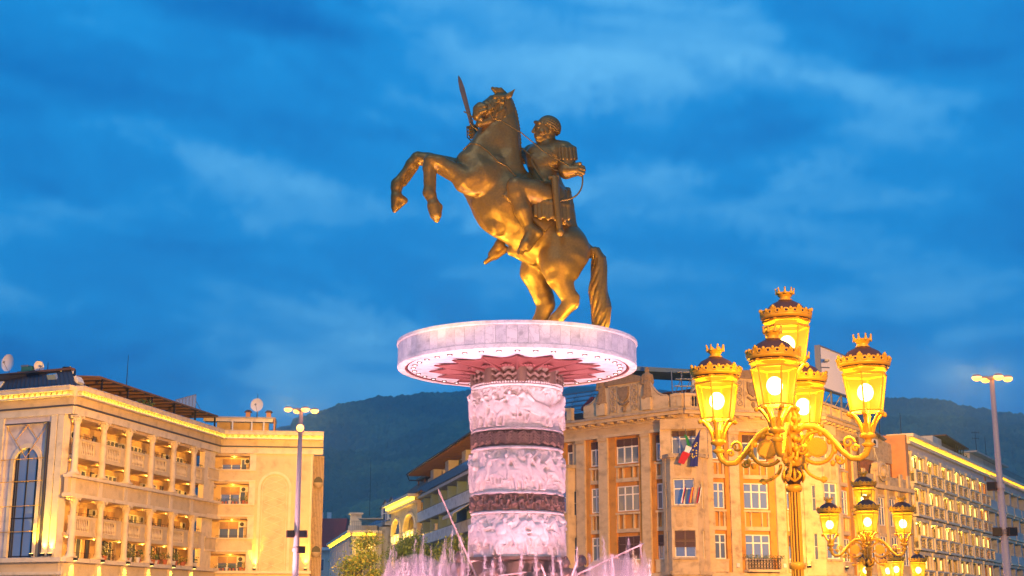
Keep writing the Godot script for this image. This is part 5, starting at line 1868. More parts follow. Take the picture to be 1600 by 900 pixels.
func oriel(B: Node, at: Vector2, o: Vector2, facing: Vector2, kind: int) -> void:
	var f := facing.normalized()
	var t := Vector2(f.y, -f.x)      # to the viewer's right
	var hw := 1.72
	var fw := 0.98
	var pr := 0.95
	var c := at
	var pl := [c - t * hw - f * 0.3, c - t * fw + f * pr, c + t * fw + f * pr, c + t * hw - f * 0.3]
	var faces := [frame(pl[0], pl[1], o), frame(pl[1], pl[2], o), frame(pl[2], pl[3], o)]
	var lens := [pl[0].distance_to(pl[1]), pl[1].distance_to(pl[2]), pl[2].distance_to(pl[3])]
	var body := PackedVector2Array()
	for p in pl:
		body.append(p - o)
	var turn := Transform3D(Basis(Vector3(1, 0, 0), Vector3(0, 0, 1), Vector3(0, -1, 0)), Vector3.ZERO)
	# walls with openings: each face as pieces
	for i in 3:
		var F: Transform3D = faces[i]
		var l: float = lens[i]
		if i == 1:
			var w := 0.78
			var mb := MB.new()
			mb.rb(0, l / 2 - w, 0, 13.0, -0.25, 0)
			mb.rb(l / 2 + w, l, 0, 13.0, -0.25, 0)
			for q in [[0.0, 5.55], [7.55, 9.4], [11.4, 13.0]]:
				mb.rb(l / 2 - w, l / 2 + w, q[0], q[1], -0.25, -0.002)
			put(B, "oriel_wall", mb, M.tan_light, F)
			for q in [[5.58, 7.53, 0.62], [9.43, 11.38, 0.0]]:
				var wn := window(B, F, l / 2 - w, l / 2 + w, q[0], q[1], -0.2, 2, 0.62, M.window_white, M.glass_sky, q[2] if kind != 1 else 0.0, M.shutter)
				fbox(B, "sill", M.tan_dirty, F, l / 2 - w - 0.12, l / 2 + w + 0.12, q[0] - 0.16, q[0] - 0.02, -0.1, 0.14)
			for q in [[7.75, 9.1], [11.6, 12.75]]:
				for s in [-0.38, 0.38]:
					var pn := MB.new()
					var ov := PackedVector2Array()
					for k in 12:
						var a := TAU * (k + 0.5) / 12
						ov.append(Vector2(l / 2 + s + cos(a) * 0.29, (q[0] + q[1]) / 2 + signf(sin(a)) * minf(absf(sin(a)) * 1.3, 1.0) * (q[1] - q[0]) * 0.48))
					pn.prism(ov, 0.0, 0.04, F)
					put(B, "oval_panel", pn, M.tan, F * Transform3D.IDENTITY if false else Transform3D.IDENTITY)
		else:
			var mb := MB.new()
			mb.rb(0, l / 2 - 0.14, 0, 13.0, -0.25, 0)
			mb.rb(l / 2 + 0.14, l, 0, 13.0, -0.25, 0)
			for q in [[0.0, 5.5], [7.5, 9.2], [11.2, 13.0]]:
				mb.rb(l / 2 - 0.14, l / 2 + 0.14, q[0], q[1], -0.25, -0.03)
			put(B, "oriel_wall", mb, M.tan_light, F)
			for q in [[5.52, 7.48], [9.22, 11.18]]:
				window(B, F, l / 2 - 0.138, l / 2 + 0.138, q[0], q[1], -0.18, 1, 0.5, M.window_white, M.glass)
		fbox(B, "oriel_cap", M.tan_dirty, F, -0.05, l + 0.05, 13.002, 13.28, -0.3, 0.16)
		fbox(B, "oriel_string", M.tan_light, F, -0.05, l + 0.05, 4.3, 4.54, 0.003, 0.2)
	var fl := MB.new()
	fl.prism(body, -13.2, -13.05, Transform3D(Basis(Vector3(1, 0, 0), Vector3(0, 0, 1), Vector3(0, -1, 0)), Vector3.ZERO))
	put(B, "oriel_roof", fl, M.tan)
	# top-floor window set back above the oriel
	var TF := frame(c - t * 1.4 - f * 0.02, c + t * 1.4 - f * 0.02, o)
	fbox(B, "wall", M.tan_light, TF, -0.4, 0.45, 13.0, 15.3, -0.8, 0.12)
	fbox(B, "wall", M.tan_light, TF, 2.35, 3.2, 13.0, 15.3, -0.8, 0.12)
	window(B, TF, 0.47, 2.33, 13.29, 15.15, -0.2, 3, 0.66, M.window_white, M.glass_sky, 0.24 if kind == 0 else 0.0)
	fbox(B, "window_head", M.tan, TF, 0.451, 2.349, 15.16, 15.3, -0.7, 0.0)
	fbox(B, "frieze_bend", M.tan, TF, -0.35, 3.15, 15.22, 16.0, -0.6, 0.28)

func pediment(B: Node, F: Transform3D, c: float) -> void:
	fbox(B, "attic_base", M.tan, F, c - 4.2, c + 4.6, 16.805, 17.05, -0.45, 0.02)
	# side wings sweeping up in a curve
	for s in [-1.0, 1.0]:
		var mb := MB.new()
		var poly := PackedVector2Array([Vector2(c + s * 1.7, 17.05), Vector2(c + s * 4.4, 17.05), Vector2(c + s * 4.4, 18.0)])
		for i in 9:
			var t := i / 8.0
			poly.append(Vector2(c + s * lerpf(3.9, 2.5, t), 18.0 + 1.25 * t * t))
		poly.append(Vector2(c + s * 1.7, 19.25))
		mb.prism(poly, -0.42, -0.02, F)
		put(B, "pediment_wing", mb, M.tan_light)
		var ed := []
		for i in 10:
			var t := i / 9.0
			ed.append(F * Vector3(c + s * lerpf(4.2, 2.5, t), 18.02 + 1.25 * t * t, -0.1))
		var e := MB.new()
		e.tube(ed, 0.10, 6)
		put(B, "coping", e, M.tan_dirty)
		fbox(B, "figure_pedestal", M.tan_light, F, c + s * 2.35 - 0.45, c + s * 2.35 + 0.45, 17.052, 18.0, -0.5, 0.25)
	fbox(B, "pediment_panel", M.tan_light, F, c - 1.72, c + 1.72, 17.053, 19.4, -0.44, 0.0)
	var top := MB.new()
	var arc := PackedVector2Array([Vector2(c - 1.9, 19.4)])
	for i in 13:
		var t := PI - PI * i / 12
		arc.append(Vector2(c + cos(t) * 1.9, 19.55 + sin(t) * 0.55))
	arc.append(Vector2(c + 1.9, 19.4))
	top.prism(arc, -0.5, 0.12, F)
	put(B, "pediment_crown", top, M.stone_dark)
	var sh := MB.new()
	sh.prism(PackedVector2Array([Vector2(c - 0.48, 19.15), Vector2(c - 0.2, 19.05), Vector2(c, 19.15), Vector2(c + 0.2, 19.05), Vector2(c + 0.48, 19.15), Vector2(c + 0.5, 18.6), Vector2(c + 0.35, 18.2), Vector2(c, 17.95), Vector2(c - 0.35, 18.2), Vector2(c - 0.5, 18.6)]), 0.0, 0.2, F)
	put(B, "shield", sh, M.stone_dark)
	var bw := MB.new()
	bw.tube([F * Vector3(c - 0.5, 17.95, 0.1), F * Vector3(c - 0.2, 17.72, 0.14), F * Vector3(c + 0.2, 17.72, 0.14), F * Vector3(c + 0.5, 17.95, 0.1)], 0.10, 6)
	bw.ball(F * Vector3(c, 17.35, 0.08), Vector3(0.16, 0.25, 0.12), 8, 6)
	put(B, "shield_ribbon", bw, M.stone_dark)
	for s in [-1.0, 1.0]:
		var gr := MB.new()
		var x: float = c + s * 1.12
		gr.rb(x - 0.42, x - 0.34, 17.1, 19.3, 0.0, 0.08)
		gr.rb(x + 0.34, x + 0.42, 17.1, 19.3, 0.0, 0.08)
		for i in 4:
			var y := 17.45 + i * 0.52
			var ring := []
			for j in 13:
				var t := TAU * j / 12
				ring.append(Vector3(x + cos(t) * 0.2, y + sin(t) * 0.2, 0.06))
			gr.tube(ring, 0.06, 5)
			gr.ball(Vector3(x, y, 0.05), Vector3(0.08, 0.08, 0.07), 6, 4)
		put(B, "carved_festoon", gr, M.tan_dirty, F)

func roof_figure(p: Vector3, label: String) -> void:
	var o := thing("roof_figure", label, "statue", p, -0.3, "stone figures on the palace parapet")
	var b := func(x1: float, y1: float, r1: float, x2: float, y2: float, r2: float, z := 0.0, k := 0.08) -> Array: return [Vector3(x1, y1, z), r1, Vector3(x2, y2, z), r2, 0.8, k]
	field([b.call(0, 0.1, 0.36, 0, 1.1, 0.30), b.call(0, 1.1, 0.28, 0, 1.75, 0.34), b.call(-0.3, 1.78, 0.16, 0.3, 1.78, 0.16), b.call(0, 1.9, 0.12, 0, 2.05, 0.13), b.call(0, 2.2, 0.19, 0.02, 2.32, 0.18),
		b.call(-0.36, 1.72, 0.14, -0.42, 1.2, 0.12), b.call(-0.42, 1.2, 0.11, -0.1, 1.15, 0.09, 0.22), b.call(0.36, 1.72, 0.14, 0.44, 1.25, 0.12), b.call(0.44, 1.25, 0.11, 0.4, 0.8, 0.09, 0.1),
		b.call(-0.2, 0.05, 0.16, -0.12, 1.2, 0.12, 0.24, 0.04), b.call(0.05, 0.05, 0.15, 0.05, 1.3, 0.1, 0.28, 0.04), b.call(0.25, 0.05, 0.16, 0.18, 1.2, 0.12, 0.22, 0.04)], 0.055)
	part(o, "robed_body", nets(0.02, 4.0), M.stone_dark)
	var bs := MB.new()
	bs.rb(-0.42, 0.42, -0.02, 0.12, -0.36, 0.36)
	put(o, "base", bs, M.stone_dark)

func cloth(pts: Array, w: Vector3, thick := 0.02) -> MB:
	# hanging sheet: rows of points down its length, folded
	var mb := MB.new()
	mb.grid(pts)
	var back := []
	for r in pts:
		var row := PackedVector3Array()
		for i in range(r.size() - 1, -1, -1):
			row.append(r[i] - w * thick)
		back.append(row)
	mb.grid(back)
	return mb

func flags(o: Vector3) -> void:
	# two large flags on slanting poles from the oriel, three small ones hung below
	var base := Vector3(13.35, 13.25, -103.7)
	var F1 := thing("flag", "blue flag with a ring of yellow stars on a slanting pole", "flag", base + Vector3(0.25, 0, 0), 0.0, "flags on the palace bay")
	var p := MB.new()
	p.tube([Vector3(-0.35, 0, -0.2), Vector3(0.55, 1.7, 0.75)], 0.035, 6)
	put(F1, "pole", p, M.metal_grey)
	var rows := []
	for i in 13:
		var t := i / 12.0
		var row := PackedVector3Array()
		for j in 7:
			var s := j / 6.0
			var top := Vector3(-0.05, 0.6, 0.42).lerp(Vector3(0.5, 1.62, 0.74), s)
			var bot := Vector3(-0.32, -1.02, 0.50).lerp(Vector3(0.28, -1.05, 0.62), s)
			var q := top.lerp(bot, t)
			row.append(q + Vector3(0, 0, 0.06 * sin(s * 9.0 + t * 2.0) * (0.3 + t)))
		rows.append(row)
	put(F1, "cloth", cloth(rows, Vector3.BACK), M.flag_blue)
	var st := MB.new()
	for k in 12:
		var a := TAU * k / 12
		var u := 0.52 + cos(a) * 0.30
		var vv := 0.50 + sin(a) * 0.22
		var i := int(vv * 12)
		var j := int(u * 6)
		var c: Vector3 = rows[i][j] + Vector3(0.02 * sin(k), 0.0, 0.03)
		var star := PackedVector2Array()
		for z in 10:
			var b := PI / 2 + TAU * z / 10
			star.append(Vector2(cos(b), sin(b)) * (0.085 if z % 2 == 0 else 0.035))
		st.prism(star, 0, 0.008, Transform3D(Basis(), c))
	put(F1, "stars", st, M.flag_yellow)
	var F2 := thing("flag", "furled green, white and red flag on a slanting pole", "flag", base, 0.0, "flags on the palace bay")
	var p2 := MB.new()
	p2.tube([Vector3(0.1, -0.1, -0.2), Vector3(-0.35, 1.75, 0.7)], 0.035, 6)
	put(F2, "pole", p2, M.metal_grey)
	var tops := [[Vector3(-0.30, 1.35, 0.6), Vector3(-0.05, 0.55, 0.35)], [Vector3(-0.05, 0.55, 0.35), Vector3(-0.25, 0.10, 0.42)], [Vector3(-0.25, 0.10, 0.42), Vector3(-0.72, -0.75, 0.5)]]
	for k in 3:
		var rs := []
		for i in 6:
			var t := i / 5.0
			var row := PackedVector3Array()
			var q: Vector3 = tops[k][0].lerp(tops[k][1], t)
			var wd := 0.13 + 0.09 * k * (1.0 - t * 0.5)
			for j in 4:
				row.append(q + Vector3((j / 3.0 - 0.5) * 2.0 * wd, -0.15 * (j / 3.0), 0.06 * sin(j * 2.0 + t * 3.0)))
			rs.append(row)
		put(F2, ["green_stripe", "white_stripe", "red_stripe"][k], cloth(rs, Vector3.BACK), [M.flag_green, M.flag_white, M.flag_red][k])
	var cols := [[M.flag_white, M.flag_red, M.flag_blue, "small red, white and blue flag, leftmost of three at the bay window"], [M.flag_red, M.flag_yellow, M.flag_red, "small red and yellow flag, middle of three at the bay window"], [M.flag_red, M.iron, M.flag_white, "small dark flag with red, rightmost of three at the bay window"]]
	for k in 3:
		var fx := thing("small_flag", cols[k][3], "flag", Vector3(12.72 + k * 0.58, 9.55, -103.62 - k * 0.02), 0.0, "flags on the palace bay")
		var pp := MB.new()
		pp.tube([Vector3(0.1, -0.05, -0.3), Vector3(0.22, 1.35, 0.25)], 0.02, 5)
		put(fx, "pole", pp, M.metal_grey)
		for b in 3:
			var rs := []
			for i in 6:
				var t := i / 5.0
				var row := PackedVector3Array()
				for j in 3:
					row.append(Vector3(0.17 - t * 0.26 + (b - 1) * 0.06 + j * 0.035, 1.15 - t * 1.15 - j * 0.03, 0.2 + 0.04 * sin(t * 5 + j + k)))
				rs.append(row)
			put(fx, "stripe", cloth(rs, Vector3.BACK), cols[k][b])

# ---------------------------------------------------------------- houses further right
func build_right_row() -> void:
	# brick gable house behind the low ornate front
	var a := Vector2(28.9, -117.2)
	var b := Vector2(35.5, -125.2)
	var G := thing("brick_gable_house", "brick-sided house with a plastered gable and a sloping metal roof edge", "building", Vector3(a.x, 0, a.y))
	var F := frame(a, b, a)
	var L := a.distance_to(b)
	fbox(G, "mortar_wall", M.mortar, F, 0, L - 0.9, 0, 14.6, -2.0, -0.62)
	fbox(G, "plaster_band", M.tan_dirty, F, 0, L - 0.5, 14.60, 16.3, -2.0, -0.50)
	fbox(G, "plaster_strip", M.tan_dirty, F, L - 0.9, L - 0.45, 0, 14.595, -2.0, -0.50)
	fbox(G, "end_pier", M.orange_wall, F, L - 0.42, L + 0.5, 0, 17.2, -1.2, 0.15)
	var gb := MB.new()
	gb.prism(PackedVector2Array([Vector2(-0.5, 16.3), Vector2(L - 0.5, 16.3), Vector2(L - 2.6, 16.5), Vector2(-0.5, 18.4)]), -2.0, -0.505, F)
	put(G, "gable", gb, M.tan_dirty)
	var ed := MB.new()
	ed.box(F * Vector3(3.3, 17.55, -0.3), Vector3(8.2, 0.12, 0.5), F.basis * Basis(Vector3.BACK, -0.235))
	put(G, "roof_edge", ed, M.metal_grey)
	# bricks you can still tell apart from here
	rng.seed = 55
	var brick := MB.new()
	brick.rb(-0.5, 0.5, -0.5, 0.5, -0.5, 0.5)
	var bm := brick.mesh()
	var br := MB.new()
	for r in 46:
		var y := 10.2 + r * 0.095
		var off := 0.13 * (r % 2)
		for c in 36:
			var s := 0.1 + off + c * 0.262
			if s + 0.25 > L - 0.95: break
			br.rb(s, s + 0.245, y, y + 0.083, -0.62, -0.60 + rng.randf() * 0.012)
	var bo := put(G, "brickwork", br, M.brick, F)
	bo.set_meta("kind", "stuff")
	ac_unit(G, F, 5.2, 15.75, -0.5, 1.0)
	var cb := MB.new()
	cb.tube([F * Vector3(5.3, 15.7, -0.45), F * Vector3(5.9, 14.9, -0.45), F * Vector3(6.3, 13.9, -0.45)], 0.03, 5)
	put(G, "cable", cb, M.ac_white)
	for q in [[a + Vector2(2.0, -3), 17.3, 2.6, "comb antenna above the sloping metal roof edge"], [a + Vector2(3.4, -3.4), 17.0, 3.2, "tall comb antenna behind the brick house"], [Vector2(36.0, -127), 17.2, 2.4, "plain rod antenna at the corner of the balcony block"]]:
		antenna(Vector3(q[0].x, q[1] - 0.6, q[0].y), q[2] + 0.6, q[3], 2 if q[2] > 2.5 else 0)
	# low ornate front before it
	var W := thing("ornate_low_house", "low tan house with a round carved crest on its parapet", "building", Vector3(29.3, 0, -116.6))
	var FW := frame(Vector2(29.3, -116.6), Vector2(35.7, -124.4), Vector2(29.3, -116.6))
	fbox(W, "wall", M.tan, FW, 0, 9.7, 0, 11.9, -0.5, 0.0)
	fbox(W, "cornice", M.tan_light, FW, 0, 9.8, 11.905, 12.25, -0.5, 0.6)
	fbox(W, "parapet", M.tan_dirty, FW, 0, 9.7, 12.255, 13.1, -0.4, 0.1)
	for s in [0.1, 2.6, 4.9, 7.6, 9.2]:
		fbox(W, "parapet_block", M.tan_light, FW, s, s + 0.55, 12.255, 13.45, 0.103, 0.26)
	var cr := MB.new()
	var arc := PackedVector2Array([Vector2(2.7, 13.0)])
	for i in 13:
		var t := PI - PI * i / 12
		arc.append(Vector2(4.0 + cos(t) * 1.2, 13.2 + sin(t) * 1.15))
	arc.append(Vector2(5.3, 13.0))
	cr.prism(arc, -0.3, 0.3, FW)
	put(W, "crest", cr, M.tan_light)
	var ring := []
	for i in 25:
		var t := TAU * i / 24
		ring.append(FW * Vector3(4.0 + cos(t) * 0.75, 13.35 + sin(t) * 0.7, 0.32))
	var rg := MB.new()
	rg.tube(ring, 0.1, 6)
	rg.ball(FW * Vector3(4.0, 13.35, 0.3), Vector3(0.35, 0.4, 0.35), 10, 6)
	put(W, "crest_roundel", rg, M.tan_dirty)
	for s in [2.9, 5.0]:
		fbox(W, "vase_block", M.tan_light, FW, s, s + 0.4, 13.0, 14.1, -0.2, 0.35)
	for i in 5:
		fbox(W, "pilaster", M.tan_light, FW, 0.15 + i * 2.25, 0.6 + i * 2.25, 0, 11.9, 0.003, 0.25)
		if i < 4:
			for f in 3:
				window(W, FW, 0.95 + i * 2.25, 2.05 + i * 2.25, 2.2 + f * 3.3, 4.6 + f * 3.3, 0.004, 2, 0.65, M.window_white, M.glass)
				fbox(W, "window_head", M.tan_light, FW, 0.85 + i * 2.25, 2.15 + i * 2.25, 4.62 + f * 3.3, 4.85 + f * 3.3, 0.004, 0.18)
	# balcony block with its lit cornices
	var p0 := Vector2(35.66, -125.0)
	var p1 := Vector2(67.0, -181.2)
	var N := thing("balcony_block", "long block of carved balconies with glowing yellow cornice, nearer of two at the picture's edge", "building", Vector3(p0.x, 0, p0.y))
	var FN := frame(p0, p1, p0)
	var LN := 36.5
	block_front(N, FN, LN, 6, true)
	var O := thing("far_balcony_block", "pale terraced block with bracketed cornice beyond the tall light mast", "building", Vector3(p0.x, 0, p0.y) + FN * Vector3(36.6, 0, 0))
	var FO := frame(p0, p1, p0)
	FO.origin = Vector3.ZERO
	block_front(O, FO, 32.0, 6, false)
	# roof huts
	fbox(N, "penthouse", M.pale_wall, FN, 17.5, 21.5, 17.4, 19.2, -4.5, -1.2)
	fbox(N, "penthouse_shed", M.timber, FN, 21.5, 31.0, 17.4, 19.0, -4.5, -1.4)
	var sr := MB.new()
	sr.box(FN * Vector3(26.0, 19.35, -2.6), Vector3(11.5, 0.12, 4.4), FN.basis * Basis(Vector3.BACK, -0.03))
	put(N, "shed_roof", sr, M.roof_brown)
	for i in 4:
		fbox(N, "shed_post", M.iron, FN, 26.5 + i * 1.4, 26.6 + i * 1.4, 17.4, 19.2, -0.9, -0.8)
		plant_tuft(N, FN * Vector3(26.6 + i * 1.4, 17.5, -0.7), 0.55, 2, 40)
	fbox(O, "penthouse", M.pale_wall, FO, 1.0, 20.0, 17.4, 19.4, -5, -1.5)
	fbox(O, "penthouse_roof", M.grey_soffit, FO, 0.5, 21.0, 19.41, 19.6, -5.4, -0.6)
	railing(O, FO, 1.0, 28.0, 17.5, 18.6, 0.0, 0.6)
	for q in [[8.0, "cross-armed antenna on the pale terraced block"], [14.0, "thin rod antenna on the pale terraced block"]]:
		antenna(Vector3(p0.x, 0, p0.y) + FN * Vector3(36.6 + q[0], 19.5, -2), 3.2, q[1], 1 if q[0] < 10 else 0)

func block_front(N: Node, F: Transform3D, L: float, bays: int, ornate: bool) -> void:
	var wallm: Material = M.orange_wall if ornate else M.pale_wall
	wallm = M.cream if ornate else M.pale_wall
	fbox(N, "wall", wallm, F, 0.0, L, 0, 16.4, -2.2, -1.5)
	fbox(N, "end_wall", M.orange_wall, F, -1.0, -0.02, 0, 17.2, -2.4, 0.3)
	fbox(N, "frieze", M.lilac, F, 0.02, L, 15.95, 16.45, -1.5, 0.25)
	fbox(N, "cornice_low", M.cream_light, F, -0.3, L, 16.455, 16.75, -1.5, 0.6)
	fbox(N, "cornice_cove", M.cream_light, F, -0.3, L, 16.755, 17.05, -1.5, 0.45)
	fbox(N, "cornice_high", M.cream_light, F, -0.4, L, 17.055, 17.36, -1.5, 0.95)
	if ornate:
		glow_strip(N, F, 0.2, L - 0.3, 16.775, 0.52, 16.0)
		glow_strip(N, F, 0.2, L - 0.3, 16.475, 0.40, 5.0)
	else:
		for i in int(L / 0.8):
			fbox(N, "bracket", M.cream_light, F, 0.2 + i * 0.8, 0.55 + i * 0.8, 16.46, 16.74, 0.603, 0.85)
		glow_strip(N, F, 0.2, L - 0.3, 16.775, 0.52, 14.0)
	var w := L / bays
	var fl := [13.15, 10.2, 7.2, 4.2]
	for k in bays:
		var s := k * w
		fbox(N, "pier", wallm if ornate else M.grey_render, F, s, s + 0.7, 0, 15.94, -1.495, 0.02)
		for f in 4:
			var y: float = fl[f]
			if ornate:
				fbox(N, "slab", M.cream_light, F, s + 0.7, s + w, y - 0.18, y, -1.49, 0.75)
				var lows := MB.new()
				lows.rb(s + 0.72, s + w - 0.05, y + 0.98, y + 1.1, 0.5, 0.72)
				lows.rb(s + 0.72, s + 1.05, y, y + 0.98, 0.52, 0.7)
				lows.rb(s + w - 0.4, s + w - 0.05, y, y + 0.98, 0.52, 0.7)
				lows.rb(s + w / 2 + 0.15, s + w / 2 + 0.5, y, y + 0.98, 0.52, 0.7)
				put(N, "balcony_frame", lows, M.cream_light, F)
				for h in 2:
					var s0 := s + (1.07 if h == 0 else w / 2 + 0.52)
					var s1 := s + (w / 2 + 0.13 if h == 0 else w - 0.42)
					var lace := MB.new()
					var nx := int((s1 - s0) / 0.27)
					for i in nx:
						for j in 4:
							var c := Vector3(s0 + (i + 0.5) * (s1 - s0) / nx, y + 0.14 + j * 0.23, 0.6)
							lace.box(c, Vector3(0.2, 0.035, 0.03), Basis(Vector3.BACK, 0.8 if (i + j) % 2 == 0 else -0.8))
							lace.ball(c, Vector3(0.055, 0.055, 0.03), 5, 3)
					put(N, "lace_panel", lace, M.tan_dirty, F)
				# columns with lit brackets
				for q in [s + 0.9, s + w / 2 + 0.3, s + w - 0.25]:
					var cm := MB.new()
					cm.lathe([Vector2(0.17, 0), Vector2(0.15, 0.1), Vector2(0.13, 1.5), Vector2(0.24, 1.75), Vector2(0.24, 1.85)], Vector3(q, y + 0.9, 0.25), 8)
					put(N, "balcony_column", cm, M.cream_light, F)
				fbox(N, "lintel", M.cream_light, F, s + 0.7, s + w, y + 2.42, y + 2.72, -1.49, 0.42)
				window(N, F, s + 1.1, s + w / 2 - 0.2, y + 0.1, y + 2.2, -1.48, 2, 0.0, M.window_white, M.glass)
				window(N, F, s + w / 2 + 0.6, s + w - 0.6, y + 0.1, y + 2.2, -1.48, 2, 0.0, M.window_white, M.glass)
				# lamp under the lintel
				var lm := fbox(N, "balcony_lamp", M.warm_glow, F, s + w / 2 + 0.15, s + w / 2 + 0.45, y + 2.25, y + 2.40, -0.35, -0.15)
				for q in ([s + w / 2 + 0.3, s + 0.9] if (k * 2 + f) % 3 == 0 else [s + w / 2 + 0.3] if (k + f) % 4 != 1 else []):
					fbox(N, "light_tube", M.tube_glow, F, q - 0.05, q + 0.05, y + 1.25, y + 2.1, 0.44, 0.52)
				if f < 3:
					var l := OmniLight3D.new()
					l.name = "balcony_lamp_light"
					l.light_color = Color(1, 0.82, 0.30)
					l.light_energy = 3.4
					l.omni_range = 20
					l.light_size = 0.1
					l.shadow_enabled = true
					N.add_child(l, true)
					l.position = F * Vector3(s + w / 2 + 0.3, y + 2.1, 0.15)
			else:
				fbox(N, "slab", M.cream_light, F, s + 0.7, s + w, y - 0.2, y, -1.49, 0.5)
				fbox(N, "parapet", M.pale_wall, F, s + 0.7, s + w, y, y + 0.9, 0.2, 0.4)
				window(N, F, s + 1.2, s + w / 2 - 0.1, y + 0.5, y + 2.4, -1.48, 2, 0.0, M.window_white, M.glass)
				window(N, F, s + w / 2 + 0.7, s + w - 0.5, y + 0.5, y + 2.4, -1.48, 2, 0.0, M.window_white, M.glass)
				fbox(N, "lintel", M.cream_light, F, s + 0.7, s + w, y + 2.5, y + 2.75, -1.49, 0.3)

# ---------------------------------------------------------------- the street in the middle
func build_middle() -> void:
	var a := Vector2(-11.34, -166.54)
	var b := Vector2(-3.69, -132.0)
	var G := thing("grey_balcony_block", "grey modern block with long balconies and a sloping timber eave", "building", Vector3(b.x, 0, b.y))
	var F := frame(a, b, b)
	var L := 35.4
	var E := 50.0
	fbox(G, "wall", M.grey_render, F, 0.6, E, 0, 17.2, -3.0, -1.9)
	# eave
	var ev := MB.new()
	ev.prism(PackedVector2Array([Vector2(0, 17.9), Vector2(1.2, 17.7), Vector2(1.2, 17.9), Vector2(-3.5, 19.4), Vector2(-3.5, 19.2)]), 0, E + 0.6, F * Transform3D(Basis(Vector3(0, 0, 1), Vector3.UP, Vector3(-1, 0, 0)), Vector3(E, 0, 0)))
	put(G, "roof", ev, M.roof_brown)
	for i in 34:
		fbox(G, "rafter", M.timber, F, -0.3 + i * 1.5, -0.12 + i * 1.5, 17.5, 17.72, -1.9, 1.1)
	var gt := MB.new()
	gt.tube([F * Vector3(-0.7, 17.72, 1.25), F * Vector3(E, 17.72, 1.25)], 0.09, 6)
	gt.tube([F * Vector3(-0.5, 17.7, 1.25), F * Vector3(-0.3, 17.0, 1.0), F * Vector3(0.4, 16.9, -0.6)], 0.07, 6)
	put(G, "gutter", gt, M.iron)
	# top storey with rail
	fbox(G, "slab", M.grey_soffit, F, 0, E, 14.72, 15.02, -1.9, 0.05)
	fbox(G, "top_wall", M.teal_panel, F, 0.6, E, 15.02, 17.5, -1.895, -1.6)
	for s in [6.5, 16.5, 26.5, 33.5, 41.0]:
		fbox(G, "pier", M.pale_wall, F, s, s + 2.1, 15.03, 17.5, -1.59, -0.5)
	railing(G, F, 0.1, E, 15.03, 16.05, 0.0, 0.5)
	fbox(G, "rail_panel", M.glass, F, 0.1, E, 15.15, 15.98, 0.035, 0.05)
	for i in 7:
		window(G, F, 2.0 + i * 6.0, 5.4 + i * 6.0, 15.5, 17.0, -1.59, 4, 0.0, M.window_white, M.glass_sky)
	for s in [10.5, 22.5, 31.8]:
		ac_unit(G, F, s, 16.6, -1.5, 0.9)
	# two decks with solid parapets
	for q in [[11.9, 13.05], [9.15, 10.25], [5.9, 7.0]]:
		fbox(G, "parapet", M.grey_render, F, 0, E, q[0], q[1], -0.12, 0.1)
		fbox(G, "parapet_rail", M.iron, F, 0, E, q[1] + 0.004, q[1] + 0.08, -0.06, 0.04)
		fbox(G, "slab", M.grey_soffit, F, 0, E, q[0] - 0.02, q[0] + 0.2, -1.9, -0.125)
		for i in 8:
			var s := 3.0 + i * 5.6
			fbox(G, "divider", M.teal_panel, F, s, s + 0.18, q[0] + 0.2, q[0] + 2.7, -1.895, -0.2)
			window(G, F, s + 1.0, s + 3.2, q[0] + 0.4, q[0] + 2.4, -1.895, 2, 0.0, M.wood_door, M.glass, [0.0, 0.5, 0.3][i % 3], M.blind)
	for q in [[18.5, 10.6], [30.5, 10.7], [9.0, 10.6]]:
		ac_unit(G, F, q[0], q[1], -0.9, 1.0)
	var aw := MB.new()
	aw.prism(PackedVector2Array([Vector2(-0.1, 11.85), Vector2(1.7, 10.75), Vector2(1.7, 10.5), Vector2(1.62, 10.75), Vector2(-0.1, 11.75)]), 0, 6.0, F * Transform3D(Basis(Vector3(0, 0, 1), Vector3.UP, Vector3(-1, 0, 0)), Vector3(34.0, 0, 0)))
	put(G, "awning", aw, M.awning)
	fbox(G, "lower_wall", M.grey_soffit, F, 0, E, 0, 5.9, -1.9, -0.8)

	# arcade with the brightly lit cornice
	var ya := Vector2(-20.9, -205.0)
	var yb := Vector2(-11.6, -167.0)
	var Y := thing("lit_arcade_house", "cream house with arches under a blazing yellow cornice beside the grey block", "building", Vector3(yb.x, 0, yb.y))
	var FY := frame(ya, yb, yb)
	fbox(Y, "wall", M.cream, FY, 20.0, 40.2, 0, 14.6, -3.0, -1.2)
	var arch := MB.new()
	# front skin pierced by two arches
	for q in [[20.0, 29.5, 21.2, 28.4], [29.5, 40.2, 30.6, 39.2]]:
		var c: float = (q[2] + q[3]) / 2
		var r: float = (q[3] - q[2]) / 2
		var poly := PackedVector2Array([Vector2(q[0], 0), Vector2(q[2], 0), Vector2(q[2], 11.3)])
		for i in 13:
			var t := PI - PI * i / 12
			poly.append(Vector2(c + cos(t) * r, 11.3 + sin(t) * 1.9))
		poly.append_array(PackedVector2Array([Vector2(q[3], 0), Vector2(q[1], 0), Vector2(q[1], 14.6), Vector2(q[0], 14.6)]))
		arch.prism(poly, -0.5, 0.0, FY)
		var tr := []
		for i in 13:
			var t := PI - PI * i / 12
			tr.append(FY * Vector3(c + cos(t) * (r + 0.15), 11.3 + sin(t) * 2.05, 0.05))
		var m := MB.new()
		m.tube(tr, 0.16, 6)
		put(Y, "arch_moulding", m, M.cream_light)
		fbox(Y, "balcony_front", M.cream_light, FY, q[2], q[3], 10.1, 11.25, -0.4, 0.15)
		for i in 3:
			var s: float = lerpf(q[2], q[3], (i + 0.5) / 3.0)
			fbox(Y, "lamp_panel", M.warm_panel, FY, s - 0.55, s + 0.55, 10.35, 11.05, 0.155, 0.19)
			window(Y, FY, s - 0.8, s + 0.8, 11.3, 12.9, -1.19, 1, 0.0, M.window_white, M.glass)
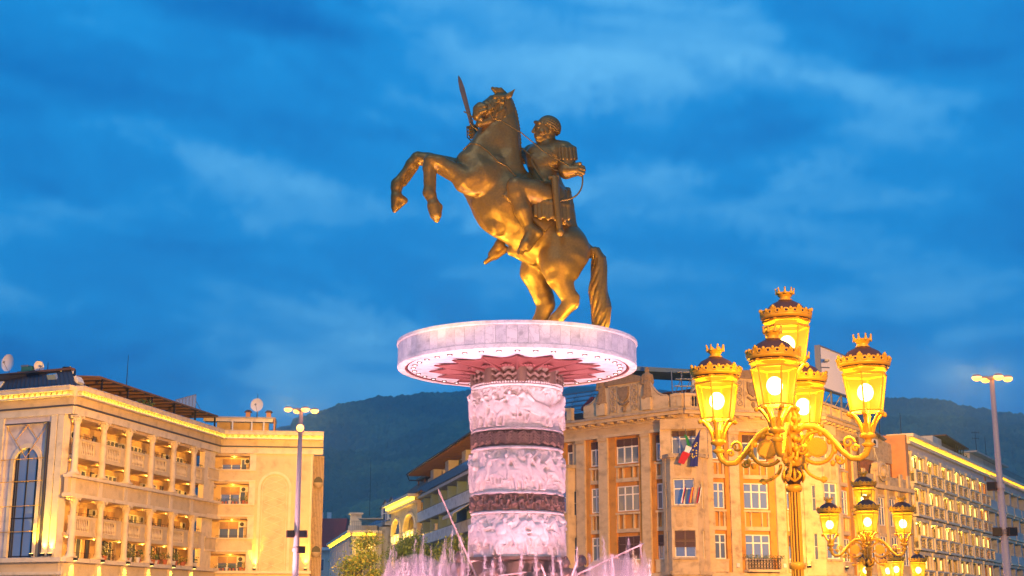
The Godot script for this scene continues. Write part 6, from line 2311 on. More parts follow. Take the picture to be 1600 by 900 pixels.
	put(Y, "arcade_wall", arch, M.cream)
	fbox(Y, "cornice_low", M.cream_light, FY, 19.6, 40.4, 14.25, 14.55, 0.003, 0.5)
	fbox(Y, "cornice_panel", M.warm_panel, FY, 19.9, 40.2, 14.62, 15.0, 0.3, 0.75)
	fbox(Y, "cornice_high", M.cream_light, FY, 19.6, 40.4, 15.02, 15.35, -1.5, 1.2)
	var yl := AreaLight3D.new()
	yl.name = "cornice_panel_light"
	yl.light_color = Color(1, 0.82, 0.2)
	yl.light_energy = 60.0
	yl.area_size = Vector2(20.0, 0.4)
	yl.shadow_enabled = true
	Y.add_child(yl)
	yl.transform = Transform3D(Basis.looking_at(FY.basis * Vector3(0, -0.6, 1), Vector3.UP), FY * Vector3(30.0, 14.8, 0.8))
	var yr := MB.new()
	yr.prism(PackedVector2Array([Vector2(0.3, 15.36), Vector2(-4.5, 19.0), Vector2(-4.5, 18.7), Vector2(-0.2, 15.36)]), 0, 24.0, FY * Transform3D(Basis(Vector3(0, 0, 1), Vector3.UP, Vector3(-1, 0, 0)), Vector3(43.0, 0, 0)))
	put(Y, "roof", yr, M.roof_brown)
	fbox(Y, "gable_wall", M.pale_wall, FY, 39.0, 41.5, 14.0, 17.2, -4.0, -1.5)
	fbox(Y, "roof_terrace", M.timber, FY, 25.0, 36.0, 18.2, 18.5, -7.0, -2.5)
	for s in [25.5, 30.0, 35.5]:
		fbox(Y, "terrace_post", M.timber, FY, s, s + 0.2, 15.5, 18.2, -2.8, -2.6)
	# arcade lights
	for s in [24.8, 34.9]:
		var l := OmniLight3D.new()
		l.name = "lamp_panel_light"
		l.light_color = Color(1, 0.8, 0.2)
		l.light_energy = 14.0
		l.light_size = 0.3
		l.omni_range = 40
		l.shadow_enabled = true
		Y.add_child(l, true)
		l.position = FY * Vector3(s, 10.8, 1.2)

	# dormered house: two white gables with blue roofs over a stone arcade
	var D := thing("dormer_house", "grey-white house with two gabled dormers and stone piers", "building", Vector3(-17.2, 0, -192))
	var FD := frame(Vector2(-23.0, -214.0), Vector2(-17.2, -192.0), Vector2(-17.2, -192.0))
	fbox(D, "wall", M.pale_wall, FD, 0, 22.8, 0, 13.2, -4.0, -0.6)
	fbox(D, "cornice", M.grey_render, FD, 0, 22.8, 13.2, 13.7, -4, 0.3)
	for i in 5:
		var cm := MB.new()
		cm.lathe([Vector2(0.8, 0), Vector2(0.75, 11.6), Vector2(1.1, 12.2), Vector2(1.1, 12.8)], FD * Vector3(3.0 + i * 4.6, 0.2, -0.1), 10)
		put(D, "pier", cm, M.grey_render)
		if i < 4:
			for f in 3:
				window(D, FD, 4.3 + i * 4.6, 6.4 + i * 4.6, 3.0 + f * 3.5, 5.4 + f * 3.5, -0.59, 2, 0.0, M.window_white, M.glass)
	var dr := MB.new()
	dr.prism(PackedVector2Array([Vector2(0.2, 13.72), Vector2(-3.2, 16.0), Vector2(-5.5, 13.72)]), 0, 23.0, FD * Transform3D(Basis(Vector3(0, 0, 1), Vector3.UP, Vector3(-1, 0, 0)), Vector3(23.0, 0, 0)))
	put(D, "roof", dr, M.roof_blue)
	for q in [18.2, 23.2]:
		var FG := FD * Transform3D(Basis(Vector3.UP, 0.8), Vector3(q, 0, -0.6))
		var gm := MB.new()
		gm.prism(PackedVector2Array([Vector2(-0.85, 13.7), Vector2(0.85, 13.7), Vector2(0.85, 15.7), Vector2(0, 16.9), Vector2(-0.85, 15.7)]), -2.5, 0.0, FG)
		var go := put(D, "dormer", gm, M.white_paint)
		var rr := MB.new()
		for s in [-1.0, 1.0]:
			rr.box(FG * Vector3(s * 0.5, 16.36, -1.2), Vector3(1.65, 0.12, 3.0), FG.basis * Basis(Vector3.BACK, -s * 0.955))
		put(go, "dormer_roof", rr, M.roof_blue)
		window(D, FG, -0.55, 0.55, 14.1, 16.1, 0.004, 2, 0.5, M.window_white, M.glass)
	railing(D, FD, 0.0, 22.0, 13.72, 14.7, 0.25, 0.5)

	# corner house with the yellow cornice, and the red-roofed one beyond
	var C := thing("yellow_trim_house", "pale corner house with yellow-lit cornice and roof turret", "building", Vector3(-18.5, 0, -190))
	var c0 := Vector2(-18.5, -190.0)
	var FC := frame(Vector2(-21.7, -190.0), c0, c0)
	var FS := frame(Vector2(-29.6, -229.0), Vector2(-21.7, -190.0), c0)
	for q in [[FC, 0.0, 3.2], [FS, 0.0, 39.8]]:
		var FF: Transform3D = q[0]
		fbox(C, "wall", M.pale_wall, FF, q[1], q[2], 0, 11.2, -4.0, 0.0)
		fbox(C, "frieze", M.pale_wall, FF, q[1], q[2], 11.205, 11.6, -4.0, 0.15)
		fbox(C, "cornice", M.cream_light, FF, q[1], q[2] + 0.3, 12.0, 12.35, -4.0, 0.8)
		fbox(C, "cornice_bed", M.cream_light, FF, q[1], q[2], 11.605, 11.995, -4.0, 0.3)
		glow_strip(C, FF, q[1] + 0.1, q[2] - 0.1, 11.66, 0.36, 1.6 * (q[2] - q[1]))
	fbox(C, "lit_window", M.warm_panel, FC, 0.6, 2.8, 10.0, 10.9, 0.003, 0.06)
	var lw := OmniLight3D.new()
	lw.name = "lit_window_light"
	lw.light_color = Color(1, 0.82, 0.3)
	lw.light_energy = 4.0
	lw.light_size = 0.3
	lw.shadow_enabled = true
	C.add_child(lw)
	lw.position = FC * Vector3(1.7, 10.2, 0.9)
	for i in 9:
		fbox(C, "pilaster", M.white_paint, FS, 1.0 + i * 4.2, 1.9 + i * 4.2, 0, 11.2, 0.003, 0.3)
		for f in 3:
			window(C, FS, 2.4 + i * 4.2, 4.4 + i * 4.2, 1.5 + f * 3.2, 3.9 + f * 3.2, 0.004, 2, 0.0, M.window_white, M.glass)
	for s in [0.0, 2.75]:
		fbox(C, "pilaster", M.cream_light, FC, s, s + 0.45, 0, 11.2, 0.003, 0.25)
	window(C, FC, 0.7, 2.6, 7.0, 9.4, 0.004, 2, 0.0, M.window_white, M.glass)
	fbox(C, "turret", M.cream_light, FS, 32.6, 34.2, 12.35, 14.9, -1.7, -0.2)
	fbox(C, "turret_cap", M.cream_light, FS, 32.4, 34.4, 14.9, 15.15, -1.9, 0.0)
	wall_lamp(C, FS, 33.4, 12.5, -0.15, true, 10.0)
	fbox(C, "terrace_house", M.pale_wall, FC, -1.0, 3.0, 12.36, 13.2, -6.0, -3.0)
	fbox(C, "terrace_roof", M.awning, FC, 0.6, 3.9, 13.95, 14.05, -4.0, -0.6)
	railing(C, FC, 0.0, 3.1, 12.4, 13.6, 0.3, 0.28)

	var R := thing("red_roof_house", "house with a steep red roof next to the cream hotel", "building", Vector3(-28.6, 0, -236))
	var r0 := Vector2(-28.6, -236.0)
	var FR := frame(Vector2(-37.0, -236.0), r0, r0)
	fbox(R, "wall", M.pale_wall, FR, 0, 8.4, 0, 11.6, -8, 0)
	fbox(R, "cornice", M.white_paint, FR, -0.3, 8.7, 11.6, 12.1, -8, 0.5)
	for i in 4:
		for f in 3:
			window(R, FR, 0.7 + i * 1.8, 1.8 + i * 1.8, 2.0 + f * 3.1, 4.0 + f * 3.1, 0.004, 2, 0.0, M.window_white, M.glass)
	var rr2 := MB.new()
	rr2.prism(PackedVector2Array([Vector2(0.4, 12.1), Vector2(-4.0, 17.2), Vector2(-7.0, 17.2), Vector2(-8.4, 12.1)]), 0, 8.8, FR * Transform3D(Basis(Vector3(0, 0, 1), Vector3.UP, Vector3(-1, 0, 0)), Vector3(8.6, 0, 0)))
	put(R, "roof", rr2, M.roof_red)
	for s in [3.6, 5.0]:
		fbox(R, "chimney", M.white_paint, FR, s, s + 0.7, 16.8, 18.3, -5.6, -4.9)
	for q in [[-33.5, -242, 17.0, 5.5, "tall thin aerial over the red roof"], [-35.0, -242, 17.0, 4.0, "shorter thin aerial over the red roof, nearer the cream hotel"], [-22.0, -215, 16.0, 9.0, "lattice aerial mast in front of the wooded hill"]]:
		antenna(Vector3(q[0], q[2], q[1]), q[3], q[4], 0)

func build_city() -> void:
	build_hotel()
	build_palace()
	build_right_row()
	build_middle()

# ---------------------------------------------------------------- lamps
func lamp_materials() -> void:
	glow("soffit_glow", Color(1.0, 0.97, 0.99), 4.0)
	glow("warm_glow", Color(1.0, 0.86, 0.42), 6.0)
	glow("strip_glow", Color(1.0, 0.78, 0.10), 0.7)
	glow("strip_glow_low", Color(1.0, 0.80, 0.16), 0.5)
	glow("warm_panel", Color(1.0, 0.83, 0.20), 1.15)
	glow("ceiling_glow", Color(1.0, 0.80, 0.40), 1.0)
	glow("tube_glow", Color(1.0, 0.84, 0.34), 1.6)
	glow("mast_glow", Color(1.0, 0.62, 0.08), 5.0)
	glow("flood_glow", Color(1.0, 0.80, 0.45), 5.0)
	glow("pink_glow", Color(1.0, 0.75, 0.92), 4.0)
	glow("bulb", Color(1.0, 0.90, 0.55), 60.0)
	var p := glow("lantern_pane", Color(1.0, 0.70, 0.02), 0.74, lin(0.03, 0.016, 0.002))
	p.albedo_color.a = 0.88
	p.transparency = BaseMaterial3D.TRANSPARENCY_ALPHA
	p.roughness = 0.5
	var g := mat("mesh_glass", lin(0.30, 0.34, 0.40), 0.6)
	g.albedo_color.a = 0.45
	g.transparency = BaseMaterial3D.TRANSPARENCY_ALPHA
	var w := mat("water_spray", lin(0.86, 0.82, 0.85), 0.35)
	w.albedo_color.a = 0.30
	w.transparency = BaseMaterial3D.TRANSPARENCY_ALPHA
	var b := mat("water", lin(0.10, 0.14, 0.18), 0.08)
	b.metallic_specular = 0.6

func spot(parent: Node, p: Vector3, to: Vector3, c: Color, e: float, ang := 35.0, size := 0.2, soft := 0.6) -> void:
	var l := SpotLight3D.new()
	l.name = "floodlight_beam"
	l.light_color = c
	l.light_energy = e
	l.spot_angle = ang
	l.spot_angle_attenuation = soft
	l.spot_range = 300
	l.spot_attenuation = 2
	l.light_size = size
	l.shadow_enabled = true
	parent.add_child(l, true)
	l.look_at_from_position(p, to)

func lantern_on(S: Node3D, at: Vector3, yaw: float) -> void:
	var o := MeshInstance3D.new()
	o.name = "lantern"
	S.add_child(o, true)
	o.position = at
	o.rotation.y = yaw
	o.material_override = M.gilt
	# six-sided cage
	var mb := MB.new()
	var H := 0.60
	for i in 6:
		var t := TAU * i / 6
		var t2 := TAU * (i + 1) / 6
		var d := Vector3(cos(t), 0, sin(t))
		var d2 := Vector3(cos(t2), 0, sin(t2))
		mb.cyl(d * 0.275, d * 0.375 + Vector3(0, H, 0), 0.015, 0.015, 6)
		mb.cyl(d * 0.275, d2 * 0.275, 0.016, 0.016, 6)
		mb.cyl(d * 0.375 + Vector3(0, H, 0), d2 * 0.375 + Vector3(0, H, 0), 0.022, 0.022, 6)
		mb.cyl(d * 0.392 + Vector3(0, H + 0.10, 0), d2 * 0.392 + Vector3(0, H + 0.10, 0), 0.022, 0.022, 6)
		# leaf scrolls of the basket below
		var pts := []
		for k in 8:
			var f := k / 7.0
			var r := lerpf(0.09, 0.30, pow(f, 1.7)) + (0.03 if k == 7 else 0.0)
			pts.append(Vector3(cos(t) * r, -0.36 + 0.36 * f - (0.04 if k == 7 else 0.0), sin(t) * r))
		mb.tube(pts, [0.03, 0.032, 0.03, 0.028, 0.028, 0.03, 0.034, 0.03], 6)
		mb.ball(d * 0.31 + Vector3(0, -0.055, 0), Vector3.ONE * 0.042, 7, 5)
	mb.lathe([Vector2(0.0, -0.62), Vector2(0.05, -0.60), Vector2(0.12, -0.55), Vector2(0.05, -0.50), Vector2(0.06, -0.46), Vector2(0.13, -0.43), Vector2(0.13, -0.38), Vector2(0.08, -0.34), Vector2(0.09, -0.2)], Vector3.ZERO, 14)
	o.mesh = mb.mesh()
	for i in 6:
		var t := TAU * i / 6
		var t2 := TAU * (i + 1) / 6
		var d := Vector3(cos(t), 0, sin(t))
		var d2 := Vector3(cos(t2), 0, sin(t2))
		var pn := MB.new()
		pn.quad(d2 * 0.268, d * 0.268, d * 0.366 + Vector3(0, H, 0), d2 * 0.366 + Vector3(0, H, 0))
		pn.quad(d2 * 0.370 + Vector3(0, H + 0.02, 0), d * 0.370 + Vector3(0, H + 0.02, 0), d * 0.384 + Vector3(0, H + 0.09, 0), d2 * 0.384 + Vector3(0, H + 0.09, 0))
		put(o, "lantern_glass", pn, M.lantern_pane)
	var rf := MB.new()
	rf.lathe([Vector2(0.39, H + 0.11), Vector2(0.41, H + 0.15), Vector2(0.42, H + 0.20), Vector2(0.37, H + 0.22), Vector2(0.34, H + 0.29), Vector2(0.26, H + 0.39), Vector2(0.15, H + 0.45), Vector2(0.10, H + 0.48)], Vector3.ZERO, 24)
	put(o, "lantern_roof", rf, M.lamp_black)
	var fl := MB.new()
	fl.lathe([Vector2(0.2, H + 0.105), Vector2(0.41, H + 0.105)], Vector3.ZERO, 12)
	put(o, "lantern_ceiling", fl, M.gilt)
	# crest of leaves round the roof
	var cr := MB.new()
	for i in 18:
		var t := TAU * i / 18
		var q := Basis(Vector3.UP, -t)
		var hgt := 0.12 if i % 3 == 0 else 0.075
		cr.box(Vector3(cos(t) * 0.42, H + 0.19 + hgt * 0.4, sin(t) * 0.42), Vector3(0.03, hgt, 0.085), q * Basis(Vector3.BACK, -0.2))
		cr.ball(Vector3(cos(t) * 0.43, H + 0.19 + hgt * 0.9, sin(t) * 0.43), Vector3(0.03, 0.035, 0.03), 6, 4)
		var tm := t + TAU / 36
		var ring := []
		for j in 7:
			var w := TAU * j / 6
			var p := tm + cos(w) * 0.09
			ring.append(Vector3(cos(p) * 0.425, H + 0.225 + sin(w) * 0.035, sin(p) * 0.425))
		cr.tube(ring, 0.016, 5)
	cr.lathe([Vector2(0.40, H + 0.13), Vector2(0.43, H + 0.15), Vector2(0.43, H + 0.19), Vector2(0.41, H + 0.2)], Vector3.ZERO, 24)
	put(o, "roof_crest", cr, M.gilt)
	var cw := MB.new()
	cw.lathe([Vector2(0.10, H + 0.46), Vector2(0.12, H + 0.48), Vector2(0.085, H + 0.51), Vector2(0.11, H + 0.54), Vector2(0.145, H + 0.60), Vector2(0.13, H + 0.60), Vector2(0.09, H + 0.54)], Vector3.ZERO, 16)
	for i in 8:
		var t := TAU * i / 8
		cw.cyl(Vector3(cos(t) * 0.135, H + 0.58, sin(t) * 0.135), Vector3(cos(t) * 0.155, H + 0.67, sin(t) * 0.155), 0.035, 0.006, 6)
		cw.ball(Vector3(cos(t) * 0.155, H + 0.67, sin(t) * 0.155), Vector3.ONE * 0.018, 6, 4)
	put(o, "crown", cw, M.gilt)
	var bl := MB.new()
	bl.ball(Vector3(0, H * 0.52, 0), Vector3(0.13, 0.15, 0.13), 14, 8)
	put(o, "bulb", bl, M.bulb)
	var l := OmniLight3D.new()
	l.name = "lantern_light"
	l.light_color = Color(1.0, 0.74, 0.18)
	l.light_energy = 12.0
	l.omni_range = 60
	l.omni_attenuation = 2
	l.light_size = 0.1
	l.shadow_enabled = true
	o.add_child(l)
	l.position = Vector3(0, H * 0.52, 0)

func street_lamp(label: String, at: Vector3, yaw: float, top: bool) -> Node3D:
	var S := thing("street_lamp", label, "street lamp", at, yaw, "gilded crown lanterns on black posts")
	var H := 4.30     # where the arms leave the post
	var post := MB.new()
	post.lathe([Vector2(0.34, 0), Vector2(0.34, 0.25), Vector2(0.22, 0.4), Vector2(0.2, 0.9), Vector2(0.26, 1.0), Vector2(0.12, 1.15), Vector2(0.085, 1.5), Vector2(0.08, 3.7)], Vector3.ZERO, 16)
	post.ball(Vector3(0, 3.88, 0), Vector3(0.15, 0.17, 0.15), 16, 10)
	post.lathe([Vector2(0.06, 3.9), Vector2(0.075, 4.05), Vector2(0.06, 4.2), Vector2(0.06, 5.2)], Vector3.ZERO, 12)
	put(S, "post", post, M.lamp_black)
	var fl := MB.new()
	for i in 10:     # gilded flutes
		var t := TAU * i / 10
		fl.cyl(Vector3(cos(t) * 0.086, 1.5, sin(t) * 0.086), Vector3(cos(t) * 0.082, 3.62, sin(t) * 0.082), 0.018, 0.018, 6)
	put(S, "post_flutes", fl, M.gilt)
	var rg := MB.new()
	for y in [2.42, 3.68, 4.10]:
		rg.lathe([Vector2(0.085, y - 0.07), Vector2(0.13, y - 0.05), Vector2(0.14, y), Vector2(0.13, y + 0.04), Vector2(0.085, y + 0.06)], Vector3.ZERO, 16)
	put(S, "post_ring", rg, M.gilt)
	var fleur := MB.new()
	for i in 4:
		var q := Basis(Vector3.UP, PI / 2 * i + 0.3)
		for s in [-1.0, 0.0, 1.0]:
			var pts := []
			for k in 7:
				var f := k / 6.0
				pts.append(q * Vector3(0.150 + 0.014 * sin(f * PI), 3.78 + 0.21 * f * (1.0 if s == 0.0 else 0.85), s * (0.085 * sin(f * PI * 0.9) + 0.02 * f)))
			fleur.tube(pts, [0.014, 0.02, 0.024, 0.026, 0.024, 0.018, 0.01], 6)
	put(S, "post_fleuron", fleur, M.gilt)
	# core of leaves above the arms
	var core := MB.new()
	for i in 4:
		var q := Basis(Vector3.UP, PI / 2 * i + PI / 4)
		var pts := []
		for k in 15:
			var f := k / 14.0
			pts.append(q * Vector3(0.10 + 0.05 * sin(f * 11.0), 4.05 + f * 1.1, 0.02 * sin(f * 17.0)))
		core.tube(pts, 0.03, 6)
		for k in 6:
			core.ball(q * Vector3(0.13, 4.15 + k * 0.17, 0.02), Vector3(0.05, 0.055, 0.05), 7, 5)
	core.lathe([Vector2(0.085, 4.12), Vector2(0.10, 4.3), Vector2(0.085, 4.5), Vector2(0.095, 4.8), Vector2(0.075, 5.2), Vector2(0.12, 5.28), Vector2(0.08, 5.36)], Vector3.ZERO, 12)
	put(S, "leaf_core", core, M.gilt)
	for i in 4:
		var q := Basis(Vector3.UP, PI / 2 * i)
		var arm := MB.new()
		# main sweep: out from the post, over the roundel, down and up to the lantern
		var main := []
		for p in [[0.08, 4.62], [0.22, 4.70], [0.40, 4.68], [0.56, 4.58], [0.70, 4.42], [0.82, 4.26], [0.96, 4.14], [1.10, 4.13], [1.20, 4.20], [1.25, 4.33]]:
			main.append(q * Vector3(p[0], p[1], 0))
		arm.tube(main, [0.05, 0.055, 0.055, 0.052, 0.05, 0.05, 0.05, 0.052, 0.055, 0.06], 8)
		# big ring round the roundel
		var ring := []
		for k in 24:
			var t := -2.4 + 5.3 * k / 23.0
			ring.append(q * Vector3(0.42 + cos(t) * 0.265, 4.34 + sin(t) * 0.265, 0))
		arm.tube(ring, 0.034, 7)
		var tail := []
		for k in 9:
			var t := k / 8.0
			tail.append(q * Vector3(0.20 + 0.30 * t - 0.05 * sin(t * 5), 4.08 - 0.28 * sin(t * PI * 0.55), 0))
		arm.tube(tail, 0.03, 6)
		# curls
		for c in [[0.93, 4.40, 0.10, 1.0], [0.78, 4.12, 0.07, -1.0], [0.50, 3.80, 0.05, 1.0], [1.04, 4.30, 0.06, 1.0], [0.16, 4.32, 0.09, -1.0]]:
			var sp := []
			for k in 14:
				var t: float = k / 13.0
				var a: float = t * 7.5 * c[3]
				var r: float = c[2] * (1.0 - 0.75 * t)
				sp.append(q * Vector3(c[0] + cos(a) * r, c[1] + sin(a) * r, 0))
			arm.tube(sp, 0.026, 6)
		for p in [[0.62, 4.46], [0.70, 4.30], [0.74, 4.18], [0.66, 4.10], [0.34, 4.66], [0.48, 4.60]]:
			arm.ball(q * Vector3(p[0], p[1] - 0.03, 0), Vector3(0.045, 0.055, 0.045), 7, 5)
		var ao := put(S, "arm", arm, M.gilt)
		var rd := MB.new()
		rd.cyl(q * Vector3(0.42, 4.34, -0.035), q * Vector3(0.42, 4.34, 0.035), 0.165, 0.165, 24)
		rd.cyl(q * Vector3(0.42, 4.34, -0.05), q * Vector3(0.42, 4.34, 0.05), 0.14, 0.14, 24)
		put(ao, "roundel", rd, M.gilt)
		lantern_on(S, q * Vector3(1.25, 4.90, 0), PI / 6 + PI / 2 * i)
	if top:
		lantern_on(S, Vector3(0, 5.80, 0), 0.2)
	return S

func light_mast(label: String, at: Vector3, h: float, yaw: float, boxes: Array, extra: bool) -> Node3D:
	var S := thing("light_mast", label, "lamp post", at, yaw, "tall square lights")
	var p := MB.new()
	p.cyl(Vector3.ZERO, Vector3(0, h, 0), 0.19, 0.10, 14)
	put(S, "pole", p, M.pole_paint)
	var hd := MB.new()
	hd.lathe([Vector2(0.1, h - 0.1), Vector2(0.2, h - 0.05), Vector2(0.2, h + 0.05), Vector2(0.0, h + 0.12)], Vector3.ZERO, 12)
	for x in [-0.55, -0.25, 0.15, 0.55]:
		hd.tube([Vector3(0, h, 0), Vector3(x, h + 0.05, 0.12 * (1 if x < 0 else -1))], 0.04, 6)
	put(S, "head", hd, M.pole_paint)
	for x in [-0.66, -0.22, 0.24, 0.70]:
		var z: float = [0.3, -0.3, 0.35, -0.2][int((x + 0.7) / 0.44)]
		var b := MB.new()
		b.lathe([Vector2(0.0, 0.10), Vector2(0.16, 0.06), Vector2(0.2, 0.0), Vector2(0.2, -0.06)], Vector3(x, h + 0.06, z), 12)
		var o := put(S, "lamp_head", b, M.pole_paint)
		var g := MB.new()
		g.ball(Vector3(x, h - 0.01, z), Vector3(0.21, 0.16, 0.21), 12, 6)
		put(o, "lens", g, M.mast_glow)
	if extra:
		var b := MB.new()
		b.box(Vector3(0, h - 1.0, 0.22), Vector3(0.4, 0.4, 0.16))
		var o := put(S, "front_lamp", b, M.pole_paint)
		var g := MB.new()
		g.ball(Vector3(0, h - 1.0, 0.30), Vector3(0.19, 0.19, 0.08), 14, 8)
		put(o, "lens", g, M.mast_glow)
	for q in boxes:
		var b := MB.new()
		b.box(Vector3(q[0], q[1], q[2]), Vector3(0.38, 0.36, 0.3), Basis(Vector3.UP, q[3]))
		var o := put(S, "loudspeaker", b, M.shutter)
		var g := MB.new()
		g.box(Vector3(q[0], q[1], q[2]) + Basis(Vector3.UP, q[3]) * Vector3(0, 0, 0.16), Vector3(0.32, 0.30, 0.03), Basis(Vector3.UP, q[3]))
		put(o, "grille", g, M.iron)
		var br := MB.new()
		br.tube([Vector3(0, q[1], 0), Vector3(q[0] * 0.8, q[1], q[2] * 0.8)], 0.035, 6)
		br.lathe([Vector2(0.2, q[1] - 0.1), Vector2(0.2, q[1] + 0.1)], Vector3.ZERO, 10)
		put(o, "bracket", br, M.pole_paint)
	return S

# ---------------------------------------------------------------- warriors at the foot of the column
var warrior_mesh: ArrayMesh
func warrior(label: String, p: Vector3, yaw: float, spear: Vector3, with_shield: bool) -> void:
	var o := thing("warrior_statue", label, "statue", p, yaw, "bronze warriors round the column foot")
	if warrior_mesh == null:
		var b := func(a: Vector3, r1: float, c: Vector3, r2: float, k := 0.10) -> Array: return [a, r1, c, r2, 1.0, k]
		field([
			b.call(Vector3(-0.25, 0.12, 0.1), 0.14, Vector3(-0.25, 0.85, 0), 0.19), b.call(Vector3(-0.25, 0.85, 0), 0.19, Vector3(-0.17, 1.6, 0), 0.27),
			b.call(Vector3(0.28, 0.12, -0.15), 0.14, Vector3(0.26, 0.85, 0.05), 0.19), b.call(Vector3(0.26, 0.85, 0.05), 0.19, Vector3(0.17, 1.6, 0), 0.27),
			b.call(Vector3(-0.25, 0.07, 0.1), 0.10, Vector3(-0.25, 0.07, 0.4), 0.08), b.call(Vector3(0.28, 0.07, -0.15), 0.10, Vector3(0.28, 0.07, 0.15), 0.08),
			b.call(Vector3(0, 1.6, 0), 0.34, Vector3(0, 2.05, 0), 0.32), b.call(Vector3(0, 2.05, 0), 0.32, Vector3(0, 2.45, 0.02), 0.38), b.call(Vector3(-0.4, 2.6, 0), 0.18, Vector3(0.4, 2.6, 0), 0.18),
			b.call(Vector3(0, 2.7, 0), 0.15, Vector3(0, 2.86, 0.03), 0.15, 0.05), b.call(Vector3(0, 2.98, 0.05), 0.20, Vector3(0, 3.08, 0.04), 0.21, 0.05), b.call(Vector3(0, 2.92, 0.22), 0.05, Vector3(0, 3.0, 0.24), 0.04, 0.04),
			b.call(Vector3(-0.46, 2.56, 0), 0.17, Vector3(-0.62, 2.05, 0.1), 0.14), b.call(Vector3(-0.62, 2.05, 0.1), 0.13, Vector3(-0.55, 1.85, 0.55), 0.10), b.call(Vector3(-0.55, 1.85, 0.55), 0.11, Vector3(-0.55, 1.9, 0.68), 0.10, 0.04),
			b.call(Vector3(0.46, 2.56, 0), 0.17, Vector3(0.66, 2.15, 0.1), 0.14), b.call(Vector3(0.66, 2.15, 0.1), 0.13, Vector3(0.6, 2.35, 0.55), 0.10), b.call(Vector3(0.6, 2.38, 0.58), 0.11, Vector3(0.6, 2.44, 0.62), 0.10, 0.04)], 0.06)
		warrior_mesh = nets(0.015, 3.0)
	part(o, "body", warrior_mesh, M.bronze_dark)
	var h := MB.new()
	h.lathe([Vector2(0.27, 2.98), Vector2(0.25, 3.1), Vector2(0.2, 3.24), Vector2(0.08, 3.33), Vector2(0, 3.34)], Vector3(0, 0, 0.03), 14)
	for i in 10:
		var t := -0.4 + i * 0.26
		h.box(Vector3(0, 3.08 + cos(t) * 0.30, 0.03 - sin(t) * 0.30), Vector3(0.07, 0.16, 0.10), Basis(Vector3.RIGHT, -t))
	put(o, "helmet", h, M.bronze_dark)
	if with_shield:
		var sh := MB.new()
		var rows := []
		for i in 6:
			var f := i / 5.0
			var row := PackedVector3Array()
			for j in 20:
				var t := TAU * j / 20
				row.append(Vector3(-0.55 + cos(t) * 0.62 * f, 1.95 + sin(t) * 0.62 * f, 0.80 - 0.14 * f * f))
			rows.append(row)
		sh.grid(rows, true)
		put(o, "shield", sh, M.bronze_dark)
	var sp := MB.new()
	var grip := Vector3(0.6, 2.42, 0.68)
	var d := (Basis(Vector3.UP, -yaw) * spear).normalized()
	sp.tube([grip - d * 2.0, grip + d * spear.length()], [0.06, 0.05], 6)
	sp.cyl(grip + d * spear.length(), grip + d * (spear.length() + 0.35), 0.07, 0.005, 6)
	put(o, "spear", sp, M.pole_paint)

# ---------------------------------------------------------------- water
func water_jet(p: Vector3, h: float, wide: float) -> void:
	var mb := MB.new()
	var lean := Vector3(rng.randf_range(-0.05, 0.05), 0, rng.randf_range(-0.05, 0.05)) * h
	var n := int(300 + h * 150)
	for i in n:
		var f := pow(rng.randf(), 1.5) * (1.0 if rng.randf() < 0.7 else rng.randf())
		var sp := 0.09 + wide * pow(1.0 - f, 1.3)
		var a := rng.randf() * TAU
		var rad := sp * absf(rng.randfn()) * 0.75
		var q := Vector3(cos(a) * rad, h * f, sin(a) * rad) + lean * f * f
		var l := rng.randf_range(0.08, 0.34)
		var r := rng.randf_range(0.003, 0.007)
		var t := q + Vector3(rng.randf_range(-0.02, 0.02), l, rng.randf_range(-0.02, 0.02))
		var m := (q + t) / 2
		var e0 := m + Vector3(r, 0, 0)
		var e1 := m + Vector3(-r * 0.5, 0, r * 0.87)
		var e2 := m + Vector3(-r * 0.5, 0, -r * 0.87)
		mb.tri(q, e0, e1); mb.tri(q, e1, e2); mb.tri(q, e2, e0)
		mb.tri(t, e1, e0); mb.tri(t, e2, e1); mb.tri(t, e0, e2)
	var o := put(self, "water_jet", mb, M.water_spray)
	o.position = p
	tag(o, "upright jet of pink-lit fountain water before the column", "fountain jet", "jets of the pink-lit fountain")

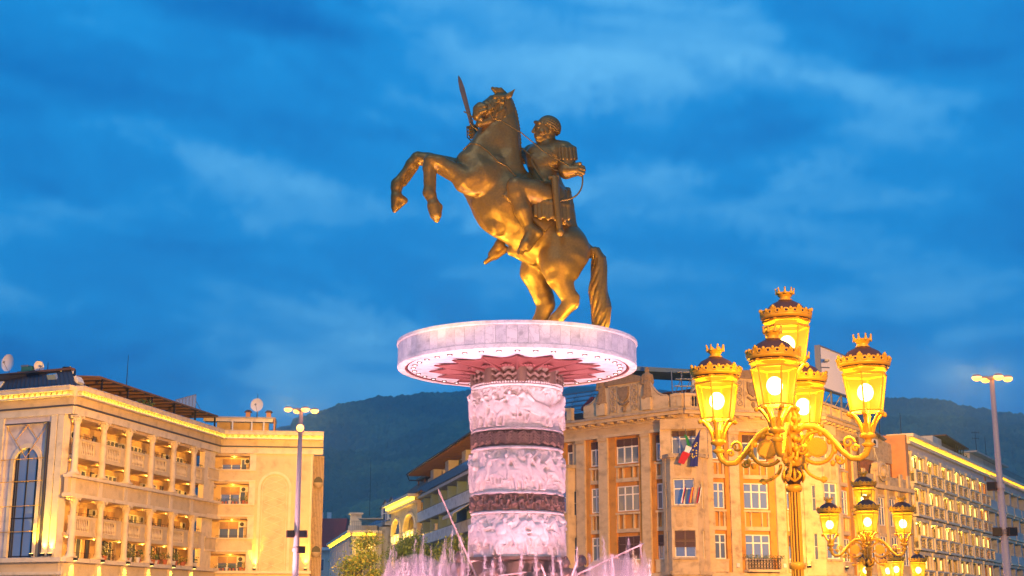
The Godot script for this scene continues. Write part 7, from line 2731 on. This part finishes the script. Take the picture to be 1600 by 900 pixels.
func build_fountain(axis: Vector3) -> void:
	var B := thing("fountain_basin", "round stone basin of the fountain at the column foot", "fountain", axis)
	var st := MB.new()
	st.lathe([Vector2(12.5, 0), Vector2(12.5, 0.7), Vector2(11.9, 0.75), Vector2(11.9, 0.3), Vector2(4.7, 0.3)], Vector3.ZERO, 72, Basis(), true)
	put(B, "kerb", st, M.marble_1)
	var wt := MB.new()
	wt.lathe([Vector2(11.9, 0.5), Vector2(4.6, 0.5)], Vector3.ZERO, 72)
	put(B, "pool_water", wt, M.water)
	rng.seed = 321
	var jets := [[-7.40, 2.47, 3.79], [-7.10, 3.17, 4.40], [-6.96, 2.32, 4.93], [-7.11, -2.68, 4.49], [-6.10, 6.25, 3.87], [-5.96, 5.39, 3.63], [-5.86, 3.72, 4.93], [-5.97, -1.72, 4.37], [-5.80, -2.91, 5.55], [-4.88, 7.34, 4.23], [-4.75, 5.49, 3.83], [-4.98, -2.95, 4.80], [-4.10, 8.09, 3.87], [-3.88, 7.20, 4.76], [-3.66, 6.95, 5.24], [-3.38, 6.98, 4.24], [-3.50, -3.50, 4.22], [-2.86, 7.47, 4.88], [-2.54, 8.82, 4.04], [-2.31, -3.55, 3.91], [-1.77, 7.67, 4.01], [-1.30, 8.07, 3.61], [-0.81, 6.68, 3.99], [-0.37, 8.87, 3.45], [0.08, 6.35, 4.06], [0.58, 7.10, 3.57], [1.07, 7.68, 4.01], [1.40, 9.38, 3.56], [1.89, 7.32, 4.09], [2.37, 7.93, 3.81], [2.99, 6.73, 4.38], [3.38, 6.43, 3.66], [3.75, 8.34, 3.99], [4.36, 4.78, 3.85], [4.63, 7.36, 4.89], [5.17, 4.83, 4.19], [5.64, 4.05, 3.81], [6.13, 2.55, 4.99], [6.90, -2.73, 4.64], [7.23, -2.30, 4.25], [7.12, 2.36, 4.85], [7.00, 6.28, 3.80]]
	for q in jets:
		if q[2] < 3.9 and rng.randf() < 0.45:
			continue
		water_jet(axis + Vector3(q[0], 0.5, q[1]), q[2], rng.randf_range(0.3, 0.75))
	for i in 8:
		var t := PI * (i + 0.5) / 8
		var l := OmniLight3D.new()
		l.name = "pool_lamp_light"
		l.light_color = Color(1.0, 0.66, 0.80)
		l.light_energy = 16.0
		l.light_size = 0.15
		l.omni_range = 30
		l.omni_attenuation = 2
		l.shadow_enabled = true
		B.add_child(l, true)
		l.position = Vector3(cos(t) * 8.6, 0.85, sin(t) * 8.6)
		var pl := MB.new()
		pl.ball(Vector3(cos(t) * 8.6, 0.62, sin(t) * 8.6), Vector3(0.16, 0.10, 0.16), 10, 6)
		put(B, "pool_lamp", pl, M.pink_glow)
	var fm := FogMaterial.new()
	fm.albedo = Color(0.98, 0.95, 0.96)
	fm.density = 1.5
	var k := 0
	for q in jets:
		k += 1
		if q[2] < 4.1 or k % 4 == 3:
			continue
		var fv := FogVolume.new()
		fv.name = "spray_plume"
		fv.shape = RenderingServer.FOG_VOLUME_SHAPE_CONE
		var h: float = q[2] * 0.97
		var r := 0.5 + 0.35 * (k % 3)
		fv.size = Vector3(r * 2, h, r * 2)
		fv.material = fm
		fv.set_meta("kind", "stuff")
		fv.position = axis + Vector3(q[0], 0.5 + h / 2, q[1])
		add_child(fv, true)
	var lm := FogMaterial.new()
	lm.albedo = Color(0.98, 0.95, 0.96)
	lm.density = 0.28
	for s in [-5.6, 5.4]:
		var fv := FogVolume.new()
		fv.name = "spray_mist"
		fv.shape = RenderingServer.FOG_VOLUME_SHAPE_ELLIPSOID
		fv.size = Vector3(5.6, 8.4, 6.0)
		fv.material = lm
		fv.set_meta("kind", "stuff")
		fv.position = axis + Vector3(s, 0.6, 3.0)
		add_child(fv, true)
	for i in 10:
		var t := TAU * (i + 0.5) / 10
		var L := thing("fountain_floodlight", "underwater floodlight in the basin, out of view", "floodlight", axis + Vector3(cos(t) * 10.6, 0.45, sin(t) * 10.6), -t, "floodlights round the monument")
		var hb := MB.new()
		hb.lathe([Vector2(0.0, 0.0), Vector2(0.22, 0.0), Vector2(0.26, 0.2), Vector2(0.2, 0.22)], Vector3.ZERO, 12, Basis(), true)
		put(L, "housing", hb, M.iron)
		var g := MB.new()
		g.lathe([Vector2(0.2, 0.21), Vector2(0.0, 0.23)], Vector3.ZERO, 12)
		put(L, "lens", g, M.pink_glow)
		spot(self, axis + Vector3(cos(t) * 10.6, 0.75, sin(t) * 10.6), axis + Vector3(cos(t) * 2.0, 12.0, sin(t) * 2.0), Color(1.0, 0.68, 0.70), 72.0, 48.0, 0.2, 0.5)

func disc_floods(axis: Vector3) -> void:
	for i in 7:
		var t := PI * (i + 0.5) / 7
		var p := axis + Vector3(cos(t) * 19.0, 0.0, sin(t) * 19.0)
		var L := thing("paving_floodlight", "floodlight sunk in the paving round the fountain, out of view", "floodlight", p, -t, "floodlights round the monument")
		var hb := MB.new()
		hb.lathe([Vector2(0.0, 0.0), Vector2(0.3, 0.0), Vector2(0.3, 0.1), Vector2(0.24, 0.11)], Vector3.ZERO, 12, Basis(), true)
		put(L, "housing", hb, M.iron)
		var g := MB.new()
		g.lathe([Vector2(0.24, 0.105), Vector2(0.0, 0.115)], Vector3.ZERO, 12)
		put(L, "lens", g, M.pink_glow)
		spot(self, p + Vector3(0, 0.25, 0), axis + Vector3(cos(t) * 7.0, 15.0, sin(t) * 7.0), Color(1.0, 0.78, 0.86), 180.0, 16.0, 0.2, 0.7)

# ---------------------------------------------------------------- trees, hills, ground
func leafy_tree(called: String, label: String, p: Vector3, h: float, r: float, tones: Array, leaves: int, leaf: float, seed_: int) -> void:
	rng.seed = seed_
	var T := thing(called, label, "tree", p, 0.0, "trees along the square")
	var tr := MB.new()
	tr.tube([Vector3.ZERO, Vector3(0.05, h * 0.25, 0), Vector3(-0.03, h * 0.5, 0.05), Vector3(0.04, h * 0.8, 0)], [0.16, 0.13, 0.10, 0.04], 9)
	put(T, "trunk", tr, M.bark)
	var tips := []
	var lm := MB.new()
	for i in 16:
		var a := i * 2.4
		var y0 := h * rng.randf_range(0.3, 0.7)
		var d := Vector3(cos(a), rng.randf_range(0.25, 0.9), sin(a)).normalized()
		var e := Vector3(0, y0, 0) + d * r * rng.randf_range(0.6, 0.95)
		lm.tube([Vector3(0, y0, 0), Vector3(0, y0, 0).lerp(e, 0.5) + Vector3(0, 0.1, 0), e], [0.06, 0.04, 0.012], 6)
		tips.append(e)
		tips.append(Vector3(0, y0, 0).lerp(e, 0.65) + Vector3(rng.randf_range(-0.3, 0.3), 0.25, rng.randf_range(-0.3, 0.3)))
	for i in 8:
		tips.append(Vector3(rng.randf_range(-0.5, 0.5) * r, h * rng.randf_range(0.82, 0.98), rng.randf_range(-0.5, 0.5) * r))
	put(T, "limbs", lm, M.bark)
	var ms := []
	for t in tones:
		ms.append(MB.new())
	for i in leaves:
		var c: Vector3 = tips[rng.randi() % tips.size()]
		var d := Vector3(rng.randfn(), rng.randfn() * 0.75, rng.randfn()) * r * 0.20
		var u := Vector3(rng.randf_range(-1, 1), rng.randf_range(-1, 0.6), rng.randf_range(-1, 1)).normalized()
		var w := u.cross(Vector3(rng.randf_range(-1, 1), rng.randf_range(-1, 1), rng.randf_range(-1, 1))).normalized()
		var s := leaf * rng.randf_range(0.7, 1.3)
		var q := c + d
		ms[rng.randi() % ms.size()].quad(q - u * s, q - w * s * 0.5, q + u * s, q + w * s * 0.5)
	for k in tones.size():
		put(T, "crown", ms[k], M["leaf_%d" % tones[k]])

func ridge(az: float) -> float:
	var pts := [[-40.0, 0.085], [-20.0, 0.10], [-12.0, 0.118], [-8.0, 0.1348], [-6.9, 0.1398], [-5.9, 0.1434], [-4.3, 0.1466], [-2.7, 0.1501], [-1.75, 0.1516], [4.0, 0.156], [10.0, 0.150], [15.2, 0.1396], [16.2, 0.1371], [17.4, 0.1353], [18.1, 0.1316], [19.3, 0.1285], [20.5, 0.1245], [26.0, 0.105], [40.0, 0.085]]
	for i in pts.size() - 1:
		if az <= pts[i + 1][0]:
			return lerpf(pts[i][1], pts[i + 1][1], clampf((az - pts[i][0]) / (pts[i + 1][0] - pts[i][0]), 0, 1))
	return 0.08

func build_hills() -> void:
	var nz := FastNoiseLite.new()
	nz.seed = 5
	nz.frequency = 0.0022
	nz.fractal_octaves = 5
	var fine := FastNoiseLite.new()
	fine.seed = 8
	fine.frequency = 0.02
	var height := func(az: float, f: float) -> float:
		var r := lerpf(900.0, 3000.0, f)
		var x := sin(deg_to_rad(az)) * r
		var z := -cos(deg_to_rad(az)) * r
		var e := f * f * (3.0 - 2.0 * f)
		return ridge(az) * 3000.0 * lerpf(e, f, 0.5) + nz.get_noise_2d(x, z) * 60.0 * sin(minf(f * 1.02, 1.0) * PI) + fine.get_noise_2d(x, z) * 7.0
	var rows := []
	for i in 71:
		var f := i / 70.0
		var row := PackedVector3Array()
		for j in 221:
			var az := -34.0 + 68.0 * j / 220.0
			var r := lerpf(900.0, 3000.0, f)
			row.append(Vector3(sin(deg_to_rad(az)) * r, height.call(az, f) - (8.0 if i == 0 else 0.0), -cos(deg_to_rad(az)) * r))
		rows.append(row)
	var back := PackedVector3Array()
	for j in 221:
		var az := -34.0 + 68.0 * j / 220.0
		back.append(Vector3(sin(deg_to_rad(az)) * 4200.0, -5.0, -cos(deg_to_rad(az)) * 4200.0))
	rows.append(back)
	var mb := MB.new()
	mb.grid(rows)
	mat("hill_ground", lin(0.07, 0.10, 0.045), 0.95, 0.0, noise_tex(0.02, 0.5, 1.0, 77, 512, 5), 0.004)
	var h := put(self, "hills", mb, M.hill_ground)
	h.set_meta("kind", "structure")
	# woods: rounded crowns scattered over the slopes in view
	var crown := MB.new()
	rng.seed = 11
	var rr := []
	for i in 5:
		var p := PI * i / 4 - PI / 2
		var row := PackedVector3Array()
		for j in 7:
			var t := -TAU * j / 7
			var k := rng.randf_range(0.8, 1.15)
			row.append(Vector3(cos(p) * cos(t) * k, sin(p) * rng.randf_range(0.9, 1.1), cos(p) * sin(t) * k))
		rr.append(row)
	crown.grid(rr, true)
	var wm := mat("wood_leaves", lin(0.05, 0.07, 0.03), 0.9)
	wm.vertex_color_use_as_albedo = true
	wm.albedo_color = Color.WHITE
	var cm := crown.mesh()
	cm.surface_set_material(0, wm)
	var mm := MultiMesh.new()
	mm.transform_format = MultiMesh.TRANSFORM_3D
	mm.use_colors = true
	mm.mesh = cm
	var N := 60000
	mm.instance_count = N
	var patch := FastNoiseLite.new()
	patch.frequency = 0.006
	patch.seed = 3
	for i in N:
		var az := rng.randf_range(-9.0, -1.0) if i % 5 < 3 else rng.randf_range(14.3, 21.5)
		var f := 1.0 - pow(rng.randf(), 0.9) * 0.97
		var r := lerpf(900.0, 3000.0, f)
		var p := Vector3(sin(deg_to_rad(az)) * r, height.call(az, f), -cos(deg_to_rad(az)) * r)
		var s := rng.randf_range(4.0, 8.5)
		mm.set_instance_transform(i, Transform3D(Basis(Vector3.UP, rng.randf() * TAU).scaled(Vector3(s, s * rng.randf_range(0.8, 1.4), s)), p + Vector3(0, s * 0.5, 0)))
		var g := clampf(0.5 + patch.get_noise_2d(p.x, p.z) * 0.9 + rng.randf_range(-0.2, 0.2), 0, 1)
		mm.set_instance_color(i, Color(0.05, 0.085, 0.030).lerp(Color(0.15, 0.18, 0.055), g * g))
	var w := MultiMeshInstance3D.new()
	w.name = "hill_woods"
	w.multimesh = mm
	w.set_meta("kind", "stuff")
	w.set_meta("label", "dense woodland covering the hills behind the town")
	w.set_meta("category", "woods")
	add_child(w)

func build_ground() -> void:
	var mb := MB.new()
	mb.quad(Vector3(-6000, 0, 300), Vector3(6000, 0, 300), Vector3(6000, 0, -8000), Vector3(-6000, 0, -8000))
	put(self, "ground", mb, M.paving).set_meta("kind", "structure")

# ---------------------------------------------------------------- everything on the square
func build_things(axis: Vector3) -> void:
	street_lamp("large gilded five-lantern lamp in the foreground, before the ochre palace", Vector3(4.68, 0, -23.0), deg_to_rad(-22.0), true)
	street_lamp("mid-sized gilded five-lantern lamp before the low ornate house", Vector3(12.45, -0.55, -49.0), deg_to_rad(-12.0), true)
	street_lamp("smallest gilded lamp, its lanterns cut by the bottom of the picture", Vector3(18.4, -1.6, -68.0), deg_to_rad(-6.0), false)
	var warm := Color(1.0, 0.71, 0.29)
	var m1 := Vector3(-11.1, 0, -72.0)
	light_mast("slim pale light mast with loudspeakers, standing before the cream hotel", m1, 12.0, 0.1, [[-0.33, 5.55, 0.1, 0.2], [0.33, 5.55, 0.1, -0.2], [0.25, 4.75, 0.15, 0.3]], true)
	var m2 := Vector3(21.15, 0, -60.0)
	light_mast("thick pinkish light mast with loudspeakers, nearest the picture's edge", m2, 11.7, -0.2, [[-0.36, 6.95, 0.1, -0.3], [-0.30, 5.0, 0.15, -0.1], [0.30, 5.0, 0.15, 0.3]], false)
	var ball := MB.new()
	spot(self, m1 + Vector3(-0.5, 12.4, -0.5), Vector3(-28, 8, -110), warm, 1700.0, 40.0)
	spot(self, m1 + Vector3(0.2, 12.4, -0.6), Vector3(-10, 8, -150), warm, 1900.0, 20.0)
	spot(self, m2 + Vector3(-0.5, 12.2, -0.5), Vector3(13, 9, -107), warm, 2150.0, 30.0)
	spot(self, m2 + Vector3(0.4, 12.2, -0.5), Vector3(48, 9, -148), warm, 3300.0, 24.0)
	spot(self, m2 + Vector3(-0.2, 12.2, -0.5), Vector3(30, 9, -118), warm, 1000.0, 20.0)
	# a third mast of the square, behind the viewer
	var m3 := Vector3(9.0, 0, 8.0)
	light_mast("light mast of the square standing behind the viewer, out of view", m3, 12.0, 2.0, [], false)
	spot(self, m3 + Vector3(-0.3, 12.4, -0.4), Vector3(4, 8, -60), warm, 1700.0, 34.0)
	# statue floodlights, on the disc and on the square
	var gold := Color(1.0, 0.78, 0.33)
	for q in [[-5.6, 2.0, 72.0], [-3.6, 3.9, 52.0], [1.2, 4.7, 30.0], [4.8, 3.0, 28.0], [-5.4, -3.6, 150.0], [6.1, 0.5, 20.0]]:
		var p := axis + Vector3(q[0], 17.23, q[1])
		var L := thing("statue_floodlight", "small floodlight on top of the disc, hidden by its rim", "floodlight", p, atan2(-q[0], -q[1]), "floodlights round the monument")
		var hb := MB.new()
		hb.box(Vector3(0, 0.12, 0), Vector3(0.36, 0.2, 0.24), Basis(Vector3.RIGHT, -0.6))
		put(L, "housing", hb, M.iron)
		var g := MB.new()
		g.box(Vector3(0, 0.2, 0.06), Vector3(0.3, 0.03, 0.2), Basis(Vector3.RIGHT, 0.9))
		put(L, "lens", g, M.flood_glow)
		spot(self, p + Vector3(0, 0.34, 0), axis + Vector3(0.4, 24.0, 0), gold, q[2], 62.0, 0.15)
	for q in [[-24.0, -44.0, 1500.0], [20.0, -42.0, 1000.0]]:
		var p := Vector3(q[0], 0, q[1])
		var L := thing("ground_floodlight", "floodlight on the paving aimed up at the statue, out of view", "floodlight", p, 0.0, "floodlights round the monument")
		var hb := MB.new()
		hb.box(Vector3(0, 0.3, 0), Vector3(0.6, 0.4, 0.35), Basis(Vector3.RIGHT, 0.5))
		put(L, "housing", hb, M.iron)
		var g := MB.new()
		g.box(Vector3(0, 0.42, -0.16), Vector3(0.5, 0.34, 0.03), Basis(Vector3.RIGHT, 0.5))
		put(L, "lens", g, M.flood_glow)
		spot(self, p + Vector3(0, 0.6, -0.35), axis + Vector3(0, 27.0, 0), gold, q[2], 8.5, 0.3, 0.35)
	build_fountain(axis)
	disc_floods(axis)
	warrior("bronze warrior with a plumed helmet and a long slanting spear, nearest the trees", axis + Vector3(-3.3, 1.5, 2.6), 0.5, Vector3(-1.9, 4.2, 0.2), false)
	warrior("bronze warrior with a shield close against the column foot, palace side", axis + Vector3(2.7, 1.2, 3.1), -0.4, Vector3(0.2, 0.5, 0.2), true)
	warrior("bronze warrior levelling a long thin spear before the palace", axis + Vector3(3.6, 1.3, 2.4), -0.9, Vector3(3.3, 1.5, 0.4), true)
	warrior("bronze warrior with a shield at the column foot, left of its middle", axis + Vector3(-1.3, 1.2, 3.5), 0.2, Vector3(0.8, 0.1, 0.5), true)
	warrior("bronze warrior with a shield at the column foot, right of its middle", axis + Vector3(1.1, 1.0, 3.7), -0.2, Vector3(-0.2, 0.5, 0.6), true)
	leafy_tree("street_tree", "yellow-green lamp-lit tree before the yellow-trimmed house", Vector3(-10.9, 0, -101.0), 6.9, 1.75, [1, 0, 0, 3], 9000, 0.085, 5)
	leafy_tree("street_tree", "dark green tree before the lit arcade, behind the fountain spray", Vector3(-8.4, 0, -116.0), 8.0, 2.0, [0, 2, 0], 11000, 0.10, 6)
	leafy_tree("street_tree", "yellow-tinged tree under the grey block's awning, beside the column", Vector3(-4.9, 0, -112.0), 7.2, 2.2, [1, 0, 2], 12000, 0.10, 7)
